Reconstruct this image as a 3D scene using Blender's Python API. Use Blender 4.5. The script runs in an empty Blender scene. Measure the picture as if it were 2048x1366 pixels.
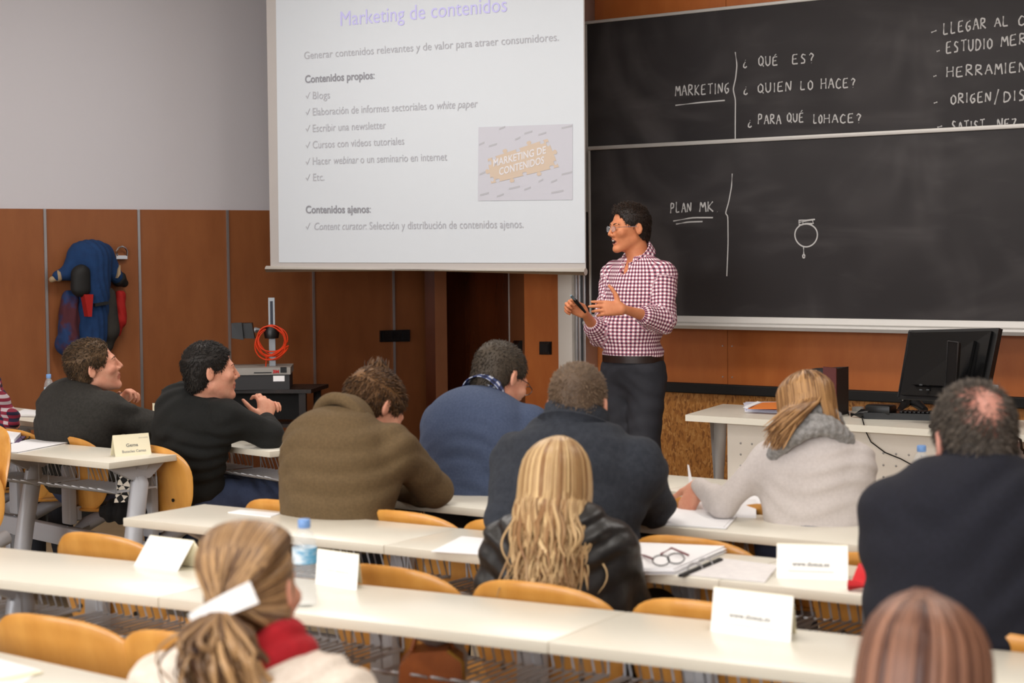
import bpy, bmesh, math, random
import numpy as np
from mathutils import Vector, Matrix

random.seed(7)
RNG = np.random.default_rng(7)
SC = bpy.context.scene
COL = SC.collection
PI = math.pi

# ------------------------------------------------------------------ camera, light, exposure
CAM_F, CAM_PITCH, CAM_ROLL, CAM_H, CAM_YAW = 3650.0, math.radians(2.88), math.radians(0.61), 1.54, math.radians(38)


def w2c(v):
    X, Y, Z = v
    x, y, z = math.cos(CAM_YAW) * X + math.sin(CAM_YAW) * Y, -Z, -math.sin(CAM_YAW) * X + math.cos(CAM_YAW) * Y
    c, s = math.cos(CAM_PITCH), math.sin(CAM_PITCH)
    y, z = c * y - s * z, s * y + c * z
    c, s = math.cos(CAM_ROLL), math.sin(CAM_ROLL)
    return (c * x + s * y, -s * x + c * y, z)


CM = np.array([w2c(e) for e in np.eye(3)]).T          # world -> camera (right, down, forward)
EYE = np.array([0.0, 0.0, CAM_H])
cam_data = bpy.data.cameras.new('camera')
cam = bpy.data.objects.new('camera', cam_data)
COL.objects.link(cam)
right, up, back = CM[0], -CM[1], -CM[2]
cam.matrix_world = Matrix(((right[0], up[0], back[0], 0), (right[1], up[1], back[1], 0), (right[2], up[2], back[2], CAM_H), (0, 0, 0, 1)))
cam_data.sensor_width = 36.0
cam_data.lens = CAM_F / 2048 * 36.0
cam_data.clip_start = 0.05
cam_data.clip_end = 60
cam_data.dof.use_dof = True
cam_data.dof.focus_distance = 8.6
cam_data.dof.aperture_fstop = 4.5
SC.camera = cam
SC.view_settings.view_transform = 'Standard'
SC.view_settings.look = 'None'
SC.view_settings.exposure = -0.32
SC.view_settings.gamma = 1.0
SC.view_settings.use_curve_mapping = False
try:
    SC.cycles.use_denoising = True
    SC.cycles.max_bounces = 6
    SC.cycles.transparent_max_bounces = 12
except Exception:
    pass
world = bpy.data.worlds.new('world')
SC.world = world
world.use_nodes = True
world.node_tree.nodes['Background'].inputs[0].default_value = (1.0, 0.96, 0.92, 1)
world.node_tree.nodes['Background'].inputs[1].default_value = 0.35


def ray(px, py):
    return CM.T @ np.array([(px - 1024) / CAM_F, (py - 683) / CAM_F, 1.0])


def at_z(px, py, z):                                    # point of the horizontal plane z seen at a pixel of the photo
    r = ray(px, py)
    return EYE + r * ((z - CAM_H) / r[2])


def at_Y(px, py, Y):                                    # point of a plane parallel to the front wall
    r = ray(px, py)
    return EYE + r * (Y / r[1])


def at_d(px, py, d):                                    # point at a depth
    return EYE + ray(px, py) * d


def on_plane(px, py, n, w):
    r = ray(px, py)
    return EYE + r * ((w - EYE @ n) / (r @ n))


# ------------------------------------------------------------------ materials
def lin(c):
    out = []
    for v in c:
        v = v / 255.0
        out.append(v / 12.92 if v <= 0.04045 else ((v + 0.055) / 1.055) ** 2.4)
    return tuple(out)


MATS = {}


def mat(name, col, rough=0.5, metal=0.0, col2=None, nscale=40.0, stretch=(1, 1, 1), bump=0.0, bscale=None, spec=0.5, detail=4.0,
        emit=0.0, alpha=1.0, trans=0.0, lo=0.35, hi=0.65, island=0.0, coat=0.0, sheen=0.0, ior=1.45):
    if name in MATS:
        return MATS[name]
    m = bpy.data.materials.new(name)
    m.use_nodes = True
    nt = m.node_tree
    b = nt.nodes['Principled BSDF']
    L = nt.links
    c = (*lin(col), 1)
    b.inputs['Base Color'].default_value = c
    b.inputs['Roughness'].default_value = rough
    b.inputs['Metallic'].default_value = metal
    b.inputs['Specular IOR Level'].default_value = spec
    b.inputs['IOR'].default_value = ior
    if coat:
        b.inputs['Coat Weight'].default_value = coat
        b.inputs['Coat Roughness'].default_value = 0.15
    if sheen:
        b.inputs['Sheen Weight'].default_value = sheen
        b.inputs['Sheen Roughness'].default_value = 0.5
    if trans:
        b.inputs['Transmission Weight'].default_value = trans
    if alpha < 1:
        b.inputs['Alpha'].default_value = alpha
    if emit:
        b.inputs['Emission Color'].default_value = c
        b.inputs['Emission Strength'].default_value = emit
    vec = None
    if col2 is not None or bump:
        tc = nt.nodes.new('ShaderNodeTexCoord')
        mp = nt.nodes.new('ShaderNodeMapping')
        mp.inputs['Scale'].default_value = stretch
        L.new(tc.outputs['Object'], mp.inputs['Vector'])
        vec = mp.outputs['Vector']
    if col2 is not None:
        n = nt.nodes.new('ShaderNodeTexNoise')
        n.inputs['Scale'].default_value = nscale
        n.inputs['Detail'].default_value = detail
        n.inputs['Roughness'].default_value = 0.6
        L.new(vec, n.inputs['Vector'])
        r = nt.nodes.new('ShaderNodeValToRGB')
        r.color_ramp.elements[0].position = lo
        r.color_ramp.elements[1].position = hi
        r.color_ramp.elements[0].color = c
        r.color_ramp.elements[1].color = (*lin(col2), 1)
        L.new(n.outputs['Fac'], r.inputs['Fac'])
        out = r.outputs['Color']
        if island:
            g = nt.nodes.new('ShaderNodeNewGeometry')
            mx = nt.nodes.new('ShaderNodeMix')
            mx.data_type = 'FLOAT'
            mx.inputs[0].default_value = island
            L.new(n.outputs['Fac'], mx.inputs[2])
            L.new(g.outputs['Random Per Island'], mx.inputs[3])
            L.new(mx.outputs[0], r.inputs['Fac'])
        L.new(out, b.inputs['Base Color'])
        if emit:
            L.new(out, b.inputs['Emission Color'])
    if bump:
        n2 = nt.nodes.new('ShaderNodeTexNoise')
        n2.inputs['Scale'].default_value = bscale or nscale
        n2.inputs['Detail'].default_value = detail
        L.new(vec, n2.inputs['Vector'])
        bp = nt.nodes.new('ShaderNodeBump')
        bp.inputs['Strength'].default_value = bump
        bp.inputs['Distance'].default_value = 0.01
        L.new(n2.outputs['Fac'], bp.inputs['Height'])
        L.new(bp.outputs['Normal'], b.inputs['Normal'])
    MATS[name] = m
    return m


def checker_cloth(name, cells, sx, sz, rough=0.8):
    """woven gingham: two stripe sets multiply; cells = (ground, one stripe, both) colours; sx, sz stripe pitch in metres."""
    if name in MATS:
        return MATS[name]
    m = bpy.data.materials.new(name)
    m.use_nodes = True
    nt = m.node_tree
    b = nt.nodes['Principled BSDF']
    b.inputs['Roughness'].default_value = rough
    L = nt.links
    uv = nt.nodes.new('ShaderNodeUVMap')
    sep = nt.nodes.new('ShaderNodeSeparateXYZ')
    L.new(uv.outputs['UV'], sep.inputs[0])

    def stripe(sock, pitch):
        a = nt.nodes.new('ShaderNodeMath'); a.operation = 'MULTIPLY'; a.inputs[1].default_value = 1 / pitch
        L.new(sock, a.inputs[0])
        f = nt.nodes.new('ShaderNodeMath'); f.operation = 'FRACT'
        L.new(a.outputs[0], f.inputs[0])
        g = nt.nodes.new('ShaderNodeMath'); g.operation = 'GREATER_THAN'; g.inputs[1].default_value = 0.5
        L.new(f.outputs[0], g.inputs[0])
        return g.outputs[0]
    s1, s2 = stripe(sep.outputs['X'], sx), stripe(sep.outputs['Y'], sz)
    ad = nt.nodes.new('ShaderNodeMath'); ad.operation = 'ADD'
    L.new(s1, ad.inputs[0]); L.new(s2, ad.inputs[1])
    dv = nt.nodes.new('ShaderNodeMath'); dv.operation = 'MULTIPLY'; dv.inputs[1].default_value = 0.45
    L.new(ad.outputs[0], dv.inputs[0])
    r = nt.nodes.new('ShaderNodeValToRGB')
    r.color_ramp.interpolation = 'CONSTANT'
    r.color_ramp.elements[0].color = (*lin(cells[0]), 1)
    e = r.color_ramp.elements.new(0.3); e.color = (*lin(cells[1]), 1)
    r.color_ramp.elements[-1].position = 0.75
    r.color_ramp.elements[-1].color = (*lin(cells[2]), 1)
    L.new(dv.outputs[0], r.inputs['Fac'])
    L.new(r.outputs['Color'], b.inputs['Base Color'])
    MATS[name] = m
    return m


# ------------------------------------------------------------------ mesh builder
def unit(v):
    v = np.asarray(v, float)
    return v / max(np.linalg.norm(v), 1e-9)


def basis(d):
    d = unit(d)
    a = np.array([0, 0, 1.0]) if abs(d[2]) < 0.9 else np.array([1.0, 0, 0])
    u = unit(np.cross(d, a))
    return u, np.cross(u, d)


class MB:
    def __init__(s):
        s.v, s.f, s.mi = [], [], []

    def add(s, verts, faces, mi=0):
        o = len(s.v)
        s.v.extend([tuple(map(float, p)) for p in verts])
        s.f.extend([tuple(i + o for i in f) for f in faces])
        s.mi.extend([mi] * len(faces))
        return s

    def box(s, c, size, bevel=0.0, R=None, mi=0, seg=2):
        bm = bmesh.new()
        bmesh.ops.create_cube(bm, size=1.0)
        for v in bm.verts:
            v.co = Vector((v.co.x * size[0], v.co.y * size[1], v.co.z * size[2]))
        if bevel:
            bmesh.ops.bevel(bm, geom=bm.edges[:], offset=bevel, segments=seg, affect='EDGES', profile=0.5)
        bm.verts.index_update()
        P = np.array([v.co[:] for v in bm.verts])
        F = [[v.index for v in f.verts] for f in bm.faces]
        bm.free()
        if R is not None:
            P = P @ np.asarray(R).T
        return s.add(P + np.asarray(c, float), F, mi)

    def tube(s, pts, r, n=8, mi=0, cap=True, flat=None):
        pts = [np.asarray(p, float) for p in pts]
        m = len(pts)
        rr = [r] * m if np.isscalar(r) else list(r)
        V, F = [], []
        u = None
        for i, p in enumerate(pts):
            d = unit(pts[min(i + 1, m - 1)] - pts[max(i - 1, 0)])
            if u is None:
                u, w = basis(d)
            else:
                u = unit(u - d * (u @ d)); w = np.cross(d, u)
            for k in range(n):
                a = 2 * PI * k / n
                V.append(p + (u * math.cos(a) + w * math.sin(a)) * rr[i])
        for i in range(m - 1):
            for k in range(n):
                F.append((i * n + k, i * n + (k + 1) % n, (i + 1) * n + (k + 1) % n, (i + 1) * n + k))
        if cap:
            F.append(tuple(range(n))[::-1]); F.append(tuple((m - 1) * n + k for k in range(n)))
        return s.add(V, F, mi)

    def lathe(s, prof, c=(0, 0, 0), n=24, mi=0, R=None, cap=True):
        V, F = [], []
        for r, z in prof:
            for k in range(n):
                a = 2 * PI * k / n
                V.append((r * math.cos(a), r * math.sin(a), z))
        m = len(prof)
        for i in range(m - 1):
            for k in range(n):
                F.append((i * n + k, i * n + (k + 1) % n, (i + 1) * n + (k + 1) % n, (i + 1) * n + k))
        if cap:
            F.append(tuple(range(n))[::-1]); F.append(tuple((m - 1) * n + k for k in range(n)))
        V = np.array(V)
        if R is not None:
            V = V @ np.asarray(R).T
        return s.add(V + np.asarray(c, float), F, mi)

    def prism(s, poly, d, mi=0):
        """poly: 3D ring; d: extrusion vector"""
        n = len(poly)
        P = [np.asarray(p, float) for p in poly]
        V = P + [p + np.asarray(d, float) for p in P]
        F = [tuple(range(n))[::-1], tuple(n + i for i in range(n))] + [(i, (i + 1) % n, n + (i + 1) % n, n + i) for i in range(n)]
        return s.add(V, F, mi)

    def quad(s, a, b, c, d, mi=0):
        return s.add([a, b, c, d], [(0, 1, 2, 3)], mi)

    def slab(s, a, b, c, d, t, mi=0):
        """thick quad: corners a b c d (top), thickness vector t"""
        return s.prism([a, b, c, d], t, mi)

    def sheet(s, nu, nv, fn, th=None, mi=0):
        """grid surface fn(u,v) u,v in 0..1; th = thickness along the normals"""
        P = np.array([[fn(i / nu, j / nv) for i in range(nu + 1)] for j in range(nv + 1)], float)
        W = nu + 1
        F = [(j * W + i, j * W + i + 1, (j + 1) * W + i + 1, (j + 1) * W + i) for j in range(nv) for i in range(nu)]
        if th is None:
            return s.add(P.reshape(-1, 3), F, mi)
        du = np.gradient(P, axis=1); dv = np.gradient(P, axis=0)
        N = np.cross(du, dv); N /= np.maximum(np.linalg.norm(N, axis=2, keepdims=True), 1e-9)
        A = (P + N * th / 2).reshape(-1, 3); B = (P - N * th / 2).reshape(-1, 3)
        o = len(A)
        G = list(F) + [tuple(o + i for i in f[::-1]) for f in F]
        ring = [(0, i) for i in range(nu)] + [(j, nu) for j in range(nv)] + [(nv, i) for i in range(nu, 0, -1)] + [(j, 0) for j in range(nv, 0, -1)]
        idx = [j * W + i for j, i in ring]
        for q in range(len(idx)):
            a, b = idx[q], idx[(q + 1) % len(idx)]
            G.append((a, a + o, b + o, b))
        return s.add(np.vstack([A, B]), G, mi)

    def disc(s, outline, surf, th, rings=6, mi=0):
        """shell: outline [(a,b)...] in a plane, surf(a,b)->3D point; thickness th"""
        n = len(outline)
        pts = [(0.0, 0.0)]
        for r in range(1, rings + 1):
            q = r / rings
            pts += [(a * q, b * q) for a, b in outline]
        P = np.array([surf(a, b) for a, b in pts], float)
        e = 1e-3
        Pa = np.array([surf(a + e, b) for a, b in pts]); Pb = np.array([surf(a, b + e) for a, b in pts])
        N = np.cross(Pa - P, Pb - P); N /= np.maximum(np.linalg.norm(N, axis=1, keepdims=True), 1e-12)
        F = []
        for k in range(n):
            F.append((0, 1 + k, 1 + (k + 1) % n))
        for r in range(1, rings):
            o1, o2 = 1 + (r - 1) * n, 1 + r * n
            for k in range(n):
                F.append((o1 + k, o2 + k, o2 + (k + 1) % n, o1 + (k + 1) % n))
        A, B = P + N * th / 2, P - N * th / 2
        o = len(P)
        G = F + [tuple(i + o for i in f[::-1]) for f in F]
        # rounded rim: a mid ring pushed outwards
        last = 1 + (rings - 1) * n
        rim = len(A) + len(B)
        C = P[last:last + n]
        cen = P[0]
        out = C - cen
        out -= N[last:last + n] * (out * N[last:last + n]).sum(1, keepdims=True)
        out /= np.maximum(np.linalg.norm(out, axis=1, keepdims=True), 1e-9)
        M = C + out * th * 0.5
        for k in range(n):
            k2 = (k + 1) % n
            G.append((last + k, rim + k, rim + k2, last + k2))
            G.append((rim + k, o + last + k, o + last + k2, rim + k2))
        return s.add(np.vstack([A, B, M]), G, mi)


def setp(o, label=None, cat=None, group=None, kind=None):
    if label: o['label'] = label
    if cat: o['category'] = cat
    if group: o['group'] = group
    if kind: o['kind'] = kind
    return o


def thing(name, label, cat, loc=(0, 0, 0), rz=0.0, group=None):
    o = bpy.data.objects.new(name, None)
    o.empty_display_size = 0.1
    COL.objects.link(o)
    o.location = tuple(map(float, loc))
    o.rotation_euler = (0, 0, rz)
    return setp(o, label, cat, group)


def root_matrix(o):
    M = Matrix.Translation(o.location) @ o.rotation_euler.to_matrix().to_4x4()
    return root_matrix(o.parent) @ M if o.parent else M


def mesh_obj(name, V, F, mats, parent=None, mi=None, smooth=None, world=False, loc=None):
    V = np.asarray(V, float).reshape(-1, 3)
    if world and parent is not None:
        Mi = np.array(root_matrix(parent).inverted())
        V = V @ Mi[:3, :3].T + Mi[:3, 3]
    if loc is not None:
        V = V - np.asarray(loc, float)
    me = bpy.data.meshes.new(name)
    me.from_pydata(V.tolist(), [], [tuple(map(int, f)) for f in F])
    for m in (mats if isinstance(mats, (list, tuple)) else [mats]):
        me.materials.append(m)
    if mi is not None and any(mi):
        me.polygons.foreach_set('material_index', np.asarray(mi, np.int32))
    if smooth is True:
        me.polygons.foreach_set('use_smooth', np.ones(len(me.polygons), bool))
    elif smooth is not None and smooth > 0:
        me.polygons.foreach_set('use_smooth', np.ones(len(me.polygons), bool))
        me.set_sharp_from_angle(angle=math.radians(smooth))
    me.update()
    o = bpy.data.objects.new(name, me)
    COL.objects.link(o)
    if parent is not None:
        o.parent = parent
    if loc is not None:
        o.location = tuple(map(float, loc))
    return o


def part(name, mb, m, parent, world=False, smooth=35, label=None):
    o = mesh_obj(name, mb.v, mb.f, m, parent, mb.mi, smooth, world)
    if label: o['label'] = label
    return o


def solo(name, mb, m, label, cat, group=None, smooth=35, loc=None):
    """a thing that is one mesh, in world coordinates; its origin at the base of its points"""
    V = np.array(mb.v)
    if loc is None:
        loc = ((V[:, 0].min() + V[:, 0].max()) / 2, (V[:, 1].min() + V[:, 1].max()) / 2, V[:, 2].min())
    return setp(mesh_obj(name, mb.v, mb.f, m, None, mb.mi, smooth, False, loc), label, cat, group)


def structure(name, mb, m, parent=None, smooth=None):
    o = mesh_obj(name, mb.v, mb.f, m, parent, mb.mi, smooth)
    o['kind'] = 'structure'
    return o


def dup(root, loc, rz, label, group=None):
    r = root.copy(); COL.objects.link(r)
    r.location = tuple(map(float, loc)); r.rotation_euler = (0, 0, rz)
    r['label'] = label
    if group: r['group'] = group
    for ch in list(root.children):
        c = ch.copy(); COL.objects.link(c); c.parent = r
        for g in list(ch.children):
            d = g.copy(); COL.objects.link(d); d.parent = c
    return r


# ------------------------------------------------------------------ text
def text_mesh(txt, bold=0.0, shear=0.0):
    cu = bpy.data.curves.new('lettering', 'FONT')
    cu.body = txt
    cu.offset = bold
    cu.shear = shear
    cu.resolution_u = 3
    o = bpy.data.objects.new('lettering', cu)
    COL.objects.link(o)
    dg = bpy.context.evaluated_depsgraph_get()
    me = bpy.data.meshes.new_from_object(o.evaluated_get(dg))
    V = np.empty(len(me.vertices) * 3); me.vertices.foreach_get('co', V)
    F = [tuple(p.vertices) for p in me.polygons]
    bpy.data.objects.remove(o); bpy.data.curves.remove(cu); bpy.data.meshes.remove(me)
    return V.reshape(-1, 3), F


def text_runs(runs):
    """[(text, bold, shear)] set one after the other on one line"""
    VV, FF, x = [], [], 0.0
    for t, b, sh in runs:
        V, F = text_mesh(t, b, sh)
        o = sum(len(v) for v in VV)
        V = V.copy()
        # advance by measuring with a marker glyph
        W, _ = text_mesh(t + '|', b, 0)
        B, _ = text_mesh('|', b, 0)
        adv = W[:, 0].max() - B[:, 0].max()
        V[:, 0] += x
        x += adv
        VV.append(V); FF += [tuple(i + o for i in f) for f in F]
    return np.vstack(VV), FF


def text_on(runs, p0, p1, upv, nrm, m, parent, height=None, off=0.0025, name='lettering'):
    """text from p0 to p1 (baseline, world), capitals `height` tall along upv, a hair in front of the surface"""
    if isinstance(runs, str): runs = [(runs, 0, 0)]
    V, F = text_runs(runs)
    p0, p1 = np.asarray(p0, float), np.asarray(p1, float)
    x0, x1 = V[:, 0].min(), V[:, 0].max()
    ex = (p1 - p0) / (x1 - x0)
    ey = unit(upv) * (height / 0.72 if height else np.linalg.norm(ex))
    P = p0 + np.outer(V[:, 0] - x0, ex) + np.outer(V[:, 1], ey) + np.asarray(nrm) * off
    return mesh_obj(name, P, F, m, parent, None, None, world=True)
# ------------------------------------------------------------------ soft bodies: distance field on a grid, meshed by surface nets
class Vol:
    def __init__(s, lo, hi, h):
        s.h = h
        s.lo = np.asarray(lo, float)
        s.n = np.maximum(np.ceil((np.asarray(hi, float) - s.lo) / h).astype(int) + 1, 4)
        s.v = np.full(tuple(s.n), 0.3, np.float32)

    def grid(s, blo, bhi):
        a = np.clip(np.floor((np.asarray(blo) - s.lo) / s.h).astype(int), 0, s.n - 1)
        b = np.clip(np.ceil((np.asarray(bhi) - s.lo) / s.h).astype(int) + 1, 1, s.n)
        if (b <= a).any():
            return None
        sl = tuple(slice(i, j) for i, j in zip(a, b))
        ax = [(s.lo[i] + s.h * np.arange(a[i], b[i])).astype(np.float32) for i in range(3)]
        return sl, ax[0][:, None, None], ax[1][None, :, None], ax[2][None, None, :]

    def _mix(s, sl, d, k, op):
        v = s.v[sl]
        if op == 'add':
            if k > 0:
                h = np.clip(0.5 + 0.5 * (v - d) / k, 0, 1)
                s.v[sl] = v * (1 - h) + d * h - k * h * (1 - h)
            else:
                s.v[sl] = np.minimum(v, d)
        elif op == 'sub':
            if k > 0:
                h = np.clip(0.5 - 0.5 * (v + d) / k, 0, 1)
                s.v[sl] = v * (1 - h) - d * h + k * h * (1 - h)
            else:
                s.v[sl] = np.maximum(v, -d)
        elif op == 'cut':
            s.v[sl] = np.maximum(v, d)

    def cap(s, a, b, r1, r2=None, k=0.02, op='add'):
        r2 = r1 if r2 is None else r2
        a, b = np.asarray(a, float), np.asarray(b, float)
        m = max(r1, r2) + k + 3 * s.h
        g = s.grid(np.minimum(a, b) - m, np.maximum(a, b) + m)
        if g is None: return s
        sl, x, y, z = g
        ba = b - a
        t = np.clip(((x - a[0]) * ba[0] + (y - a[1]) * ba[1] + (z - a[2]) * ba[2]) / max(ba @ ba, 1e-9), 0, 1)
        d = np.sqrt((x - a[0] - ba[0] * t) ** 2 + (y - a[1] - ba[1] * t) ** 2 + (z - a[2] - ba[2] * t) ** 2) - (r1 + (r2 - r1) * t)
        s._mix(sl, d, k, op)
        return s

    def ell(s, c, r, R=None, k=0.02, op='add'):
        c, r = np.asarray(c, float), np.asarray(r, float)
        m = max(r) + k + 3 * s.h
        g = s.grid(c - m, c + m)
        if g is None: return s
        sl, x, y, z = g
        R = np.eye(3) if R is None else np.asarray(R)
        x, y, z = x - c[0], y - c[1], z - c[2]
        q = [x * R[0, i] + y * R[1, i] + z * R[2, i] for i in range(3)]
        k0 = np.sqrt(sum((q[i] / r[i]) ** 2 for i in range(3)))
        k1 = np.sqrt(sum((q[i] / r[i] ** 2) ** 2 for i in range(3)))
        d = k0 * (k0 - 1) / np.maximum(k1, 1e-6)
        s._mix(sl, d, k, op)
        return s

    def box(s, c, hs, R=None, rnd=0.01, k=0.01, op='add'):
        c, hs = np.asarray(c, float), np.asarray(hs, float)
        m = np.linalg.norm(hs) + rnd + k + 3 * s.h
        g = s.grid(c - m, c + m)
        if g is None: return s
        sl, x, y, z = g
        R = np.eye(3) if R is None else np.asarray(R)
        x, y, z = x - c[0], y - c[1], z - c[2]
        q = [np.abs(x * R[0, i] + y * R[1, i] + z * R[2, i]) - hs[i] + rnd for i in range(3)]
        d = np.sqrt(sum(np.maximum(t, 0) ** 2 for t in q)) + np.minimum(np.maximum(q[0], np.maximum(q[1], q[2])), 0) - rnd
        s._mix(sl, d, k, op)
        return s

    def plane(s, p, n):
        """keep the side the normal points away from"""
        g = s.grid(s.lo, s.lo + s.n * s.h)
        sl, x, y, z = g
        n = unit(n)
        s._mix(sl, (x - p[0]) * n[0] + (y - p[1]) * n[1] + (z - p[2]) * n[2], 0, 'cut')
        return s

    def ripple(s, amp, lam, dirs, seed=0, mask=None):
        """cloth folds: warped ridges along the given directions"""
        g = s.grid(s.lo, s.lo + s.n * s.h)
        sl, x, y, z = g
        rs = np.random.default_rng(seed)
        for d in dirs:
            d = unit(d)
            p = rs.uniform(0, 6, 6)
            w = 0.022 * np.sin(x * 17 + p[0]) + 0.022 * np.sin(y * 19 + p[1]) + 0.02 * np.sin(z * 15 + p[2])
            m = np.clip(0.35 + 0.5 * np.sin(x * 9 + p[3]) + 0.5 * np.sin(y * 8 + p[4]) + 0.5 * np.sin(z * 10 + p[5]), 0, 1)
            a = 2 * PI / lam
            ph = a * (x * d[0] + y * d[1] + z * d[2] + w)
            r = 0.75 * np.sin(ph) + 0.55 * (1 - 2 * np.abs(np.sin(ph * 0.5 + p[0])))
            if mask is not None:
                m = m * mask(x, y, z)
            s.v += (amp * m * r).astype(np.float32)
        return s

    def mesh(s):
        v = s.v
        ins = v < 0
        nx, ny, nz = v.shape
        cnt = np.zeros((nx - 1, ny - 1, nz - 1), np.int8)
        off = [(i, j, k) for i in (0, 1) for j in (0, 1) for k in (0, 1)]
        for i, j, k in off:
            cnt += ins[i:nx - 1 + i, j:ny - 1 + j, k:nz - 1 + k]
        idx = np.argwhere((cnt > 0) & (cnt < 8))
        if len(idx) == 0:
            return np.zeros((0, 3)), np.zeros((0, 4), int)
        cid = np.full(cnt.shape, -1, np.int32)
        cid[idx[:, 0], idx[:, 1], idx[:, 2]] = np.arange(len(idx))
        cv = np.stack([v[idx[:, 0] + i, idx[:, 1] + j, idx[:, 2] + k] for i, j, k in off], 1)
        acc = np.zeros((len(idx), 3)); num = np.zeros(len(idx))
        O = np.array(off, float)
        for a in range(8):
            for b in range(a + 1, 8):
                if abs(O[a] - O[b]).sum() != 1: continue
                m = (cv[:, a] < 0) != (cv[:, b] < 0)
                t = cv[m, a] / (cv[m, a] - cv[m, b])
                acc[m] += O[a] + (O[b] - O[a]) * t[:, None]
                num[m] += 1
        P = s.lo + s.h * (idx + acc / num[:, None])
        Q = []
        for ax in range(3):
            e1, e2 = [(1, 2), (2, 0), (0, 1)][ax]
            sa = [slice(None)] * 3; sb = [slice(None)] * 3
            sa[ax] = slice(0, -1); sb[ax] = slice(1, None)
            A, B = ins[tuple(sa)], ins[tuple(sb)]
            e = np.argwhere(A != B)
            ok = (e[:, e1] > 0) & (e[:, e2] > 0) & (e[:, e1] < v.shape[e1] - 1) & (e[:, e2] < v.shape[e2] - 1)
            e = e[ok]
            if len(e) == 0: continue
            fl = A[e[:, 0], e[:, 1], e[:, 2]]
            c = []
            for d1, d2 in ((1, 1), (0, 1), (0, 0), (1, 0)):
                f = e.copy(); f[:, e1] -= d1; f[:, e2] -= d2
                c.append(cid[f[:, 0], f[:, 1], f[:, 2]])
            c = np.stack(c, 1)
            c[~fl] = c[~fl][:, ::-1]
            Q.append(c)
        Q = np.vstack(Q)
        Q = Q[(Q >= 0).all(1)][:, ::-1] if False else Q[(Q >= 0).all(1)]
        return P, Q


def smooth_verts(P, Q, it=1, lam=0.5):
    n = len(P)
    a = np.concatenate([Q[:, i] for i in range(4)]); b = np.concatenate([Q[:, (i + 1) % 4] for i in range(4)])
    for _ in range(it):
        S = np.zeros_like(P); c = np.zeros(n)
        for k in range(3):
            S[:, k] = np.bincount(a, weights=P[b, k], minlength=n) + np.bincount(b, weights=P[a, k], minlength=n)
        c = np.bincount(a, minlength=n) + np.bincount(b, minlength=n)
        P = P + lam * (S / np.maximum(c, 1)[:, None] - P)
    return P


def quad_obj(name, P, Q, mats, parent=None, loc=None, mi=None, uv=None):
    me = bpy.data.meshes.new(name)
    V = np.asarray(P, np.float32)
    if parent is not None:
        Mi = np.array(root_matrix(parent).inverted())
        V = (V @ Mi[:3, :3].T + Mi[:3, 3]).astype(np.float32)
    if loc is not None:
        V = (V - np.asarray(loc, np.float32))
    me.vertices.add(len(V)); me.vertices.foreach_set('co', V.ravel())
    me.loops.add(len(Q) * 4); me.loops.foreach_set('vertex_index', Q.astype(np.int32).ravel())
    me.polygons.add(len(Q)); me.polygons.foreach_set('loop_start', np.arange(0, len(Q) * 4, 4, dtype=np.int32))
    for m in (mats if isinstance(mats, (list, tuple)) else [mats]):
        me.materials.append(m)
    if mi is not None:
        me.polygons.foreach_set('material_index', np.asarray(mi, np.int32))
    me.polygons.foreach_set('use_smooth', np.ones(len(Q), bool))
    if uv is not None:
        l = me.uv_layers.new(name='UVMap')
        l.data.foreach_set('uv', np.asarray(uv, np.float32)[Q.ravel()].ravel())
    me.update(calc_edges=True)
    me.validate()
    o = bpy.data.objects.new(name, me)
    COL.objects.link(o)
    if parent is not None: o.parent = parent
    if loc is not None: o.location = tuple(map(float, loc))
    return o
# ------------------------------------------------------------------ palette
M_plaster = mat('grey_plaster', (196, 193, 197), 0.85, bump=0.05, bscale=60)
M_wood = mat('brown_veneer', (130, 77, 44), 0.42, col2=(142, 87, 51), nscale=9, stretch=(1, 1, 0.35), spec=0.45, lo=0.3, hi=0.7)
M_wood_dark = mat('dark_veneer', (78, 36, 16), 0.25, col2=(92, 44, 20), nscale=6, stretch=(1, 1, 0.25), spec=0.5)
M_wood_lit = mat('orange_veneer', (170, 92, 38), 0.45, col2=(180, 102, 46), nscale=9, stretch=(1, 1, 0.35))
M_alu = mat('aluminium', (190, 190, 192), 0.35, metal=0.85)
M_alu_soft = mat('satin_aluminium', (206, 203, 198), 0.45, metal=0.35)
M_white_paint = mat('off_white_paint', (214, 206, 196), 0.5)
M_black = mat('black_plastic', (14, 14, 15), 0.35)
M_black_matt = mat('matt_black', (16, 15, 14), 0.7)
M_floor = mat('vinyl_floor', (150, 132, 104), 0.5, col2=(132, 114, 88), nscale=3)

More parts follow.
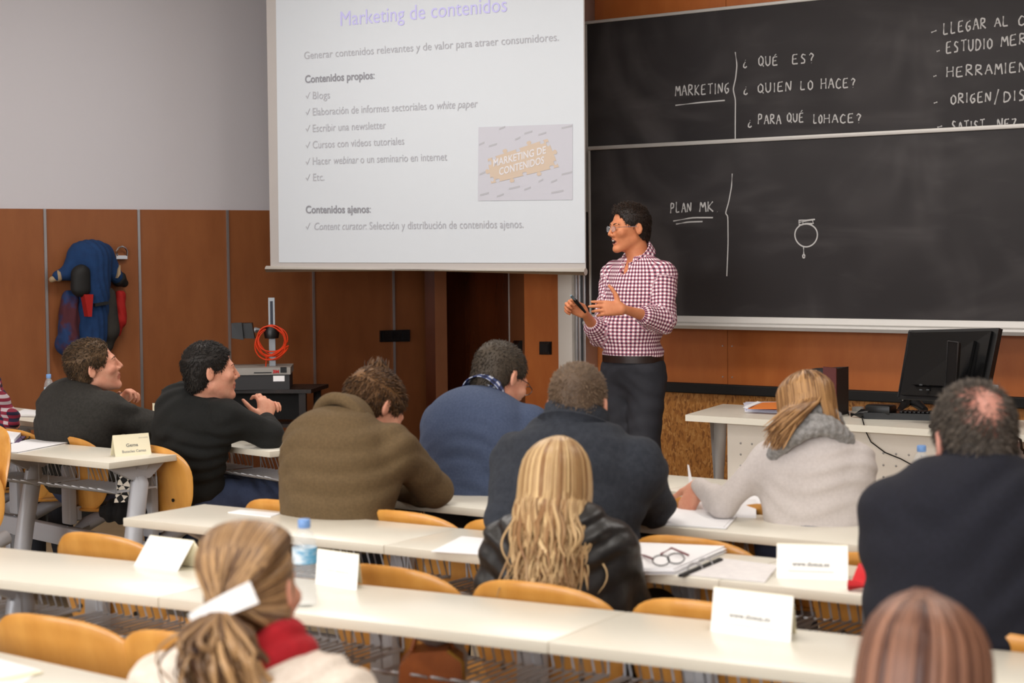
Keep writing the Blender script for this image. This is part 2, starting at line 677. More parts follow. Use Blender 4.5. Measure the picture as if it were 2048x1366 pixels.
def board_material():
    """slate with soft wiped chalk dust: broad swirls plus a finer haze"""
    m = bpy.data.materials.new('slate_board'); m.use_nodes = True
    nt = m.node_tree; L = nt.links
    b = nt.nodes['Principled BSDF']; b.inputs['Roughness'].default_value = 0.6; b.inputs['Specular IOR Level'].default_value = 0.3
    tc = nt.nodes.new('ShaderNodeTexCoord')
    facs = []
    for sc, st, rot, lo, hi, w in ((1.5, (1.0, 1, 0.55), 0.5, 0.5, 0.78, 0.6), (1.9, (0.45, 1, 1.3), -0.35, 0.5, 0.8, 0.5), (5.0, (0.5, 1, 1.6), 0.25, 0.56, 0.85, 0.15)):
        mp = nt.nodes.new('ShaderNodeMapping'); mp.inputs['Scale'].default_value = st; mp.inputs['Rotation'].default_value = (0, rot, 0)
        L.new(tc.outputs['Object'], mp.inputs['Vector'])
        n = nt.nodes.new('ShaderNodeTexNoise'); n.inputs['Scale'].default_value = sc; n.inputs['Detail'].default_value = 3; n.inputs['Distortion'].default_value = 1.2
        L.new(mp.outputs['Vector'], n.inputs['Vector'])
        r = nt.nodes.new('ShaderNodeMapRange'); r.interpolation_type = 'SMOOTHSTEP'
        r.inputs[1].default_value = lo; r.inputs[2].default_value = hi; r.inputs[3].default_value = 0; r.inputs[4].default_value = w
        L.new(n.outputs['Fac'], r.inputs[0]); facs.append(r.outputs[0])
    ad = nt.nodes.new('ShaderNodeMath'); ad.operation = 'ADD'; L.new(facs[0], ad.inputs[0]); L.new(facs[1], ad.inputs[1])
    a2 = nt.nodes.new('ShaderNodeMath'); a2.operation = 'ADD'; a2.use_clamp = True; L.new(ad.outputs[0], a2.inputs[0]); L.new(facs[2], a2.inputs[1])
    mx = nt.nodes.new('ShaderNodeMix'); mx.data_type = 'RGBA'
    mx.inputs[6].default_value = (*lin((46, 43, 44)), 1); mx.inputs[7].default_value = (*lin((88, 84, 84)), 1)
    L.new(a2.outputs[0], mx.inputs[0]); L.new(mx.outputs[2], b.inputs['Base Color'])
    return m


M_board = board_material()
M_chalk = mat('chalk', (186, 184, 182), 0.9)
M_cream = mat('cream_laminate', (234, 229, 214), 0.3, spec=0.5)
M_edge = mat('cream_edge', (216, 209, 192), 0.45)
M_grey_metal = mat('grey_powder_metal', (176, 177, 182), 0.4, metal=0.1)
M_wire = mat('grey_wire', (188, 190, 196), 0.35, metal=0.15)
M_beech = mat('beech_plywood', (222, 160, 78), 0.32, col2=(206, 142, 62), nscale=14, stretch=(1, 1, 0.2), spec=0.5, coat=0.3)
M_paper = mat('white_paper', (248, 248, 250), 0.75)
M_card = mat('cream_card', (246, 238, 208), 0.7)
M_cardw = mat('white_card', (252, 250, 244), 0.7)
M_ink = mat('grey_ink', (150, 150, 150), 0.8)
M_ink_soft = mat('faint_ink', (196, 192, 186), 0.8)


def osb_material():
    m = bpy.data.materials.new('strand_board')
    m.use_nodes = True
    nt = m.node_tree; L = nt.links
    b = nt.nodes['Principled BSDF']; b.inputs['Roughness'].default_value = 0.6
    tc = nt.nodes.new('ShaderNodeTexCoord')
    mp = nt.nodes.new('ShaderNodeMapping'); mp.inputs['Scale'].default_value = (1.5, 1, 0.75)
    L.new(tc.outputs['Object'], mp.inputs['Vector'])
    ns = nt.nodes.new('ShaderNodeTexNoise'); ns.inputs['Scale'].default_value = 14; ns.inputs['Detail'].default_value = 3
    L.new(mp.outputs['Vector'], ns.inputs['Vector'])
    mx = nt.nodes.new('ShaderNodeMix'); mx.data_type = 'RGBA'; mx.inputs[0].default_value = 0.06
    L.new(mp.outputs['Vector'], mx.inputs[6]); L.new(ns.outputs['Color'], mx.inputs[7])
    vo = nt.nodes.new('ShaderNodeTexVoronoi'); vo.inputs['Scale'].default_value = 75
    L.new(mx.outputs[2], vo.inputs['Vector'])
    r = nt.nodes.new('ShaderNodeValToRGB')
    for p, c in ((0.0, (138, 84, 34)), (0.3, (180, 118, 52)), (0.7, (194, 132, 62)), (1.0, (208, 152, 84))):
        e = r.color_ramp.elements[0] if p == 0 else (r.color_ramp.elements[-1] if p == 1 else r.color_ramp.elements.new(p))
        e.position = p; e.color = (*lin(c), 1)
    sp = nt.nodes.new('ShaderNodeSeparateColor'); L.new(vo.outputs['Color'], sp.inputs[0])
    L.new(sp.outputs[0], r.inputs['Fac'])
    L.new(r.outputs['Color'], b.inputs['Base Color'])
    return m


M_osb = osb_material()
FY = 8.6                                               # front wall plane
LN = np.array([-0.978, 0.208, 0.0]); LW = 9.7          # left wall plane
LD = np.array([0.208, 0.978, 0.0])                     # along the left wall, away from the camera
CEIL = 3.55
X0, X1 = -6.614, 2.6


def left_pt(px, z):
    p = on_plane(px, 600, LN, LW)
    return np.array([p[0], p[1], z])


# floor, ceiling, far walls (behind the camera and to the right they only carry light)
L_end = left_pt(855, 0)
L_start = L_end - LD * 14.0
structure('floor', MB().slab((L_start[0] - 1, -5, 0), (X1, -5, 0), (X1, 11.0, 0), (L_start[0] - 1, 11.0, 0), (0, 0, -0.1)), M_floor)
M_ceil = mat('white_ceiling', (236, 232, 226), 0.9)
structure('ceiling', MB().slab((L_start[0] - 1, -5, CEIL + 0.1), (X1, -5, CEIL + 0.1), (X1, 11.0, CEIL + 0.1), (L_start[0] - 1, 11.0, CEIL + 0.1), (0, 0, -0.1)), M_ceil)
structure('wall_right', MB().slab((X1, -5, 0), (X1, 11, 0), (X1, 11, CEIL), (X1, -5, CEIL), (0.1, 0, 0)), M_plaster)
structure('wall_back', MB().slab((L_start[0] - 1, -4.9, 0), (X1, -4.9, 0), (X1, -4.9, CEIL), (L_start[0] - 1, -4.9, CEIL), (0, -0.1, 0)), M_plaster)

# left wall: plaster above a wood dado, metal joint strips
PT = 1.80
th = -LN * -0.1
wall_left = structure('wall_left', MB().slab(L_start, L_end, L_end + [0, 0, CEIL], L_start + [0, 0, CEIL], LN * 0.1), M_plaster)
marks = [-330, -105, 89, 276, 453, 622.5, 782.5, 855]
pts = [left_pt(p, 0) for p in marks]
pts = [L_start + LD * 0.1] + pts
for i in range(len(pts) - 1):
    a, b = pts[i] - LN * 0.022, pts[i + 1] - LN * 0.022
    zt = PT
    mb = MB().slab(a, b, b + [0, 0, zt], a + [0, 0, zt], LN * 0.02)
    structure('trim_%d' % (i + 1), mb, M_wood)
for i, p in enumerate(marks[:-1]):
    c = left_pt(p, 0) - LN * 0.025
    a, b = c - LD * 0.008, c + LD * 0.008
    structure('trim_%d' % (20 + i), MB().slab(a, b, b + [0, 0, PT], a + [0, 0, PT], -LN * 0.006), M_alu)
structure('trim_30', MB().slab(pts[0] - LN * 0.024, pts[-1] - LN * 0.024, pts[-1] - LN * 0.024 + [0, 0, 0.1], pts[0] - LN * 0.024 + [0, 0, 0.1], -LN * 0.012), M_black_matt)

# front corner: dark folded panels of the recess, then the pillar
def col_at(px, d):
    p = at_d(px, 640, d); return np.array([p[0], p[1], 0.0])


c0 = L_end
c1 = col_at(870, 12.05); c2 = col_at(930, 12.35); c3 = col_at(1019, 11.75); c4 = np.array([X0 - 0.0, FY, 0])
c3b = col_at(1024, 11.72)
mb_h = np.array([0, 0, CEIL])
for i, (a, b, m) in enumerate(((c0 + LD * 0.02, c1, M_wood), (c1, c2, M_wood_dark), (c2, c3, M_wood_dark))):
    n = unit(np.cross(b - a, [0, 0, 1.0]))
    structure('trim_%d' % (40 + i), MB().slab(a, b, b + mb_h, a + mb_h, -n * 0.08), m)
n = unit(np.cross(c4 - c3, [0, 0, 1.0]))
structure('trim_44', MB().slab(c3, c4, c4 + mb_h, c3 + mb_h, -n * 0.05), M_wood)
structure('trim_45', MB().slab(c3, c3b, c3b + mb_h, c3 + mb_h, n * 0.006), M_alu_soft)

# front wall: strand board below, black rail, wood above
ZR0, ZR1 = 0.745, 0.80
FX0 = X0
wf = structure('wall_front', MB().slab((FX0, FY, 0), (X1, FY, 0), (X1, FY, ZR0), (FX0, FY, ZR0), (0, 0.08, 0)), M_osb)
structure('trim_50', MB().box(((FX0 + X1) / 2 + 0.4, FY - 0.02, (ZR0 + ZR1 - 0.02) / 2), (X1 - FX0 - 0.8, 0.05, 0.055), 0.006), M_black_matt)
xs = [X0, -5.22, -4.12, -3.02, -1.9, -0.8, 0.4, X1]
for i in range(len(xs) - 1):
    g = 0.0015
    structure('trim_%d' % (51 + i), MB().slab((xs[i] + g, FY, ZR0), (xs[i + 1] - g, FY, ZR0), (xs[i + 1] - g, FY, CEIL), (xs[i] + g, FY, CEIL), (0, 0.05, 0)), M_wood_lit)
structure('trim_60', MB().slab((X0, FY + 0.05, 0), (X1, FY + 0.05, 0), (X1, FY + 0.05, CEIL), (X0, FY + 0.05, CEIL), (0, 0.08, 0)), M_black_matt)
scr = MB()
for x in xs[1:-1]:
    for dx in (-0.03, 0.03):
        for z in (0.83, 1.0):
            scr.lathe([(0.004, -0.002), (0.004, 0.002)], (x + dx, FY - 0.002, z), 8, R=[[1, 0, 0], [0, 0, 1], [0, 1, 0]])
structure('trim_61', scr, M_alu)
# pillar pieces beside the board: orange panel continues to the white post
structure('trim_62', MB().slab((X0, FY - 0.012, 0), (-6.272, FY - 0.012, 0), (-6.272, FY - 0.012, CEIL), (X0, FY - 0.012, CEIL), (0, 0.012, 0)), M_wood_lit)

# white post and aluminium guide rails that carry the sliding boards
r = thing('board_guide_rail', 'tall off-white post with ribbed aluminium guide rails left of the blackboards', 'rail', (-6.19, FY, 0))
part('post', MB().box((-6.222, FY - 0.07, CEIL / 2), (0.10, 0.14, CEIL), 0.004), M_white_paint, r, True)
for k, x in enumerate((-6.158, -6.128, -6.10)):
    part('rail', MB().box((x, FY - 0.06 - 0.012 * (k % 2), CEIL / 2), (0.018, 0.12, CEIL), 0.003), M_alu, r, True)

# ------------------------------------------------------------------ ceiling luminaires (out of frame, they light the room)
M_lamp = mat('lit_diffuser', (255, 248, 238), 0.5, emit=1.0)
LAMPS = [(-6.4, 6.0), (-4.3, 6.3), (-1.6, 6.3), (-5.9, 2.6), (-3.4, 3.4), (-0.9, 3.4), (-4.4, 0.6), (-2.0, 0.9), (0.5, 0.9)]
for i, (x, y) in enumerate(LAMPS):
    t = thing('ceiling_light', 'recessed rectangular ceiling luminaire out of the picture above the room', 'ceiling light', (x, y, CEIL - 0.01), 0, 'ceiling luminaires above the room')
    part('housing', MB().box((0, 0, -0.01), (1.24, 0.62, 0.03), 0.005), M_white_paint, t)
    part('diffuser', MB().box((0, 0, -0.028), (1.16, 0.54, 0.008)), M_lamp, t)
    ld = bpy.data.lights.new('luminaire_light', 'AREA')
    ld.shape = 'RECTANGLE'; ld.size = 1.1; ld.size_y = 0.5
    ld.energy = {0: 48, 1: 36, 2: 33}.get(i, 30 if i < 6 else 25)
    ld.color = (1.0, 0.955, 0.91)
    lo = bpy.data.objects.new('luminaire_light', ld); COL.objects.link(lo)
    lo.location = (x, y, CEIL - 0.06)
    lo.parent = None

# framed glowing panels added high on the back wall, unseen behind the camera: the soft frontal light on people, boards and screen
M_glow = mat('daylit_pane', (240, 244, 250), 0.4, emit=1.2)
for i, (x0, x1) in enumerate(((-8.6, -5.0), (-4.6, -1.0), (-0.6, 2.2))):
    w = structure('window_%d' % (i + 1), MB().slab((x0, -4.88, 1.5), (x1, -4.88, 1.5), (x1, -4.88, 3.2), (x0, -4.88, 3.2), (0, -0.01, 0)), M_glow)
    structure('trim_%d' % (70 + i), MB().box(((x0 + x1) / 2, -4.87, 1.46), (x1 - x0 + 0.1, 0.06, 0.06)).box(((x0 + x1) / 2, -4.87, 3.24), (x1 - x0 + 0.1, 0.06, 0.06)).box((x0 - 0.02, -4.87, 2.35), (0.05, 0.06, 1.8)).box((x1 + 0.02, -4.87, 2.35), (0.05, 0.06, 1.8)), M_white_paint)
    ld = bpy.data.lights.new('window_light', 'AREA')
    ld.shape = 'RECTANGLE'; ld.size = x1 - x0; ld.size_y = 1.65
    ld.energy = 190
    ld.color = (0.97, 0.98, 1.0)
    lo = bpy.data.objects.new('window_light', ld); COL.objects.link(lo)
    lo.location = ((x0 + x1) / 2, -4.8, 2.35); lo.rotation_euler = (math.radians(90), 0, 0)
# ------------------------------------------------------------------ sliding blackboards with chalk writing
CH = {
    'A': [[(0, 0), (.42, 1), (.85, 0)], [(.16, .38), (.72, .4)]], 'B': [[(0, 0), (0, 1), (.6, .85), (.1, .55), (.7, .3), (0, 0)]],
    'C': [[(.75, .85), (.4, 1), (.05, .6), (.1, .15), (.45, 0), (.8, .15)]], 'D': [[(0, 0), (.05, 1), (.6, .85), (.8, .45), (.5, .08), (0, 0)]],
    'E': [[(.7, 1), (.05, .95), (0, 0), (.75, .05)], [(.02, .5), (.55, .55)]], 'G': [[(.7, .95), (.2, .8), (.02, .4), (.3, 0), (.7, .2), (.65, .45), (.35, .45)]],
    'H': [[(0, 0), (.03, 1)], [(.75, 0), (.75, 1)], [(0, .5), (.75, .55)]], 'I': [[(.2, 0), (.22, 1)]],
    'K': [[(0, 0), (.04, 1)], [(.7, 1), (.05, .45), (.75, 0)]], 'L': [[(.05, 1), (0, 0), (.65, .05)]],
    'M': [[(0, 0), (.15, 1), (.45, .4), (.75, 1), (.9, 0)]], 'N': [[(0, 0), (.06, 1), (.7, 0), (.78, 1)]],
    'O': [[(.4, 1), (.05, .7), (.08, .2), (.4, 0), (.75, .25), (.75, .75), (.4, 1)]], 'P': [[(0, 0), (.08, 1), (.65, .9), (.6, .55), (.05, .45)]],
    'Q': [[(.4, 1), (.05, .7), (.08, .2), (.4, .02), (.75, .25), (.75, .75), (.4, 1)], [(.5, .25), (.85, -.08)]],
    'R': [[(0, 0), (.06, 1), (.65, .9), (.6, .58), (.05, .48), (.8, 0)]], 'S': [[(.7, .9), (.3, 1), (.1, .72), (.6, .4), (.55, .08), (.05, .05)]],
    'T': [[(.4, 0), (.42, 1)], [(0, .95), (.85, 1)]], 'U': [[(0, 1), (.05, .2), (.35, 0), (.7, .2), (.72, 1)]],
    'Z': [[(0, .95), (.7, 1), (.05, .05), (.8, .05)]], '?': [[(.1, .8), (.35, 1), (.7, .8), (.4, .45), (.38, .25)], [(.38, .06), (.4, .02)]],
    '¿': [[(.45, .75), (.46, .7)], [(.45, .55), (.2, .3), (.15, .05), (.45, -.05), (.7, .1)]], '/': [[(0, -.1), (.6, 1.1)]],
    '.': [[(.3, .02), (.34, .0)]], '-': [[(0, .35), (.8, .5)]], "'": [[(.25, 1.15), (.6, 1.35)]], 'É': None, ' ': [],
}
CH['É'] = CH['E'] + [[(.3, 1.12), (.55, 1.3)]]


class Chalk:
    def __init__(s, Y, r):
        s.mb, s.Y, s.r = MB(), Y, r

    def line(s, px, r=None):
        P = [at_Y(x, y, s.Y) for x, y in px]
        if len(P) > 2:                                  # round the corners a little
            Q = [P[0]]
            for i in range(1, len(P) - 1):
                Q += [P[i] * 0.8 + P[i - 1] * 0.2, P[i] * 0.9 + (P[i - 1] + P[i + 1]) * 0.05, P[i] * 0.8 + P[i + 1] * 0.2]
            P = Q + [P[-1]]
        o = len(s.mb.v)
        s.mb.tube(P, r or s.r, 6)
        for i in range(o, len(s.mb.v)):                # a chalk line is a thin flat deposit
            x, y, z = s.mb.v[i]
            s.mb.v[i] = (x, s.Y + (y - s.Y) * 0.1, z)

    def word(s, t, x0, y0, x1, y1, h):
        n = len(t)
        adv = [0.55 if c in "I'.¿" else 1.0 for c in t]
        tot = sum(adv); pos = 0
        for c, a in zip(t, adv):
            u = pos / tot
            w = (x1 - x0) * a / tot * (0.86 if c != 'I' else 1)
            bx, by = x0 + (x1 - x0) * u, y0 + (y1 - y0) * u
            sl = (y1 - y0) / max(abs(x1 - x0), 1)
            hh = h * random.uniform(0.92, 1.08)
            jy = random.uniform(-1, 1) * 0.05 * h
            for st in CH[c]:
                s.line([(bx + p * w, by + sl * p * w - q * hh + jy) for p, q in st])
            pos += a

    def done(s, name, parent):
        if s.mb.v: return part(name, s.mb, M_chalk, parent, True, smooth=None)


def board(name, label, x0, x1, z0, z1, Y, t, frame_top, frame_bot):
    r = thing(name, label, 'blackboard', ((x0 + x1) / 2, Y + t, z0))
    part('panel', MB().box(((x0 + x1) / 2, Y + t / 2, (z0 + z1) / 2), (x1 - x0, t, z1 - z0), 0.003), M_board, r, True)
    part('frame', MB().box(((x0 + x1) / 2, Y + t / 2 - 0.004, z1 + frame_top / 2), (x1 - x0, t + 0.012, frame_top), 0.0044)
         .box((x0 + 0.006, Y + t / 2 - 0.003, (z0 + z1) / 2), (0.012, t + 0.01, z1 - z0), 0.002), M_alu_soft, r, True)
    if frame_bot:
        mb = MB()
        prof = [(0.0, 0.0), (-0.075, -0.018), (-0.085, 0.0), (-0.082, 0.012), (-0.02, 0.018), (-0.012, 0.048), (0.0, 0.052)]
        P0 = [(x0, Y + 0.01 + a, z0 - 0.05 + b) for a, b in prof]
        mb.prism(P0, (x1 - x0, 0, 0))
        part('chalk_tray', mb, M_alu_soft, r, True, smooth=20)
    return r


YU, YL = 8.50, 8.46
ub = board('blackboard', 'upper sliding blackboard with a chalk list headed MARKETING', -6.083 - 0.005, 0.9, 1.75, at_Y(1192.5, 47, YU)[2], YU, 0.035, 0.018, False)
pL = at_Y(1177.3, 301, YL)
lb = board('blackboard', 'lower sliding blackboard chalked PLAN MK with a jar sketch', pL[0], 0.9, at_Y(1348, 631, YL)[2], pL[2], YL, 0.03, 0.022, True)


def Z2(x, y): return (x / 2.306 + 1160, y / 2.306)
def Z3(x, y): return (x / 2.306 + 1160, y / 2.306 + 280)


def zword(c, Z, t, x0, y0, x1, y1, h):
    a, b = Z(x0, y0), Z(x1, y1)
    k = Chalk(c.Y, c.r)
    k.word(t, a[0], a[1], b[0], b[1], h / 2.306)
    k.done('chalk_lettering', ub if c.Y > YL + 0.01 else lb)


c = Chalk(YU - 0.001, 0.0042)
zword(c, Z2, 'MARKETING', 440, 445, 697, 428, 50)
c.line([Z2(440, 486), Z2(560, 472), Z2(668, 463)])
c.line([Z2(716, 240), Z2(724, 300), Z2(718, 360), Z2(706, 412), Z2(717, 460), Z2(716, 560), Z2(716, 646)])
c.done('chalk_line', ub)
c = Chalk(YU - 0.001, 0.0042)
for t, x0, y0, x1, y1, h in (('¿', 750, 312, 782, 310, 45), ('QUÉ', 823, 306, 922, 302, 42), ('ES?', 980, 294, 1092, 292, 46),
                             ('¿', 752, 437, 786, 435, 45), ('QUIEN', 820, 430, 985, 418, 44), ('LO', 1018, 414, 1084, 412, 42), ('HACE?', 1112, 411, 1282, 402, 46),
                             ('¿', 772, 586, 804, 584, 40), ('PARA', 822, 573, 934, 570, 44), ('QUÉ', 955, 562, 1040, 562, 42), ('LO', 1078, 570, 1124, 568, 40), ('HACE?', 1126, 568, 1310, 566, 44)):
    zword(c, Z2, t, x0, y0, x1, y1, h)
c.done('chalk_line', ub)
c = Chalk(YU - 0.001, 0.0044)
for t, x0, y0, x1, y1, h in (('-', 1620, 160, 1655, 152, 30), ('LLEGAR', 1677, 158, 1882, 130, 52), ('AL', 1912, 124, 1990, 120, 46), ('C', 2022, 120, 2062, 114, 48),
                             ('-', 1645, 246, 1665, 244, 25), ('ESTUDIO', 1690, 246, 1912, 222, 50), ('MER', 1942, 218, 2070, 202, 52),
                             ('-', 1630, 362, 1650, 360, 25), ('HERRAMIEN', 1692, 356, 2070, 332, 50),
                             ('-', 1632, 486, 1655, 484, 25), ('ORIGEN', 1710, 480, 1905, 468, 46), ('/', 1912, 475, 1948, 470, 60), ('DIS', 1955, 470, 2068, 460, 48),
                             ('-', 1648, 594, 1680, 590, 20), ('SATIST.', 1715, 606, 1890, 598, 46), ('NEZ', 1925, 596, 2025, 592, 46)):
    zword(c, Z2, t, x0, y0, x1, y1, h)
c.done('chalk_line', ub)
c = Chalk(YL - 0.001, 0.0044)
zword(c, Z3, 'PLAN', 418, 336, 520, 330, 46)
zword(c, Z3, 'MK.', 552, 330, 648, 330, 44)
c.line([Z3(430, 374), Z3(520, 358), Z3(613, 358)])
c.line([Z3(443, 388), Z3(500, 378), Z3(565, 376)])
c.line([Z3(702, 155), Z3(699, 215), Z3(686, 285), Z3(671, 338), Z3(682, 352), Z3(683, 480), Z3(677, 628)], 0.0038)
c.done('chalk_line', lb)
c = Chalk(YL - 0.001, 0.0042)
c.line([Z3(1043 + 52 * math.cos(a) * (1 - 0.06 * math.sin(a)), 440 + 53 * math.sin(a)) for a in np.linspace(-2.2, 4.1, 30)])
c.line([Z3(1008, 381), Z3(1045, 372), Z3(1084, 366)]); c.line([Z3(1010, 371), Z3(1080, 366)]); c.line([Z3(1012, 391), Z3(1045, 385), Z3(1072, 386)])
c.line([Z3(1010, 369), Z3(1011, 394)]); c.line([Z3(1028, 368), Z3(1028, 389)]); c.line([Z3(1072, 366), Z3(1076, 387)])
c.line([Z3(1031, 493), Z3(1032, 528)])
c.line([Z3(1032 + 5 * math.cos(a), 536 + 8 * math.sin(a)) for a in np.linspace(0, 6.3, 10)])
c.done('chalk_drawing', lb)
# ------------------------------------------------------------------ projection screen
SN = np.array([-0.0997, 0.9948, 0.0]); SN = SN / np.linalg.norm(SN); SW = 8.22


def scp(px, py, off=0.0):
    return on_plane(px, py, SN, SW) - SN * off


M_fabric = mat('screen_fabric', (182, 176, 172), 0.9)
M_slide = mat('projected_slide', (202, 207, 212), 0.9, emit=0.06)
M_slide_txt = mat('projected_grey_text', (170, 170, 175), 0.9, emit=0.12)
M_slide_bold = mat('projected_bold_text', (140, 140, 146), 0.9, emit=0.08)
M_slide_title = mat('projected_violet_text', (186, 182, 226), 0.9, emit=0.14)
M_slide_pic = mat('projected_picture', (190, 190, 198), 0.9, emit=0.06)
M_slide_tan = mat('projected_tan', (198, 180, 162), 0.9, emit=0.06)
M_slide_white = mat('projected_white', (212, 210, 214), 0.9, emit=0.06)


def ext(a, b, k):                                      # extend the edge a->b upwards out of the frame
    return b + (b - a) * k


bl, br_ = scp(541, 536), scp(1171.5, 541)
tl0, tr0 = scp(532.5, 0), scp(1168.5, -2)
k = (3.3 - tl0[2]) / (tl0[2] - bl[2])
tl, tr = ext(bl, tl0, k), ext(br_, tr0, (3.3 - tr0[2]) / (tr0[2] - br_[2]))
base = thing('projection_screen', 'white pull-down projection screen showing a slide titled Marketing de contenidos', 'screen', ((bl + br_) / 2))
part('fabric', MB().slab(bl, br_, tr, tl, SN * 0.004), M_fabric, base, True)
sl_bl, sl_br = scp(558.5, 525, .003), scp(1170.5, 526, .003)
sl_tl0, sl_tr0 = scp(552.3, 0, .003), scp(1167.2, -2, .003)
sl_tl, sl_tr = ext(sl_bl, sl_tl0, 0.16), ext(sl_br, sl_tr0, 0.16)
slide = part('slide', MB().slab(sl_bl, sl_br, sl_tr, sl_tl, SN * 0.002), M_slide, base, True)
mb = MB().tube([scp(535, 538, 0.005), scp(1172.5, 543.5, 0.005)], 0.019, 14)
part('weight_bar', mb, M_white_paint, base, True, smooth=50)
part('roller_case', MB().box((tl + tr) / 2 + SN * -0.02, (np.linalg.norm(tr - tl) + 0.1, 0.11, 0.12), 0.02, R=np.array([[SN[1], SN[0], 0], [-SN[0], SN[1], 0], [0, 0, 1]])), M_white_paint, base, True)
upv = (sl_tl0 - sl_bl + sl_tr0 - sl_br)
SZ = lambda x, y: (x / 2.8457 + 520, y / 2.8457)


def sline(runs, a, b, cap, m):
    A, B = SZ(*a), SZ(*b)
    text_on(runs, scp(*A), scp(*B), upv, -SN, m, slide, height=cap / 2.8457 / 305, off=0.006)


sline('Marketing de contenidos', (462, 148), (1408, 66), 72, M_slide_title)
sline('Generar contenidos relevantes y de valor para atraer consumidores.', (255, 337), (1703, 232), 38, M_slide_txt)
sline([('Contenidos propios', 0.022, 0), (':', 0, 0)], (260, 472), (655, 448), 38, M_slide_bold)
sline('Blogs', (304, 564), (402, 560), 38, M_slide_txt)
sline([('Elaboración de informes sectoriales o ', 0, 0), ('white paper', 0, 0.22)], (304, 657), (1243, 610), 38, M_slide_txt)
sline('Escribir una newsletter', (304, 751), (720, 732), 38, M_slide_txt)
sline('Cursos con videos tutoriales', (304, 844), (824, 822), 38, M_slide_txt)
sline([('Hacer ', 0, 0), ('webinar', 0, 0.22), (' o un seminario en internet', 0, 0)], (304, 937), (1068, 912), 38, M_slide_txt)
sline('Etc.', (306, 1029), (370, 1027), 38, M_slide_txt)
sline([('Contenidos ajenos', 0.022, 0), (':', 0, 0)], (264, 1213), (634, 1210), 38, M_slide_bold)
sline([('Content curator', 0, 0.22), (': Selección y distribución de contenidos ajenos.', 0, 0)], (313, 1308), (1503, 1296), 38, M_slide_txt)
for y in (560, 653, 747, 841, 935, 1026, 1304):
    q = [(263, y - 14), (267, y - 16), (272, y - 6), (286, y - 36), (289, y - 35), (273, y + 3)]
    part('check_mark', MB().prism([scp(*SZ(a, b), 0.0058) for a, b in q], SN * 0.001), M_slide_txt, slide, True, smooth=None)
pic = part('picture', MB().slab(scp(*SZ(1243, 1143), .0055), scp(*SZ(1782, 1137), .0055), scp(*SZ(1782, 705), .0055), scp(*SZ(1247, 724), .0055), SN * 0.001), M_slide_pic, slide, True, label='picture of a tan puzzle piece among grey dashes')


def puzzle():
    c = [(1300, 905), (1640, 790), (1705, 950), (1320, 1045)]
    P = []
    cen = np.mean(c, 0)
    for i in range(4):
        a, b = np.array(c[i], float), np.array(c[(i + 1) % 4], float)
        n = 5 if i % 2 == 0 else 3
        d = unit(b - a); o = np.array([d[1], -d[0]])
        if (a + b) @ o / 2 - cen @ o < 0: o = -o
        Lg = np.linalg.norm(b - a)
        P.append(a)
        for k in range(n):
            t = (k + 0.5) / n * Lg; s = 1 if k % 2 else -0.8
            w = 14
            for u, v in ((-w * .55, 0), (-w, 12), (-w * .6, 22), (w * .6, 22), (w, 12), (w * .55, 0)):
                P.append(a + d * (t + u) + o * v * s)
    return P


from mathutils.geometry import tessellate_polygon
pz = puzzle()
P3 = [scp(*SZ(*p), 0.0072) for p in pz]
tri = tessellate_polygon([[Vector((p[0], p[1], 0)) for p in pz]])
mbz = MB(); mbz.add(P3, [tuple(t) for t in tri])
part('puzzle_print', mbz, M_slide_tan, slide, True, smooth=None)
for t, a, b in (('MARKETING DE', (1333, 948), (1632, 872)), ('CONTENIDOS', (1366, 998), (1622, 930))):
    text_on([(t, 0.02, 0)], scp(*SZ(*a)), scp(*SZ(*b)), upv, -SN, M_slide_white, slide, height=34 / 2.8457 / 305, off=0.0085)
for x, y, w in ((1365, 740, 34), (1720, 735, 60), (1508, 766, 45), (1588, 773, 44), (1250, 830, 30), (1306, 838, 46), (1253, 998, 32), (1720, 998, 60), (1588, 1040, 26), (1660, 1042, 34), (1420, 1080, 62), (1508, 1085, 36), (1662, 1103, 68), (1352, 1124, 38), (1256, 1116, 50), (1455, 800, 30)):
    part('dash_print', MB().prism([scp(*SZ(x, y), .0066), scp(*SZ(x + w, y - 14), .0066), scp(*SZ(x + w, y - 24), .0066), scp(*SZ(x, y - 10), .0066)], SN * 0.0006), M_slide_txt, slide, True, smooth=None)

# ------------------------------------------------------------------ switches, hook, coat
M_socket = mat('black_socket', (10, 10, 11), 0.25, spec=0.6)


def wall_plate(label, corners, n, group=None, modules=1):
    a, b, c, d = [np.asarray(p, float) for p in corners]
    r = thing('wall_socket', label, 'socket', (a + b + c + d) / 4 - n * 0.001, 0, group)
    part('plate', MB().slab(a, b, c, d, n * 0.012).slab(*[p * 1.0 + (p - (a + b + c + d) / 4) * -0.12 + n * 0.012 for p in (a, b, c, d)], n * 0.006), M_socket, r, True)
    ins = MB()
    for k in range(modules):
        u0, u1 = (k + 0.15) / modules, (k + 0.85) / modules
        q = [a + (b - a) * u + (d - a) * v + n * 0.018 for u, v in ((u0, 0.2), (u1, 0.2), (u1, 0.8), (u0, 0.8))]
        ins.slab(*q, n * 0.0044)
    part('insert', ins, M_black, r, True)


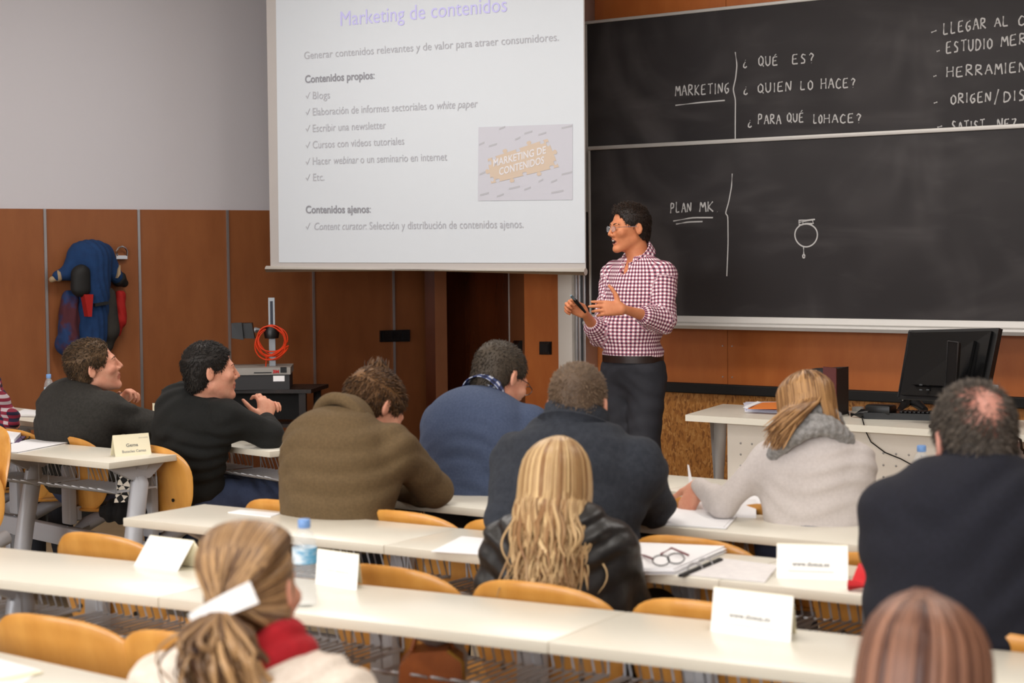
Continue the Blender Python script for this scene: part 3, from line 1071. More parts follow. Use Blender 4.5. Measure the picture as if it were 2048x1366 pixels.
lw = lambda x, y: on_plane(x, y, LN, LW - 0.022)
wall_plate('long black four-gang socket strip on the dark panel under the screen', [lw(759, 684), lw(818, 683), lw(818, 659), lw(759, 661)], -LN, None, 3)
fw = lambda x, y: at_Y(x, y, FY - 0.012)
wall_plate('square black switch on the orange pillar panel left of the post', [fw(1081, 709), fw(1104, 709), fw(1104, 683), fw(1081, 683)], np.array([0, -1.0, 0]))
pn = unit(np.cross(c4 - c3, [0, 0, 1.0]))
pw = lambda x, y: on_plane(x, y, pn, c3 @ pn)
pnn = pn if (EYE - c3) @ pn > 0 else -pn
wall_plate('narrow-looking black switch on the side of the pillar', [pw(1031, 706), pw(1045, 706), pw(1045, 681), pw(1031, 681)], pnn)

M_chrome = mat('chrome', (210, 210, 212), 0.12, metal=1.0)
hk = thing('coat_hook', 'chrome loop coat hook on the wood panel right of the hanging coat', 'hook', lw(239, 515))
part('base', MB().slab(lw(228, 518), lw(250, 518), lw(250, 511), lw(228, 511), -LN * 0.03), M_chrome, hk, True)
mb = MB()
q = [(229, 512), (228, 503), (232, 496), (239, 493), (246, 496), (250, 503), (249, 512)]
mb.tube([lw(x, y) - LN * 0.03 for x, y in q], 0.006, 8)
part('loop', mb, M_chrome, hk, True)


def lwp(x, y, o=0.0): return on_plane(x, y, LN, LW - 0.03) - LN * o


COAT_D = (on_plane(175, 600, LN, LW - 0.03) - EYE) @ CM[2]


def coat():
    vol_c = lambda x, y, o: lwp(x, y, o)
    lo = np.min([lwp(x, y, o) for x in (80, 265) for y in (470, 810) for o in (-0.02, 0.28)], 0)
    hi = np.max([lwp(x, y, o) for x in (80, 265) for y in (470, 810) for o in (-0.02, 0.28)], 0)
    px = 1 / 345.0

    def mk(parts_, h=0.009, rip=0.006, seed=1):
        v = Vol(lo, hi, h)
        for a, b, r1, r2, k in parts_:
            v.cap(lwp(*a), lwp(*b), r1 * px, r2 * px, k)
        v.ripple(rip, 0.075, [LD], seed)
        v.ripple(rip * 0.6, 0.05, [LD + np.array([0, 0, 0.3])], seed + 1)
        v.plane(lwp(175, 600, 0.0), LN)
        P, Q = v.mesh()
        return smooth_verts(P, Q, 1), Q
    r = thing('coat', 'blue patchwork coat with a black bag-like pocket and red patches hanging on the left wall', 'coat', lwp(175, 600, 0.0))
    blue = mat('blue_wool', (10, 42, 82), 0.92, col2=(14, 50, 92), nscale=25)
    dark = mat('charcoal_wool', (36, 34, 32), 0.9, col2=(50, 46, 40), nscale=8)
    red = mat('red_wool', (150, 16, 10), 0.85)
    maroon = mat('maroon_wool', (70, 28, 36), 0.9, col2=(24, 50, 92), nscale=6, lo=0.45, hi=0.55)
    tan = mat('tan_wool', (150, 128, 100), 0.9)
    P, Q = mk([((150, 505, .05), (195, 505, .05), 20, 20, .02), ((142, 515, .06), (126, 545, .065), 18, 14, .03), ((126, 545, .065), (106, 552, .06), 14, 11, .02), ((200, 515, .06), (222, 552, .06), 19, 15, .03), ((172, 520, .06), (170, 670, .06), 40, 34, .03), ((172, 640, .05), (178, 690, .05), 30, 14, .03)], seed=3)
    quad_obj('body_panel', P, Q, blue, r)
    P, Q = mk([((132, 600, .06), (126, 690, .06), 20, 22, .03), ((126, 680, .06), (124, 688, .05), 22, 18, .02)], seed=5)
    quad_obj('left_skirt', P, Q, maroon, r)
    P, Q = mk([((204, 590, .07), (206, 660, .07), 16, 22, .03), ((206, 660, .06), (205, 690, .05), 20, 14, .02)], seed=8)
    quad_obj('right_skirt', P, Q, dark, r)
    P, Q = mk([((232, 590, .05), (232, 640, .05), 10, 13, .02), ((231, 640, .05), (226, 668, .05), 12, 6, .02)], seed=11)
    quad_obj('red_lining', P, Q, red, r)
    P, Q = mk([((106, 552, .06), (99, 558, .055), 10, 8, .02)], seed=13)
    quad_obj('cuff', P, Q, tan, r)
    P, Q = mk([((232, 560, .05), (240, 566, .05), 16, 9, .02)], seed=14)
    quad_obj('black_collar', P, Q, M_black_matt, r)
    P, Q = mk([((131, 548, .15), (131, 577, .15), 13, 13, .0), ((143, 545, .15), (144, 577, .15), 13, 13, .025), ((137, 542, .15), (137, 580, .15), 12, 12, .025)], rip=0.002, seed=19)
    quad_obj('pocket', P, Q, M_black_matt, r)
    part('red_patch', MB().slab(lwp(146, 632, .19), lwp(153, 632, .19), lwp(156, 588, .19), lwp(138, 588, .19), LN * 0.05), red, r, True)
    part('tan_patch', MB().slab(lwp(215, 556, .125), lwp(221, 548, .125), lwp(222, 530, .115), lwp(217, 538, .12), LN * 0.03), tan, r, True)
    part('belt', MB().slab(lwp(160, 612, .19), lwp(186, 608, .19), lwp(186, 602, .19), lwp(160, 606, .19), LN * 0.05), M_black_matt, r, True)
    # dark trousers-like piece hanging lower behind the man's head
    P, Q = mk([((146, 700, .04), (146, 740, .04), 10, 9, .02), ((205, 690, .04), (203, 712, .04), 14, 8, .02)], seed=17)
    quad_obj('hem', P, Q, dark, r)


coat()
# ------------------------------------------------------------------ rows of tables and chairs
TZ, TT, TW = 0.74, 0.025, 0.352                        # table height, board thickness, depth


class Row:
    def __init__(s, a, b, ext_l=0.0, ext_r=0.0):
        a, b = np.asarray(a, float), np.asarray(b, float)
        s.d = unit([b[0] - a[0], b[1] - a[1], 0])
        s.n = np.array([-s.d[1], s.d[0], 0.0])         # towards the front of the room
        s.a = np.array([a[0], a[1], 0]) - s.d * ext_l
        s.L = np.hypot(b[0] - a[0], b[1] - a[1]) + ext_l + ext_r
        s.ang = math.atan2(s.d[1], s.d[0])

    def p(s, t, q=0.0, z=0.0):
        return s.a + s.d * t + s.n * q + np.array([0, 0, z])

    def t_of(s, pt): return float((np.asarray(pt) - s.a)[:2] @ s.d[:2])


def basket_mb(W, D):
    """hairpin wire basket hung under the board; local x along the table, y to the front, z from the board's underside"""
    mb = MB()
    n = max(3, int(W / 0.05))
    r = 0.003
    z = -0.105
    for k in range(n):
        x = (k + 0.5) * W / n - W / 2
        g = 0.012
        loop = [(x - g, -0.015, z + 0.012), (x - g * 0.7, -0.032, z + 0.018), (x, -0.038, z + 0.02), (x + g * 0.7, -0.032, z + 0.018), (x + g, -0.015, z + 0.012)]
        mb.tube([(x - g, D - 0.02, -0.05), (x - g, D, z), (x - g, 0.02, z)] + loop + [(x + g, 0.02, z), (x + g, D, z), (x + g, D - 0.02, -0.05)], r, 5)
    for y in (0.03, D * 0.5, D - 0.005):
        mb.tube([(-W / 2, y, z - 0.004), (W / 2, y, z - 0.004)], r * 1.2, 5)
    mb.tube([(-W / 2, D - 0.015, -0.05), (W / 2, D - 0.015, -0.05)], r, 5)
    for sx in (-1, 1):
        mb.tube([(sx * W / 2, 0.03, -0.002), (sx * W / 2, 0.03, z), (sx * W / 2, D - 0.005, z), (sx * W / 2, D - 0.01, -0.002)], r * 1.2, 5)
    return mb


BASKET = {}


def row_table(row, label, seams, legs, baskets, end_l=True, end_r=True, bracket=None, panel=None):
    r = thing('bench_table', label, 'table', row.p(row.L / 2), row.ang, 'long cream bench tables')
    H = row.L / 2
    cuts = [0.0] + list(seams) + [row.L]
    for i in range(len(cuts) - 1):
        x0, x1 = cuts[i] - H + 0.0008, cuts[i + 1] - H - 0.0008
        mb = MB().box(((x0 + x1) / 2, TW / 2, TZ - TT / 2), (x1 - x0, TW, TT), 0.002, mi=0)
        o = part('tabletop', mb, [M_cream, M_edge], r)
        for p in o.data.polygons:
            if abs(p.normal.z) < 0.5: p.material_index = 1
    for t, lean in legs:
        x = t - H
        mb = MB().tube([(x, 0.20, TZ - TT), (x, 0.195, TZ - 0.1), (x + lean * 0.4, 0.15, TZ - 0.3), (x + lean, 0.12, 0.28), (x + lean, 0.12, 0.0)], 0.036, 16)
        lg = part('leg', mb, M_grey_metal, r, smooth=60)
        part('foot_plate', MB().lathe([(0.055, 0.0), (0.055, 0.006), (0.04, 0.012)], (x + lean, 0.12, 0), 20), M_grey_metal, lg)
        part('bracket', MB().prism([(x - 0.012, 0.03, TZ - TT), (x - 0.012, TW - 0.03, TZ - TT), (x - 0.012, 0.24, TZ - 0.085), (x - 0.012, 0.15, TZ - 0.085)], (0.024, 0, 0)), M_grey_metal, r)
    for t, W in baskets:
        key = round(W, 2)
        if key not in BASKET:
            o = part('wire_basket', basket_mb(W, 0.24), M_wire, r, smooth=60)
            BASKET[key] = o
        else:
            o = BASKET[key].copy(); COL.objects.link(o); o.parent = r
        o.location = (t - H, 0.06, TZ - TT)
    if panel:
        t0, t1, z0, z1 = panel
        part('modesty_panel', MB().box(((t0 + t1) / 2 - H, TW - 0.02, (z0 + z1) / 2), (t1 - t0, 0.016, z1 - z0), 0.003), mat('dark_grey_panel', (74, 72, 72), 0.5), r)
    return r


def superell(a, b, n, N=40, taper=0.0):
    out = []
    for k in range(N):
        t = 2 * PI * k / N
        c, s = math.cos(t), math.sin(t)
        x = a * math.copysign(abs(c) ** (2 / n), c); z = b * math.copysign(abs(s) ** (2 / n), s)
        out.append((x * (1 + taper * z / b), z))
    return out


def make_chair():
    r = thing('lecture_chair', 'x', 'chair')
    cz, b = 0.61, 0.155
    mb = MB().disc(superell(0.205, b, 2.7, 44, 0.13), lambda x, z: (x, 0.9 * x * x - 0.16 * z - 0.3 * z * z * (z > 0), cz + z), 0.013, 8)
    part('backrest', mb, M_beech, r, smooth=60)
    mb = MB().disc(superell(0.2, 0.195, 3.0, 44, 0.06), lambda x, y: (x, 0.205 + y, 0.452 + 0.35 * x * x - (0.9 * (y - 0.1) ** 2 if y > 0.1 else 0) + (0.6 * (y + 0.12) ** 2 if y < -0.12 else 0)), 0.013, 8)
    part('seat', mb, M_beech, r, smooth=60)
    part('bracket', MB().box((0, -0.028, 0.52), (0.072, 0.034, 0.25), 0.006).box((0.0, -0.006, 0.44), (0.05, 0.05, 0.06), 0.006), M_grey_metal, r)
    part('swing_arm', MB().tube([(0, -0.03, 0.36), (0, 0.05, 0.385), (0, 0.16, 0.425), (0, 0.2, 0.438)], [0.03, 0.032, 0.028, 0.03], 12), M_grey_metal, r, smooth=60)
    mb = MB()
    for x in (-0.11, 0.11):
        mb.lathe([(0.007, -0.002), (0.007, 0.003)], (x, 0.9 * x * x + 0.16 * 0.06 - 0.012, 0.55), 10, R=[[1, 0, 0], [0, 0, 1], [0, -1, 0]])
    part('bolt', mb, M_black, r)
    return r


CHAIR = make_chair()
CHAIR_USED = [False]


def place_chair(row, t, label, q=-0.36, dz=0.0, turn=0.0):
    p = row.p(t, q)
    if not CHAIR_USED[0]:
        CHAIR_USED[0] = True
        CHAIR.location = tuple(p + [0, 0, dz]); CHAIR.rotation_euler = (0, 0, row.ang + turn); CHAIR['label'] = label; CHAIR['group'] = 'beech chairs of the bench rows'
        return CHAIR
    return dup(CHAIR, p + [0, 0, dz], row.ang + turn, label, 'beech chairs of the bench rows')


def seat_beam(row, t0, t1, label, q=-0.40):
    r = thing('seat_rail', label, 'seat rail', row.p((t0 + t1) / 2, q), row.ang, 'grey seat rails')
    W = (t1 - t0) / 2
    part('bar', MB().box((0, 0, 0.345), (2 * W, 0.045, 0.08), 0.006), M_grey_metal, r)
    n = max(2, int(2 * W / 0.9) + 1)
    for k in range(n):
        x = -W + 0.12 + k * (2 * W - 0.24) / (n - 1)
        part('leg', MB().tube([(x, 0, 0.0), (x, 0, 0.31)], 0.024, 14).lathe([(0.05, 0), (0.05, 0.008), (0.028, 0.02)], (x, 0, 0), 18), M_grey_metal, r, smooth=60)


R1 = Row((-4.36, 5.045), (-2.25, 5.03), 0.0, 1.1)
R2 = Row((-4.34, 4.335), (-2.238, 4.395), 0.0, 0.75)
R3 = Row(at_z(245.6, 1036.1, TZ), at_z(1744, 1192, TZ), 0.0, 0.85)
R4 = Row(at_z(0, 1158.1, TZ), at_z(1688, 1352, TZ), 0.75, 0.75)
f5a, f5b = at_z(0, 1304, TZ), at_z(276, 1364, TZ)
d5 = unit(f5b - f5a); n5 = np.array([-d5[1], d5[0], 0])
R5 = Row(f5a - n5 * TW, f5b - n5 * TW, 0.8, 2.3)
LD2 = Row(at_z(0, 904.6, TZ), at_z(217.9, 925.9, TZ), 1.2, 0.0)
LD1 = Row((-7.233, 5.46), at_z(539.5, 903, TZ)[:2], 0.9, 0.0)

# row tables
def bk(row, px_list, W=0.46):
    return [(t, W) for t in px_list]


row_table(R1, 'cream front bench table where a scarfed woman leans, nearest the teacher desk', [1.05, 2.1], [(0.3, 0), (1.8, 0), (3.0, 0)], [(0.32, .46), (0.83, .46), (1.36, .46), (1.86, .46), (2.4, .46)])
row_table(R2, 'cream bench table where a man in a brown jumper rests his elbow', [1.0, 2.1], [(0.35, 0), (1.5, 0), (2.4, 0)], [(0.28, .46), (0.78, .46), (1.3, .46), (1.8, .46), (2.35, .46)])
s3 = [R3.t_of(at_z(760, 1092, TZ)), R3.t_of(at_z(1426, 1164, TZ))]
row_table(R3, 'cream bench table with free left end, where a blonde woman sits', s3, [(0.22, 0.0), (1.45, 0), (2.6, 0)], [(0.78, .46), (1.3, .46), (1.75, .46), (2.3, .46), (2.85, .46)])
s4 = [R4.t_of(at_z(310, 1196, TZ)), R4.t_of(at_z(1080, 1290, TZ))]
row_table(R4, 'long cream bench table in front of the woman with a ponytail', s4, [(0.62, 0), (1.95, 0), (3.3, 0)], [(0.5, .46), (1.02, .46), (1.52, .46), (2.06, .46), (2.56, .46), (3.08, .46)])
row_table(R5, 'nearest cream bench table, only its corner in view, with a folded card', [1.4, 2.6], [(0.5, 0), (2.0, 0), (3.4, 0)], [])
row_table(LD2, 'cream bench table of the left block with the Gema name card', [0.75], [(LD2.L - 0.055, 0.03), (LD2.L - 0.72, 0.0)], [(LD2.L - 0.28, .42), (LD2.L - 0.76, .42), (LD2.L - 1.25, .42)])
row_table(LD1, 'cream bench table along the left wall where two men in dark jumpers lean', [0.95, 1.9], [(0.5, 0), (LD1.L - 0.9, 0)], [(LD1.L - 0.26, .44), (LD1.L - 0.76, .44)], panel=(LD1.L - 1.1, LD1.L - 0.05, 0.33, 0.55))


# chairs: position read off each chair's own place, along its row
def ct(row, px, py, z=0.75):
    return row.t_of(at_z(px, py, z))


for row, px, py, lab in (
        (R1, 905, 962, 'beech chair back behind the man in the blue jumper'),
        (R1, 1345, 1003, 'beech chair back beside the elbow of the dark fleece man'),
        (R1, 1585, 1018, 'beech chair back behind the woman with the grey scarf'),
        (R2, 565, 1012, 'beech chair back at the hip of the man in the brown jumper'),
        (R2, 800, 1036, 'beech chair back under the elbow of the man in the brown jumper'),
        (R2, 1010, 1056, 'beech chair back behind the blonde woman, mostly hidden by her'),
        (R2, 1372, 1088, 'beech chair back behind the folded glasses and papers'),
        (R2, 1740, 1128, 'beech chair back beside the red case'),
        (R3, 185, 1082, 'beech chair back left of the blank tent card'),
        (R3, 755, 1150, 'beech chair back right of the tent card by the bottle'),
        (R3, 1050, 1185, 'beech chair back behind the leather jacket'),
        (R3, 1385, 1225, 'beech chair back left of the big tent card'),
        (R3, 1960, 1290, 'beech chair back at the right edge behind the navy jumper man'),
        (R4, 35, 1265, 'empty beech chair in the lower left corner, its rounded back facing'),
        (R4, 300, 1302, 'empty beech chair left of the woman with the ponytail'),
        (LD1, 10, 850, 'beech chair back at the left edge behind the cord-looped notebook'),
        (LD1, 95, 862, 'beech chair back behind the loose papers, left block'),
        (LD1, 200, 876, 'beech chair back left of the Gema card'),
        (LD1, 392, 890, 'beech chair back behind the black jumper man, right of the Gema card'),
):
    t, q = ct(row, px, py), -0.36
    nxt = {id(R1): R2, id(R2): R3, id(R3): R4, id(R4): R5, id(LD1): LD2}[id(row)]
    pc = row.p(t, q)
    gap = (pc - nxt.a) @ nxt.n - TW                     # clear of the table behind
    if gap < 0.055: q += (0.055 if 'right of the Gema' not in lab else 0.02) - gap
    place_chair(row, t, lab, q=q)
# an empty chair of the left block, only its edge enters the frame
e = at_Y(-78, 985, 4.17)
place_chair(LD2, LD2.t_of(e), 'beech chair cut by the left edge of the frame')
for ch in bpy.data.objects:
    if ch.parent and ch.name.startswith('seat') and ch.parent.get('label', '').endswith('cut by the left edge of the frame'):
        ch.rotation_euler = (math.radians(78), 0, 0); ch.location = (0, 0.47, 0.4)   # tipped up
seat_beam(R1, 0.1, 2.0, 'grey steel rail carrying the front row chairs')
seat_beam(R2, 0.0, 2.7, 'grey steel rail carrying the chairs behind the brown jumper row')
seat_beam(R3, 0.1, 3.1, 'grey steel rail carrying the chairs of the blonde woman row')
seat_beam(R4, 0.3, 3.4, 'grey steel rail carrying the chairs in the lower left')
seat_beam(LD1, 0.3, LD1.L - 0.15, 'grey steel rail carrying the chairs of the left block by the wall')

# ------------------------------------------------------------------ teacher's desk
ddk = thing('teacher_desk', 'cream teacher desk with round metal legs and a dimpled metal front', 'desk', at_z(1371, 830, TZ) * [1, 1, 0])
dl, dr = at_z(1370.6, 829.5, TZ), at_z(1900, 861, TZ)
dd = unit(dr - dl); dn = np.array([-dd[1], dd[0], 0.0])
dl2 = at_z(1446, 807.8, TZ)
DW = 1.75
fl = dl; fr = dl + dd * DW
bl_, brk = dl2, dl2 + dd * (DW - 0.02)
z1 = np.array([0, 0, 1.0])
part('desktop', MB().slab(fl, fr, brk, bl_, -z1 * 0.03), [M_cream], ddk, True)
pin = dn * 0.10 + dd * 0.05
front_l = fl + dn * 0.09 + dd * 0.18 - z1 * 0.03
mbp = MB().slab(front_l, front_l + dd * 1.45, front_l + dd * 1.45 - z1 * 0.60, front_l - z1 * 0.60, dn * 0.015)
part('front_panel', mbp, mat('pale_metal_sheet', (240, 232, 220), 0.45, metal=0.1), ddk, True)
dm = MB()
for i in range(22):
    for j in range(7):
        p = front_l + dd * (0.075 + i * 0.0628) - z1 * (0.1 + j * 0.0535) - dn * 0.001
        dm.lathe([(0.0055, 0.0), (0.0045, 0.0025), (0.002, 0.0035)], p, 8, R=np.array([dd, z1, -dn]).T)
part('dimple_pattern', dm, mat('pale_metal_dimple', (170, 166, 162), 0.4, metal=0.2), ddk, True)
for t in (0.13, 1.66):
    p = fl + dn * 0.09 + dd * t
    part('leg', MB().tube([p - z1 * 0.03, p * [1, 1, 0]], 0.042, 20).lathe([(0.06, 0), (0.06, 0.01), (0.045, 0.02)], p * [1, 1, 0], 20), mat('pale_grey_metal', (206, 206, 208), 0.4, metal=0.05), ddk, True, smooth=60)
    p = fl + dn * 0.48 + dd * t
    part('leg', MB().tube([p - z1 * 0.03, p * [1, 1, 0]], 0.042, 20), M_grey_metal, ddk, True, smooth=60)


def desk(px, py, up=0.0): return at_z(px, py, TZ + up)


def stack(name, label, cat, corners, h, m, n=1, jit=0.006, group=None, extra=None):
    """loose sheets lying on one another: each sheet slightly turned"""
    c = [np.asarray(p, float) for p in corners]
    cen = sum(c) / 4
    mb = MB()
    rs = random.Random(sum(map(ord, label)))
    for k in range(n):
        a = rs.uniform(-1, 1) * jit * 4
        R = np.array([[math.cos(a), -math.sin(a), 0], [math.sin(a), math.cos(a), 0], [0, 0, 1]])
        o = np.array([rs.uniform(-1, 1) * jit, rs.uniform(-1, 1) * jit, h / n * k])
        q = [cen + R @ (p - cen) + o for p in c]
        mb.slab(*[p + z1 * (h / n * 0.92) for p in q], -z1 * (h / n * 0.92))
    return solo(name, mb, m, label, cat, group, smooth=None)


# papers and orange folder on the desk
stack('paper_stack', 'stack of white papers under the orange folder on the teacher desk', 'paper', [desk(1492, 823), desk(1562, 826), desk(1560, 812), desk(1488, 812)], 0.022, mat('bluish_paper', (226, 226, 240), 0.75), 8)
fo = thing('folder', 'orange cardboard folder with red inside on the paper stack of the teacher desk', 'folder', desk(1525, 815, 0.022))
part('cover', MB().slab(desk(1496, 818, 0.022), desk(1560, 818, 0.03), desk(1558, 805, 0.036), desk(1525, 806, 0.034), z1 * 0.003), mat('orange_card', (228, 130, 58), 0.7), fo, True)
part('inside', MB().slab(desk(1497, 818, 0.0215), desk(1560, 820, 0.0235), desk(1560, 812, 0.0245), desk(1505, 814, 0.0225), z1 * 0.0012), mat('red_card', (150, 34, 30), 0.7), fo, True)
solo('paper_sheet', MB().slab(desk(1486, 815, 0.028), desk(1496, 816, 0.03), desk(1523, 805, 0.035), desk(1515, 803, 0.034), z1 * 0.002), M_paper, 'white sheet slanting out from behind the orange folder', 'paper')
# dark red box file
bx = thing('box_file', 'dark red box file standing on the teacher desk behind the woman', 'box file', desk(1655, 832))
b0, b1 = desk(1646, 833), desk(1673, 834)
bd = unit(b1 - b0); bn = np.array([-bd[1], bd[0], 0])
part('spine', MB().slab(b0, b0 + bd * 0.065, b0 + bd * 0.065 + z1 * 0.23, b0 + z1 * 0.235, bn * 0.012), mat('oxblood_card', (84, 28, 26), 0.6), bx, True)
part('body', MB().slab(b0 - bd * 0.10 + bn * 0.012, b0 + bd * 0.06 + bn * 0.012, b0 + bd * 0.06 + bn * 0.012 + z1 * 0.225, b0 - bd * 0.10 + bn * 0.012 + z1 * 0.215, bn * 0.18), mat('near_black_card', (28, 27, 30), 0.6), bx, True)
# keyboard-like black device with cable
kb = thing('keyboard', 'black keyboard device lying at the front edge of the teacher desk', 'keyboard', desk(1780, 838))
k0, k1 = desk(1727, 838), desk(1880, 842)
kd = unit(k1 - k0); kn = np.array([-kd[1], kd[0], 0])
part('body', MB().slab(k0, k1, k1 + kn * 0.16, k0 + kn * 0.16, z1 * 0.03), M_black, kb, True)
part('palm_rest', MB().tube([k0 + kn * 0.06 - kd * 0.07 + z1 * 0.012, k0 + kn * 0.05 - kd * 0.02 + z1 * 0.02, k0 + kn * 0.04 + kd * 0.02 + z1 * 0.02], [0.01, 0.022, 0.024], 12), M_black, kb, True, smooth=60)
part('end_block', MB().box(k0 + kd * 0.07 + kn * 0.05 + z1 * 0.04, (0.13, 0.08, 0.05), 0.012), M_black, kb, True)
keys = MB()
for i in range(9):
    for j in range(3):
        keys.box(k0 + kd * (0.17 + i * 0.02) + kn * (0.03 + j * 0.03) + z1 * 0.034, (0.015, 0.02, 0.01), 0.003)
part('key', keys, mat('key_black', (24, 24, 26), 0.4), kb, True)
ms = thing('telephone', 'black curved handset device behind the keyboard', 'telephone', desk(1825, 830))
part('body', MB().tube([desk(1795, 833) + z1 * 0.02, desk(1812, 829) + z1 * 0.055, desk(1830, 829) + z1 * 0.06, desk(1850, 833) + z1 * 0.03], [0.014, 0.024, 0.026, 0.016], 12), M_black, ms, True, smooth=60)
part('rim', MB().tube([desk(1805, 830) + z1 * 0.07, desk(1820, 829) + z1 * 0.083, desk(1838, 831) + z1 * 0.075], 0.004, 8), M_alu, ms, True, smooth=60)
solo('adhesive_tape', MB().lathe([(0.028, 0), (0.03, 0.001), (0.03, 0.02), (0.028, 0.021), (0.02, 0.02), (0.02, 0.001)], desk(1716, 822), 20), mat('clear_tape', (200, 200, 196), 0.2, trans=0.6), 'clear roll of tape behind the black keyboard', 'tape')
cb = [desk(1723, 838) + z1 * 0.004, fl + dd * 0.83 - dn * 0.012 + z1 * 0.0]
cab_y = lambda x, y: on_plane(x, y, dn, (front_l - dn * 0.012) @ dn)
cp = [desk(1722, 833) + z1 * 0.006, desk(1724, 838) + z1 * 0.006, on_plane(1727, 846, dn, (fl - dn * 0.008) @ dn), cab_y(1731, 862), cab_y(1742, 884), cab_y(1770, 905), cab_y(1802, 918), cab_y(1826, 931), cab_y(1860, 950)]
solo('cable', MB().tube(cp, 0.0028, 6), M_black_matt, 'thin black cable hanging over the teacher desk front', 'cable', smooth=60)
cp = [desk(1674, 812) + z1 * 0.006, desk(1690, 814) + z1 * 0.02, desk(1695, 822) + z1 * 0.006, desk(1698, 832) + z1 * 0.006]
solo('cable', MB().tube(cp, 0.0026, 6), M_black_matt, 'short black cable curling between box file and keyboard', 'cable', smooth=60)

# monitor seen from the back, tilted
mo = thing('monitor', 'black flat monitor seen from behind on the teacher desk', 'monitor', desk(1880, 826))
md = 8.15
mA, mB, mC, mD = at_d(1796, 797, md + .1), at_d(1968, 806, md - .25), at_d(1998, 656, md - 0.2), at_d(1818, 660, md + .13)
mn = unit(np.cross(mB - mA, mD - mA))
if mn @ (EYE - mA) < 0: mn = -mn
part('frame', MB().slab(mA, mB, mC, mD, -mn * 0.03), [M_black], mo, True)
ce = (mA + mB + mC + mD) / 4
sh = lambda P, k: [ce + (p - ce) * k for p in P]
part('back_cover', MB().slab(*sh([mA, mB, mC, mD], 0.9), mn * 0.018).slab(*[p + mn * 0.018 for p in sh([mA, mB, mC, mD], 0.62)], mn * 0.02), mat('glossy_black', (9, 9, 10), 0.22), mo, True)
nk0 = at_d(1926, 690, md - 0.17); nk1 = at_d(1918, 815, md - 0.14)
nu = unit(nk1 - nk0); nr = unit(np.cross(nu, mn))
st = MB().slab(nk0 - nr * 0.026 + mn * 0.05, nk0 + nr * 0.026 + mn * 0.05, nk1 + nr * 0.026 + mn * 0.05, nk1 - nr * 0.026 + mn * 0.05, mn * 0.022)
part('stand_neck', st, M_black, mo, True)
part('neck_edge', MB().tube([nk0 - nr * 0.028 + mn * 0.074, nk1 - nr * 0.028 + mn * 0.074], 0.0035, 6).tube([nk0 + nr * 0.028 + mn * 0.074, nk1 + nr * 0.028 + mn * 0.074], 0.0025, 6).tube([nk0 - nr * 0.028 + mn * 0.074, nk0 + nr * 0.028 + mn * 0.074], 0.0025, 6), mat('grey_edge', (90, 90, 92), 0.3), mo, True)
bz = at_d(1918, 830, md - 0.14); bz[2] = TZ
part('stand_base', MB().lathe([(0.13, 0), (0.13, 0.008), (0.06, 0.018), (0.03, 0.03)], bz, 28).tube([bz + z1 * 0.02, nk1 + mn * 0.06], 0.03, 12), M_black, mo, True, smooth=50)
vt = MB()
for i in range(3):
    for j in range(2):
        p = at_d(1850 + 14 * i, 772 + 10 * j, md - 0.02) + mn * 0.03
        vt.box(p, (0.014, 0.006, 0.006))
part('port_grille', vt, mat('port_grey', (60, 62, 64), 0.5), mo, True)
ep = at_d(1819, 663, md + .12) + mn * 0.004; eq = at_d(1797, 794, md + .1) + mn * 0.004
part('bezel_edge', MB().tube([eq, ep, ep + (mC - mD) * 0.03], 0.003, 6), mat('grey_edge', (90, 90, 92), 0.3), mo, True)
wt = at_d(1985, 774, 8.2)
solo('eraser', MB().box(wt, (0.05, 0.03, 0.02), 0.006).tube([wt - z1 * 0.01, wt * [1, 1, 0] + z1 * TZ], 0.012, 8), mat('white_plastic', (232, 230, 236), 0.4), 'small white plastic piece sticking out right of the monitor', 'eraser')

# side cabinet at the right edge with cables and a small ring
sc = thing('side_cabinet', 'light wood cabinet at the right edge with a white sheet on its front', 'cabinet', at_z(2060, 930, 0.62) * [1, 1, 0])
sa = at_z(1990, 921, 0.62); sd = unit([1, -0.12, 0]); sn = np.array([-sd[1], sd[0], 0])
lw_ = mat('light_wood', (196, 142, 82), 0.5, col2=(184, 130, 72), nscale=10)
part('top', MB().slab(sa, sa + sd * 0.6, sa + sd * 0.6 + sn * 0.42, sa + sn * 0.42, -z1 * 0.025), lw_, sc, True)
part('body', MB().slab(sa + sd * 0.01 + sn * 0.012 - z1 * 0.025, sa + sd * 0.59 + sn * 0.012 - z1 * 0.025, sa + sd * 0.59 + sn * 0.41 - z1 * 0.025, sa + sd * 0.01 + sn * 0.41 - z1 * 0.025, -z1 * 0.595), lw_, sc, True)
q0 = sa + sd * 0.03 + sn * 0.010 - z1 * 0.06
part('notice', MB().slab(q0, q0 + sd * 0.085, q0 + sd * 0.085 - z1 * 0.075, q0 - z1 * 0.075, sn * -0.001), M_paper, sc, True)
rc = at_z(2040, 918, 0.62)
solo('marker_cap', MB().lathe([(0.016, 0), (0.018, 0.004), (0.018, 0.02), (0.012, 0.03)], rc, 14), mat('green_plastic', (60, 150, 90), 0.3), 'small green and white cap on the side cabinet', 'cap')
cp = [at_d(2026, 868, 7.6), at_d(2042, 880, 7.6), at_d(2044, 900, 7.6), at_d(2036, 908, 7.5), at_d(2025, 914, 7.4)]
cp = [at_z(2026, 870, 0.76), at_z(2041, 880, 0.72), at_z(2043, 897, 0.68), at_z(2052, 905, 0.66), at_z(2035, 910, 0.64), at_z(2024, 913, 0.63)]
solo('cable', MB().tube(cp, 0.006, 8), M_black_matt, 'black cable looping onto the side cabinet at the right edge', 'cable', smooth=60)

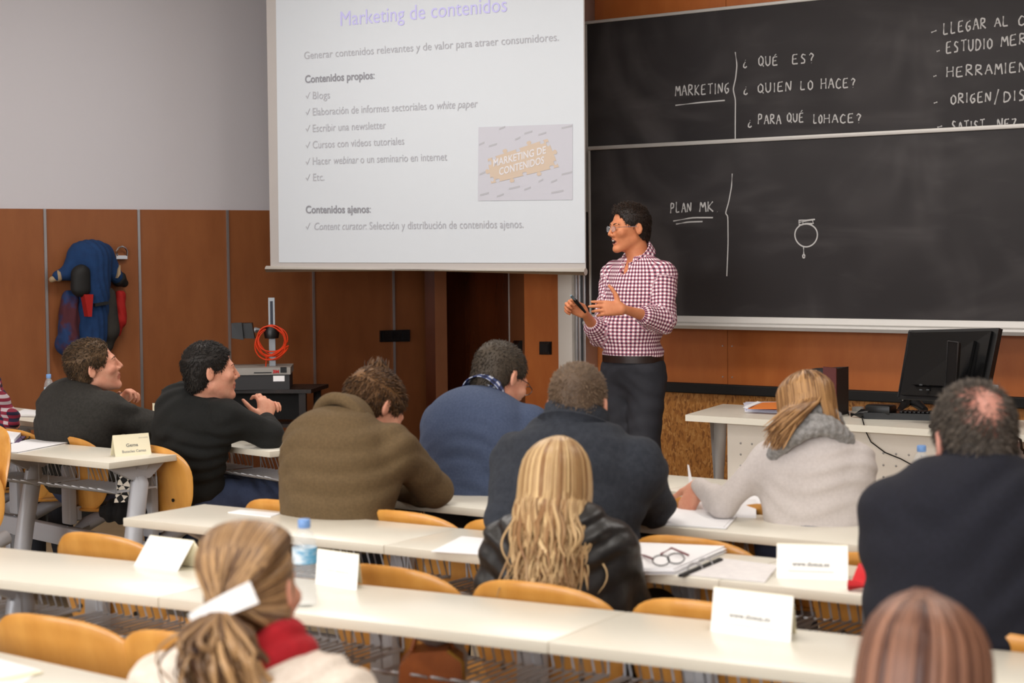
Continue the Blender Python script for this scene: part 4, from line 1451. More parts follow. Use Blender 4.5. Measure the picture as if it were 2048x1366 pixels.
# ------------------------------------------------------------------ overhead projector on its black trolley
CT = 0.76
tr_ = thing('trolley_table', 'black wooden trolley table under the overhead projector', 'table', at_z(550, 778, CT) * [1, 1, 0])
ta, tb = at_z(323, 779, CT), at_z(622, 779, CT)
tc_, td_ = at_z(590, 765, CT), at_z(330, 768, CT)
tdir = unit(tb - ta); tn = np.array([-tdir[1], tdir[0], 0])
TL = np.linalg.norm(tb - ta)
M_blackwood = mat('black_wood', (24, 18, 16), 0.45, col2=(36, 24, 20), nscale=12)
part('tabletop', MB().slab(ta, tb, tb + tn * 0.42, ta + tn * 0.42, -z1 * 0.022), M_blackwood, tr_, True)
for u in (0.06, TL - 0.06):
    for v in (0.03, 0.37):
        p = ta + tdir * u + tn * v
        part('leg', MB().slab(p - tdir * 0.02, p + tdir * 0.02, p + tdir * 0.02 + tn * 0.03, p - tdir * 0.02 + tn * 0.03, -z1 * (CT - 0.001)), M_blackwood, tr_, True)
part('shelf', MB().slab(ta + tdir * 0.03 + tn * 0.02 - z1 * 0.20, tb - tdir * 0.03 + tn * 0.02 - z1 * 0.20, tb - tdir * 0.03 + tn * 0.4 - z1 * 0.20, ta + tdir * 0.03 + tn * 0.4 - z1 * 0.20, -z1 * 0.02), M_blackwood, tr_, True)
part('back_panel', MB().slab(ta + tdir * 0.1 + tn * 0.2 - z1 * 0.022, tb - tdir * 0.1 + tn * 0.2 - z1 * 0.022, tb - tdir * 0.1 + tn * 0.2 - z1 * 0.19, ta + tdir * 0.1 + tn * 0.2 - z1 * 0.19, tn * 0.01), M_black_matt, tr_, True)

oh = thing('overhead_projector', 'overhead projector with silver top, black sides and raised arm on the trolley', 'projector', at_z(520, 776, CT))
od = 11.25
oa = at_z(452, 781, CT) + tn * 0.0; ob = at_z(579, 779, CT)
odir = unit(ob - oa); on_ = np.array([-odir[1], odir[0], 0])
OL = np.linalg.norm(ob - oa)
oa = oa + on_ * 0.02
part('body', MB().slab(oa, oa + odir * OL, oa + odir * OL + z1 * 0.085, oa + z1 * 0.085, on_ * 0.34), mat('anthracite', (44, 44, 46), 0.55), oh, True)
part('stage', MB().slab(oa - odir * 0.006 - on_ * 0.008 + z1 * 0.085, oa + odir * (OL + 0.006) - on_ * 0.008 + z1 * 0.085, oa + odir * (OL + 0.006) - on_ * 0.008 + z1 * 0.125, oa - odir * 0.006 - on_ * 0.008 + z1 * 0.125, on_ * 0.356), mat('silver_paint', (150, 146, 140), 0.45), oh, True)
q0 = oa + odir * (OL - 0.05) - on_ * 0.012 + z1 * 0.096
part('corner_block', MB().slab(q0, q0 + odir * 0.035, q0 + odir * 0.035 + z1 * 0.03, q0 + z1 * 0.03, on_ * 0.03), M_black, oh, True)
q0 = oa + odir * (OL - 0.20) - on_ * 0.010 + z1 * 0.094
part('slot', MB().slab(q0, q0 + odir * 0.10, q0 + odir * 0.10 + z1 * 0.006, q0 + z1 * 0.006, on_ * 0.01), M_black, oh, True)
q0 = oa + odir * (OL - 0.092) - on_ * 0.003 + z1 * 0.046
part('label_sticker', MB().slab(q0, q0 + odir * 0.064, q0 + odir * 0.064 + z1 * 0.032, q0 + z1 * 0.032, on_ * 0.003), M_paper, oh, True)
text_on([('3M', 0.05, 0)], oa + odir * (OL - 0.093) - on_ * 0.009 + z1 * 0.094, oa + odir * (OL - 0.058) - on_ * 0.009 + z1 * 0.094, z1, -on_, mat('red_print', (190, 20, 24), 0.5), oh, height=0.018, off=0.002)
pp = oa + odir * (OL - 0.105) + on_ * 0.16 + z1 * 0.125
pz_ = at_d(545, 596, 10.45)[2]
PH = pz_ - pp[2]
part('post', MB().slab(pp - odir * 0.018, pp + odir * 0.018, pp + odir * 0.018 + z1 * PH, pp - odir * 0.018 + z1 * PH, on_ * 0.03), mat('post_grey', (150, 154, 158), 0.4, metal=0.4), oh, True)
part('rack_strip', MB().slab(pp - odir * 0.008 + z1 * PH * 0.56 - on_ * 0.001, pp + odir * 0.008 + z1 * PH * 0.56 - on_ * 0.001, pp + odir * 0.008 + z1 * PH * 0.95 - on_ * 0.001, pp - odir * 0.008 + z1 * PH * 0.95 - on_ * 0.001, on_ * 0.002), mat('rack_navy', (20, 26, 44), 0.4), oh, True)
hz = pp + z1 * PH * 0.53
part('arm', MB().tube([hz - on_ * 0.02, hz - odir * 0.09 - on_ * 0.01, hz - odir * 0.10 - on_ * 0.01], [0.016, 0.016, 0.014], 12), mat('post_grey', (150, 154, 158), 0.4, metal=0.4), oh, True, smooth=50)
part('knob', MB().lathe([(0.0, -0.04), (0.04, -0.035), (0.045, 0.0), (0.035, 0.035), (0.0, 0.04)], hz - on_ * 0.03 - z1 * 0.012, 18), M_black, oh, True, smooth=60)
hh = hz - odir * 0.15
part('mirror_head', MB().prism([hh + odir * 0.05 - z1 * 0.05, hh - odir * 0.075 - z1 * 0.045, hh - odir * 0.075 + z1 * 0.04, hh + odir * 0.035 + z1 * 0.04], on_ * 0.10).slab(hh - odir * 0.08 - z1 * 0.045 - on_ * 0.02, hh - odir * 0.01 - z1 * 0.055 - on_ * 0.03, hh - odir * 0.02 + z1 * 0.045 - on_ * 0.03, hh - odir * 0.08 + z1 * 0.042 - on_ * 0.02, on_ * 0.012), M_black, oh, True)
ccen = hz - on_ * 0.055 - z1 * 0.055
P = []
for k in range(0, 240):
    a = 2 * PI * k / 40
    rr = 0.088 + 0.008 * math.sin(k * 0.37) + 0.004 * (k // 40 - 3)
    P.append(ccen + odir * (math.cos(a) * rr * 0.95 + 0.006 * math.sin(k * .11)) + z1 * (math.sin(a) * rr - 0.004 * (k // 40)) + on_ * (0.007 * math.sin(k * 0.21) - 0.006 * (k // 40 - 3) * 0.3))
P += [ccen - odir * 0.03 - z1 * 0.1, ccen - odir * 0.035 - z1 * 0.16, ccen - odir * 0.03 - z1 * 0.20]
solo('extension_cable', MB().tube(P, 0.0042, 6), mat('orange_cable', (214, 62, 22), 0.5), 'coil of orange cable hung on the overhead projector post', 'cable', smooth=60)
# ------------------------------------------------------------------ people
CR = np.array([CM[0][0], CM[0][1], 0.0]); CR /= np.linalg.norm(CR)      # picture right, level
CF = np.array([-math.sin(CAM_YAW), math.cos(CAM_YAW), 0.0])             # away from the camera, level
UP = np.array([0, 0, 1.0])


def cd(r, f, u=0.0): return unit(CR * r + CF * f + UP * u)


def frame(fwd, roll=0.0):
    """columns right, forward, up"""
    f = unit(fwd)
    r = unit(np.cross(f, UP)); u = np.cross(r, f)
    if roll:
        c, s = math.cos(roll), math.sin(roll)
        r, u = r * c + u * s, u * c - r * s
    return np.stack([r, f, u], 1)


def lerp(a, b, t): return a + (b - a) * t


M_skin = mat('skin', (214, 150, 118), 0.5, col2=(204, 136, 104), nscale=30, spec=0.35)
M_skin_pale = mat('skin_fair', (226, 166, 138), 0.5, col2=(216, 148, 122), nscale=30, spec=0.35)
M_lip = mat('lips', (192, 118, 98), 0.45)
M_brow = mat('brow_hair', (104, 70, 50), 0.8)
M_mouth = mat('mouth_inside', (60, 20, 18), 0.6)
M_teeth = mat('teeth', (226, 220, 208), 0.3)
M_eye = mat('eye_white', (220, 214, 208), 0.2)
M_iris = mat('iris', (46, 32, 22), 0.15)
M_stubble = mat('shaved_skin', (186, 132, 108), 0.55, col2=(168, 118, 96), nscale=80)


def head_sdf(v, C, R, s=1.0, ears=True, mouth=False):
    """head with face; C = middle of the head at eye height, R = columns right, forward, up"""
    L = lambda x, y, z: C + R @ (np.array([x, y, z]) * s)
    E = lambda c, r, k=0.02, op='add', rot=None: v.ell(L(*c), np.array(r) * s, R if rot is None else R @ rot, k * s, op)
    E((0, -0.014, 0.036), (0.075, 0.095, 0.08), 0)
    E((0, 0.028, -0.032), (0.059, 0.066, 0.088), 0.03)
    for sx in (-1, 1):
        v.cap(L(sx * 0.045, -0.002, -0.058), L(sx * 0.013, 0.072, -0.104), 0.019 * s, 0.015 * s, 0.022 * s)
        E((sx * 0.041, 0.064, -0.022), (0.024, 0.022, 0.02), 0.02)
    E((0, 0.079, -0.104), (0.016, 0.014, 0.014), 0.016)
    v.cap(L(-0.034, 0.082, 0.019), L(0.034, 0.082, 0.019), 0.012 * s, None, 0.015 * s)
    for sx in (-1, 1):
        E((sx * 0.031, 0.098, 0.0), (0.017, 0.014, 0.0105), 0.012, 'sub')
        E((sx * 0.031, 0.081, 0.0), (0.014, 0.0125, 0.0125), 0.004)
    v.cap(L(0, 0.09, 0.014), L(0, 0.113, -0.028), 0.0065 * s, 0.009 * s, 0.011 * s)
    for sx in (-1, 1):
        E((sx * 0.012, 0.098, -0.034), (0.009, 0.011, 0.008), 0.008)
    E((0, 0.0915, -0.058), (0.02, 0.01, 0.006), 0.009)
    E((0, 0.0875, -0.0745), (0.018, 0.01, 0.0065), 0.009)
    if mouth:
        E((0, 0.1, -0.0665), (0.019, 0.024, 0.011), 0.004, 'sub')
    else:
        E((0, 0.108, -0.0665), (0.024, 0.009, 0.0022), 0.004, 'sub')
    if ears:
        for sx in (-1, 1):
            a = math.radians(22) * sx
            ro = np.array([[math.cos(a), -math.sin(a), 0], [math.sin(a), math.cos(a), 0], [0, 0, 1]])
            E((sx * 0.079, -0.016, -0.006), (0.009, 0.018, 0.03), 0.008, 'add', ro)
            E((sx * 0.089, -0.012, -0.002), (0.007, 0.011, 0.018), 0.005, 'sub', ro)
    return L


def hand_sdf(v, W, f, n, s, curl=(20, 25, 20), spread=0.08, thumb=(0.55, 0.75, 0.25), sc=1.0, curls=None):
    """W wrist, f fingers, n out of the palm, s to the thumb; five separate fingers with knuckle bends"""
    f = unit(f); n = unit(n - f * (n @ f)); s = unit(s - f * (s @ f) - n * (s @ n))
    base = []
    for i, (o, ln) in enumerate(((0.028, 0.07), (0.0095, 0.078), (-0.0095, 0.072), (-0.027, 0.057))):
        b = W + (f * (0.09 - 0.006 * abs(i - 1)) + s * o) * sc
        v.cap(W + (f * 0.012 + s * o * 0.55) * sc, b, 0.0165 * sc, 0.0115 * sc, 0.016 * sc)
        base.append((b, ln, o))
    v.ell(W + (f * 0.05 + n * 0.003) * sc, np.array([0.03, 0.045, 0.0145]) * sc, np.stack([s, f, n], 1), 0.012 * sc)
    for i, (b, ln, o) in enumerate(base):
        cu = curls[i] if curls else curl
        ang = 0.0; p = b
        side = s * (o / 0.028) * spread
        for j, fr in enumerate((0.46, 0.3, 0.24)):
            ang += math.radians(cu[j])
            d = unit(f * math.cos(ang) + n * math.sin(ang) + side)
            q = p + d * ln * fr * sc
            v.cap(p, q, (0.0098 - 0.0011 * j) * sc, (0.0088 - 0.0011 * j) * sc, 0.0035 * sc)
            p = q
    p = W + (f * 0.024 + s * 0.026) * sc
    d = unit(f * thumb[0] + s * thumb[1] + n * thumb[2])
    q = p + d * 0.044 * sc
    v.cap(p, q, 0.0155 * sc, 0.012 * sc, 0.012 * sc)
    d2 = unit(d + f * 0.35)
    v.cap(q, q + d2 * 0.032 * sc, 0.0112 * sc, 0.0095 * sc, 0.004 * sc)
    d3 = unit(d2 + f * 0.2 + n * 0.1)
    v.cap(q + d2 * 0.032 * sc, q + d2 * 0.032 * sc + d3 * 0.024 * sc, 0.0095 * sc, 0.0078 * sc, 0.004 * sc)


def torso_sdf(v, J, inf, wd=1.0, dp=1.0, hunch=0.0):
    R = J['R']
    r, f, u = R[:, 0], R[:, 1], R[:, 2]
    pe, ne = J['pelvis'], J['neck']
    ax = unit(ne - pe)
    Rt = np.stack([r, unit(np.cross(ax, r)), ax], 1)
    ln = np.linalg.norm(ne - pe)
    E = lambda t, o, rad, k: v.ell(pe + ax * ln * t + Rt[:, 1] * o, np.array(rad) * [wd, dp, 1] + inf, Rt, k)
    E(0.02, 0.0, (0.165, 0.115, 0.12), 0)
    E(0.30, 0.01, (0.148, 0.105, 0.15), 0.05)
    E(0.62, 0.005 - hunch * 0.5, (0.168, 0.118, 0.17), 0.06)
    E(0.83, -0.01 - hunch, (0.150, 0.092, 0.09), 0.05)
    for sh, sg in ((J['shL'], -1), (J['shR'], 1)):
        v.cap(ne - ax * 0.03 + r * 0.03 * sg, sh - r * 0.02 * sg, 0.042 + inf, 0.043 + inf, 0.05)
        v.ell(sh - UP * 0.012 - r * 0.008 * sg, np.array([0.05, 0.054, 0.056]) + inf, Rt, 0.03)
        v.cap(sh - ax * 0.05 - r * 0.02 * sg, pe + ax * ln * 0.35 + r * 0.10 * sg, 0.05 + inf, 0.045 + inf, 0.05)


def arm_sdf(v, J, s, inf, r=(0.046, 0.039, 0.035, 0.026), upto=1.0, k=0.03):
    sh, el, wr = J['sh' + s], J['el' + s], J['wr' + s]
    v.cap(sh, el, r[0] + inf, r[1] + inf, k)
    if upto > 0:
        e = lerp(el, wr, upto)
        m = lerp(el, wr, min(0.3, upto * 0.5))
        v.cap(el, m, r[1] + inf, r[2] + inf + 0.003, 0.02)
        v.cap(m, e, r[2] + inf + 0.003, r[3] + (r[2] - r[3]) * (1 - upto) + inf, 0.02)


def leg_sdf(v, J, s, inf, foot=True):
    hp, kn, an = J['hip' + s], J['kn' + s], J['an' + s]
    v.cap(hp, kn, 0.083 + inf, 0.056 + inf, 0.04)
    m = lerp(kn, an, 0.35)
    v.cap(kn, m, 0.054 + inf, 0.053 + inf, 0.03)
    v.cap(m, an, 0.053 + inf, 0.036 + inf, 0.03)


def bounds(pts, m):
    P = np.array(pts)
    return P.min(0) - m, P.max(0) + m


def joints(head, hdir, neck, pelvis, bdir, sh=0.185, shz=-0.055, shf=0.0, **kw):
    """world joints of a seated or standing body"""
    R = frame(bdir)
    r, f = R[:, 0], R[:, 1]
    J = dict(head=head, hR=frame(*hdir) if isinstance(hdir, tuple) else frame(hdir), neck=neck, pelvis=pelvis, R=R)
    J['shL'] = neck - r * sh + UP * shz + f * shf
    J['shR'] = neck + r * sh + UP * shz + f * shf
    for s, g in (('L', -1), ('R', 1)):
        J['hip' + s] = pelvis + r * 0.09 * g - UP * 0.03 + f * 0.02
        J['kn' + s] = J['hip' + s] + f * 0.42 + r * 0.03 * g + UP * 0.0
        J['an' + s] = J['kn' + s] * [1, 1, 0] + UP * 0.09 + f * 0.02
        J['el' + s] = J['sh' + s] + f * 0.14 - UP * 0.22 + r * 0.05 * g
        J['wr' + s] = J['el' + s] + f * 0.2 - r * 0.12 * g + UP * 0.03
    J.update(kw)
    return J


def check_arms(tag, J):
    for s in 'LR':
        a = np.linalg.norm(J['sh' + s] - J['el' + s]); b = np.linalg.norm(J['el' + s] - J['wr' + s])
        print('ARM', tag, s, round(float(a), 3), round(float(b), 3))


def body_mesh(J, h, hands, skin_mats, hs=1.0, ears=True, mouth=False, neck_r=0.054, legs=True, brow=True, tw=(1.0, 1.0)):
    """one continuous skin surface: head, neck, trunk, arms, hands, legs"""
    pts = [J[k] for k in ('head', 'neck', 'pelvis', 'shL', 'shR', 'elL', 'elR', 'wrL', 'wrR')]
    if legs: pts += [J[k] for k in ('knL', 'knR', 'anL', 'anR')]
    ext = [J['wr' + s] + unit(hd['f']) * 0.19 for s, hd in hands.items()]
    lo, hi = bounds(pts + ext, 0.16)
    lo[2] = max(lo[2], -0.01)
    v = Vol(lo, hi, h)
    L = head_sdf(v, J['head'], J['hR'], hs, ears, mouth)
    v.cap(L(0, -0.028, -0.05), J['neck'] - J['R'][:, 2] * 0.03, neck_r, neck_r + 0.006, 0.02)
    torso_sdf(v, J, -0.022, *tw)
    for s in 'LR':
        arm_sdf(v, J, s, -0.006)
        if s in hands:
            q = dict(hands[s]); hand_sdf(v, J['wr' + s], q.pop('f'), q.pop('n'), q.pop('s'), **q)
        else:
            v.ell(J['wr' + s], (0.03, 0.03, 0.03), None, 0.02)
        if legs:
            leg_sdf(v, J, s, -0.02)
            a = J['an' + s]; fw = J['R'][:, 1]
            v.cap(a - UP * 0.035, a + fw * 0.13 - UP * 0.055, 0.03, 0.025, 0.02)
    P, Q = v.mesh()
    P = smooth_verts(P, Q, 1, 0.35)
    C = P[Q].mean(1)
    X = (C - J['head']) @ J['hR'] / hs
    mi = np.zeros(len(Q), int)
    x, y, z = X.T
    lips = (np.abs(x) < 0.024) & (y > 0.08) & (z < -0.05) & (z > -0.083) & (((x / 0.024) ** 2 + ((z + 0.0665) / 0.0155) ** 2) < 1)
    mi[lips] = 1
    if mouth:
        ins = lips & (((x / 0.0185) ** 2 + ((z + 0.0665) / 0.0105) ** 2) < 1) & (y < 0.098)
        mi[ins] = 3
    if brow:
        br = (np.abs(np.abs(x) - 0.032) < 0.019) & (y > 0.07) & (np.abs(z - 0.0215 + 0.25 * np.maximum(np.abs(x) - 0.04, 0)) < 0.0035)
        pass
    return P, Q, mi


def eyes(J, parent, hs=1.0, iris=None):
    for sx in (-1, 1):
        c = J['head'] + J['hR'] @ (np.array([sx * 0.031, 0.0795, 0.0]) * hs)
        mb = MB()
        prof = [(0.0112 * math.sin(a), -0.0112 * math.cos(a)) for a in np.linspace(0.02, PI - 0.02, 9)]
        R = J['hR']
        mb.lathe(prof, c, 14, R=np.stack([R[:, 0], R[:, 2], R[:, 1]], 1) * np.array([1, -1, 1]))
        mb.lathe([(0.0055, 0.0098), (0.003, 0.0108), (0.0003, 0.0113)], c, 12, mi=1, R=np.stack([R[:, 0], R[:, 2], R[:, 1]], 1) * np.array([1, -1, 1]))
        part('eye', mb, [M_eye, M_iris], parent, True, smooth=60)


def brows(J, parent, m, hs=1.0):
    L = lambda x, y, z: J['head'] + J['hR'] @ (np.array([x, y, z]) * hs)
    for sx in (-1, 1):
        mb = MB().tube([L(sx * 0.013, 0.0945, 0.0185), L(sx * 0.024, 0.0945, 0.0225), L(sx * 0.037, 0.089, 0.0245), L(sx * 0.05, 0.078, 0.02)], [0.0022, 0.0034, 0.003, 0.001], 8)
        part('eyebrow', mb, m, parent, True, smooth=60)


def tufts(P, Q, n, length, comb, spread, rad, parent_N=0.6, seed=0, keep=None, wave=0.0):
    """short hair: tapered tufts rooted on a surface, combed along comb(p)"""
    rs = np.random.default_rng(seed)
    fn = np.cross(P[Q[:, 1]] - P[Q[:, 0]], P[Q[:, 2]] - P[Q[:, 0]])
    ar = np.linalg.norm(fn, axis=1); fn /= np.maximum(ar[:, None], 1e-12)
    C = P[Q].mean(1)
    if keep is not None:
        ar = ar * keep(C)
    pick = rs.choice(len(Q), n, p=ar / ar.sum())
    V, F = [], []
    for i in pick:
        c = C[i] + rs.uniform(-1, 1, 3) * 0.003
        nn = fn[i]
        d = np.asarray(comb(c)) if callable(comb) else np.asarray(comb)
        d = d - nn * (d @ nn) * 0.7
        d1 = unit(nn * parent_N + unit(d) + rs.normal(0, spread, 3))
        d2 = unit(d1 + unit(d) * 0.7 - nn * 0.25 + rs.normal(0, spread, 3))
        Lh = length * rs.uniform(0.6, 1.25)
        u, w = basis(d1)
        r = rad * rs.uniform(0.7, 1.3)
        o = len(V)
        m = c + d1 * Lh * 0.55
        t = m + d2 * Lh * 0.5
        b = c - nn * 0.004
        for a in (0, 2.09, 4.19):
            V.append(b + (u * math.cos(a) + w * math.sin(a)) * r)
        for a in (0, 2.09, 4.19):
            V.append(m + (u * math.cos(a) + w * math.sin(a)) * r * 0.75)
        V.append(t)
        for k in range(3):
            k2 = (k + 1) % 3
            F += [(o + k, o + k2, o + 3 + k2, o + 3 + k), (o + 3 + k, o + 3 + k2, o + 6)]
    return V, F


def hair_obj(name, base, extra, m, parent, smooth=True):
    """base (P,Q) surface plus locks, one mesh"""
    V = [tuple(p) for p in base[0]] if base is not None else []
    F = [tuple(q) for q in base[1]] if base is not None else []
    for ev, ef in extra:
        o = len(V)
        V += [tuple(p) for p in ev]; F += [tuple(i + o for i in f) for f in ef]
    return mesh_obj(name, V, F, m, parent, None, True, world=True)


def cap_hair(J, hs=1.0, t=0.012, h=0.006, front=0.05, nape=-0.065, bulge=(), side=-0.03, temple=0.028):
    """hair cap: cranium grown by t, cut free of face, ears and neck; bulge = extra ellipsoids (centre, radii) in head space"""
    R, C = J['hR'], J['head']
    L = lambda x, y, z: C + R @ (np.array([x, y, z]) * hs)
    lo, hi = bounds([L(a, b, c) for a in (-.1, .1) for b in (-.13, .12) for c in (-.12, .14)], 0.05)
    v = Vol(lo, hi, h)
    v.ell(L(0, -0.016, 0.038), np.array([0.075 + t, 0.096 + t, 0.08 + t]) * hs, R, 0)
    v.ell(L(0, -0.05, -0.03), np.array([0.062 + t * 0.4, 0.052 + t * 0.6, 0.075]) * hs, R, 0.03)
    for c, r in bulge:
        v.ell(L(*c), np.array(r) * hs, R, 0.025)
    v.ell(L(0, 0.115, -0.035), np.array([0.085, 0.098, front + 0.053]) * hs, R, 0.012, 'sub')
    for sx in (-1, 1):
        v.ell(L(sx * 0.09, 0.02, -0.055), np.array([0.05, 0.055, 0.062]) * hs, R, 0.008, 'sub')
    v.plane(L(0, -0.1, nape), -(R[:, 2] - R[:, 1] * 0.35))
    P, Q = v.mesh()
    return smooth_verts(P, Q, 2), Q, L


def garment(v, name, m, parent, h=None, uv=None, it=1):
    P, Q = v.mesh()
    P = smooth_verts(P, Q, it, 0.4)
    return quad_obj(name, P, Q, m, parent, uv=uv(P) if uv else None)


def top_vol(J, h, inf, wd=1.0, dp=1.0, arm_inf=None, upto=(0.97, 0.97), hunch=0.0, hem=None, extra=(), ripple=0.003, lam=0.06, seed=0, neckcut=0.062, rdirs=None, arm_r=(0.046, 0.039, 0.035, 0.026), neck_rise=0.0):
    pts = [J[k] for k in ('neck', 'pelvis', 'shL', 'shR', 'elL', 'elR', 'wrL', 'wrR')]
    lo, hi = bounds(pts, 0.2)
    v = Vol(lo, hi, h)
    torso_sdf(v, J, inf, wd, dp, hunch)
    ai = inf if arm_inf is None else arm_inf
    for i, s in enumerate('LR'):
        arm_sdf(v, J, s, ai, upto=upto[i], r=arm_r)
    for e in extra:
        e(v)
    r, f, u = J['R'].T
    el = [J['elL'], J['elR']]
    v.ripple(ripple, lam, rdirs if rdirs is not None else [UP + r * 0.3, UP - r * 0.35 + f * 0.2], seed)
    # neck opening
    L = lambda x, y, z: J['head'] + J['hR'] @ np.array([x, y, z])
    nb = J['neck'] + UP * neck_rise
    v.cap(nb - UP * 0.02, lerp(nb, L(0, -0.03, -0.05), 0.8), neckcut, neckcut, 0.006, 'sub')
    if hem is not None:
        v.plane(np.array([0, 0, hem]), (0, 0, -1))
    for i, s in enumerate('LR'):
        pass
    return v


def trousers(J, m, parent, h=0.011, name='trousers', waist=None, ripple=0.003, seed=4):
    pts = [J[k] for k in ('pelvis', 'hipL', 'hipR', 'knL', 'knR', 'anL', 'anR')]
    lo, hi = bounds(pts, 0.18)
    v = Vol(lo, hi, h)
    Rt = J['R']
    v.ell(J['pelvis'], (0.172, 0.125, 0.12), Rt, 0)
    for s in 'LR':
        leg_sdf(v, J, s, 0.008)
    v.ripple(ripple, 0.07, [UP + Rt[:, 0] * 0.4, Rt[:, 1] + UP * 0.4], seed)
    if waist is not None:
        v.plane(np.array([0, 0, waist]), (0, 0, 1))
    v.plane(np.array([0, 0, min(J['anL'][2], J['anR'][2]) - 0.03]), (0, 0, -1))
    return garment(v, name, m, parent)


def shoes(J, parent, m):
    for s in 'LR':
        a = J['an' + s] * [1, 1, 0]; f = J.get('foot' + s, J['R'][:, 1])
        lo, hi = bounds([a, a + f * 0.2], 0.09); lo[2] = 0.0
        hi[2] = 0.13
        v = Vol(lo - [0, 0, .012], hi, 0.009)
        v.cap(a + UP * 0.05 - f * 0.02, a + UP * 0.04 + f * 0.06, 0.042, 0.043, 0)
        v.cap(a + UP * 0.04 + f * 0.06, a + UP * 0.032 + f * 0.17, 0.042, 0.033, 0.02)
        v.plane((0, 0, 0.002), (0, 0, -1))
        garment(v, 'shoe', m, parent)


def ring_collar(c, ax, f, r0, r1, hgt, th, m, parent, name='collar', open_=0.5, dip=0.0, sq=0.9, n=40, drop=0.02, flare=0.0):
    """standing or folded collar: band round the neck, open at the front by open_ rad"""
    ax = unit(ax); f = unit(f - ax * (f @ ax)); r = np.cross(f, ax)

    def fn(u, v):
        a = open_ + (2 * PI - 2 * open_) * u           # angle from the front
        rad = r0 + (r1 - r0) * v + flare * v * v
        fr = math.cos(a)
        z = hgt * v - drop * max(fr, 0) * 1.5 + dip * (1 - v) * fr
        return c + (r * math.sin(a) * sq + f * math.cos(a)) * rad + ax * z
    mb = MB().sheet(n, 6, fn, th)
    return part(name, mb, m, parent, True, smooth=60)


def folded_collar(c, ax, f, r, hgt, m, parent, open_=0.35, fall=0.045, spread=0.03, name='collar', uvp=False, dip=0.03):
    """shirt collar: stand plus a fold lying over it, points at the front"""
    ax = unit(ax); f = unit(f - ax * (f @ ax)); rr = np.cross(f, ax)

    def fn(u, v):
        a = open_ + (2 * PI - 2 * open_) * u
        front = max(math.cos(a), 0) ** 3
        if v < 0.45:
            q = v / 0.45; rad = r + 0.004 * q; z = hgt * q
        else:
            q = (v - 0.45) / 0.55; rad = r + 0.004 + (spread * q) ** 1.0 * 0.8 + 0.004; z = hgt - (fall + 0.02 * front) * q ** 1.2
        z -= dip * math.cos(a)
        return c + (rr * math.sin(a) * 0.95 + f * math.cos(a)) * rad + ax * z
    mb = MB().sheet(48, 10, fn, 0.003)
    o = part(name, mb, m, parent, True, smooth=70)
    if uvp:
        me = o.data
        l = me.uv_layers.new(name='UVMap')
        W = 49
        co = []
        for i in range(len(me.vertices)):
            k = i % (W * 11)
            co.append(((k % W) / 48 * 0.42, (k // W) / 10 * 0.09))
        co = np.array(co)
        idx = np.empty(len(me.loops), np.int32); me.loops.foreach_get('vertex_index', idx)
        l.data.foreach_set('uv', co[idx].astype(np.float32).ravel())
    return o


def new_person(label, P, Q, mi, mats, J):
    base = np.array([J['pelvis'][0], J['pelvis'][1], 0.0])
    o = quad_obj('person', P, Q, mats, None, base, mi)
    return setp(o, label, 'person')


def lock(pts, r0, r1=0.0015, n=5, flat=1.0):
    mb = MB()
    m = len(pts)
    rad = [r0 * (0.55 + 0.45 * math.sin(PI * min(1, (i + 0.6) / (m * 0.55)) * 0.5)) * (1 - (i / (m - 1)) ** 3) + r1 for i in range(m)]
    mb.tube(pts, rad, n)
    return mb.v, mb.f


def ribbon(pts, w, t, cen, n=6):
    """flat tapering lock of hair, its broad side turned away from cen (point or function of the point)"""
    V, F = [], []
    m = len(pts)
    side0 = None
    for i, p in enumerate(pts):
        d = unit(pts[min(i + 1, m - 1)] - pts[max(i - 1, 0)])
        c = cen(p) if callable(cen) else cen
        nn = p - c; nn = unit(nn - d * (nn @ d)); sd = np.cross(d, nn)
        if side0 is not None and sd @ side0 < 0: sd = -sd
        side0 = sd
        u = i / (m - 1)
        k = (0.5 + 0.5 * min(1, u * 5)) * (1 - max(0, (u - 0.55) / 0.45) ** 2 * 0.92)
        for q in range(n):
            a = 2 * PI * q / n
            V.append(p + sd * math.cos(a) * w * k + nn * math.sin(a) * t * (0.4 + 0.6 * k))
    for i in range(m - 1):
        for q in range(n):
            F.append((i * n + q, i * n + (q + 1) % n, (i + 1) * n + (q + 1) % n, (i + 1) * n + q))
    F.append(tuple(range(n))[::-1]); F.append(tuple((m - 1) * n + q for q in range(n)))
    return V, F


def hairmat(name, a, b, rough=0.45):
    return mat(name, a, rough, col2=b, nscale=60, stretch=(1, 1, 0.25), island=0.75, lo=0.15, hi=0.85, spec=0.5)


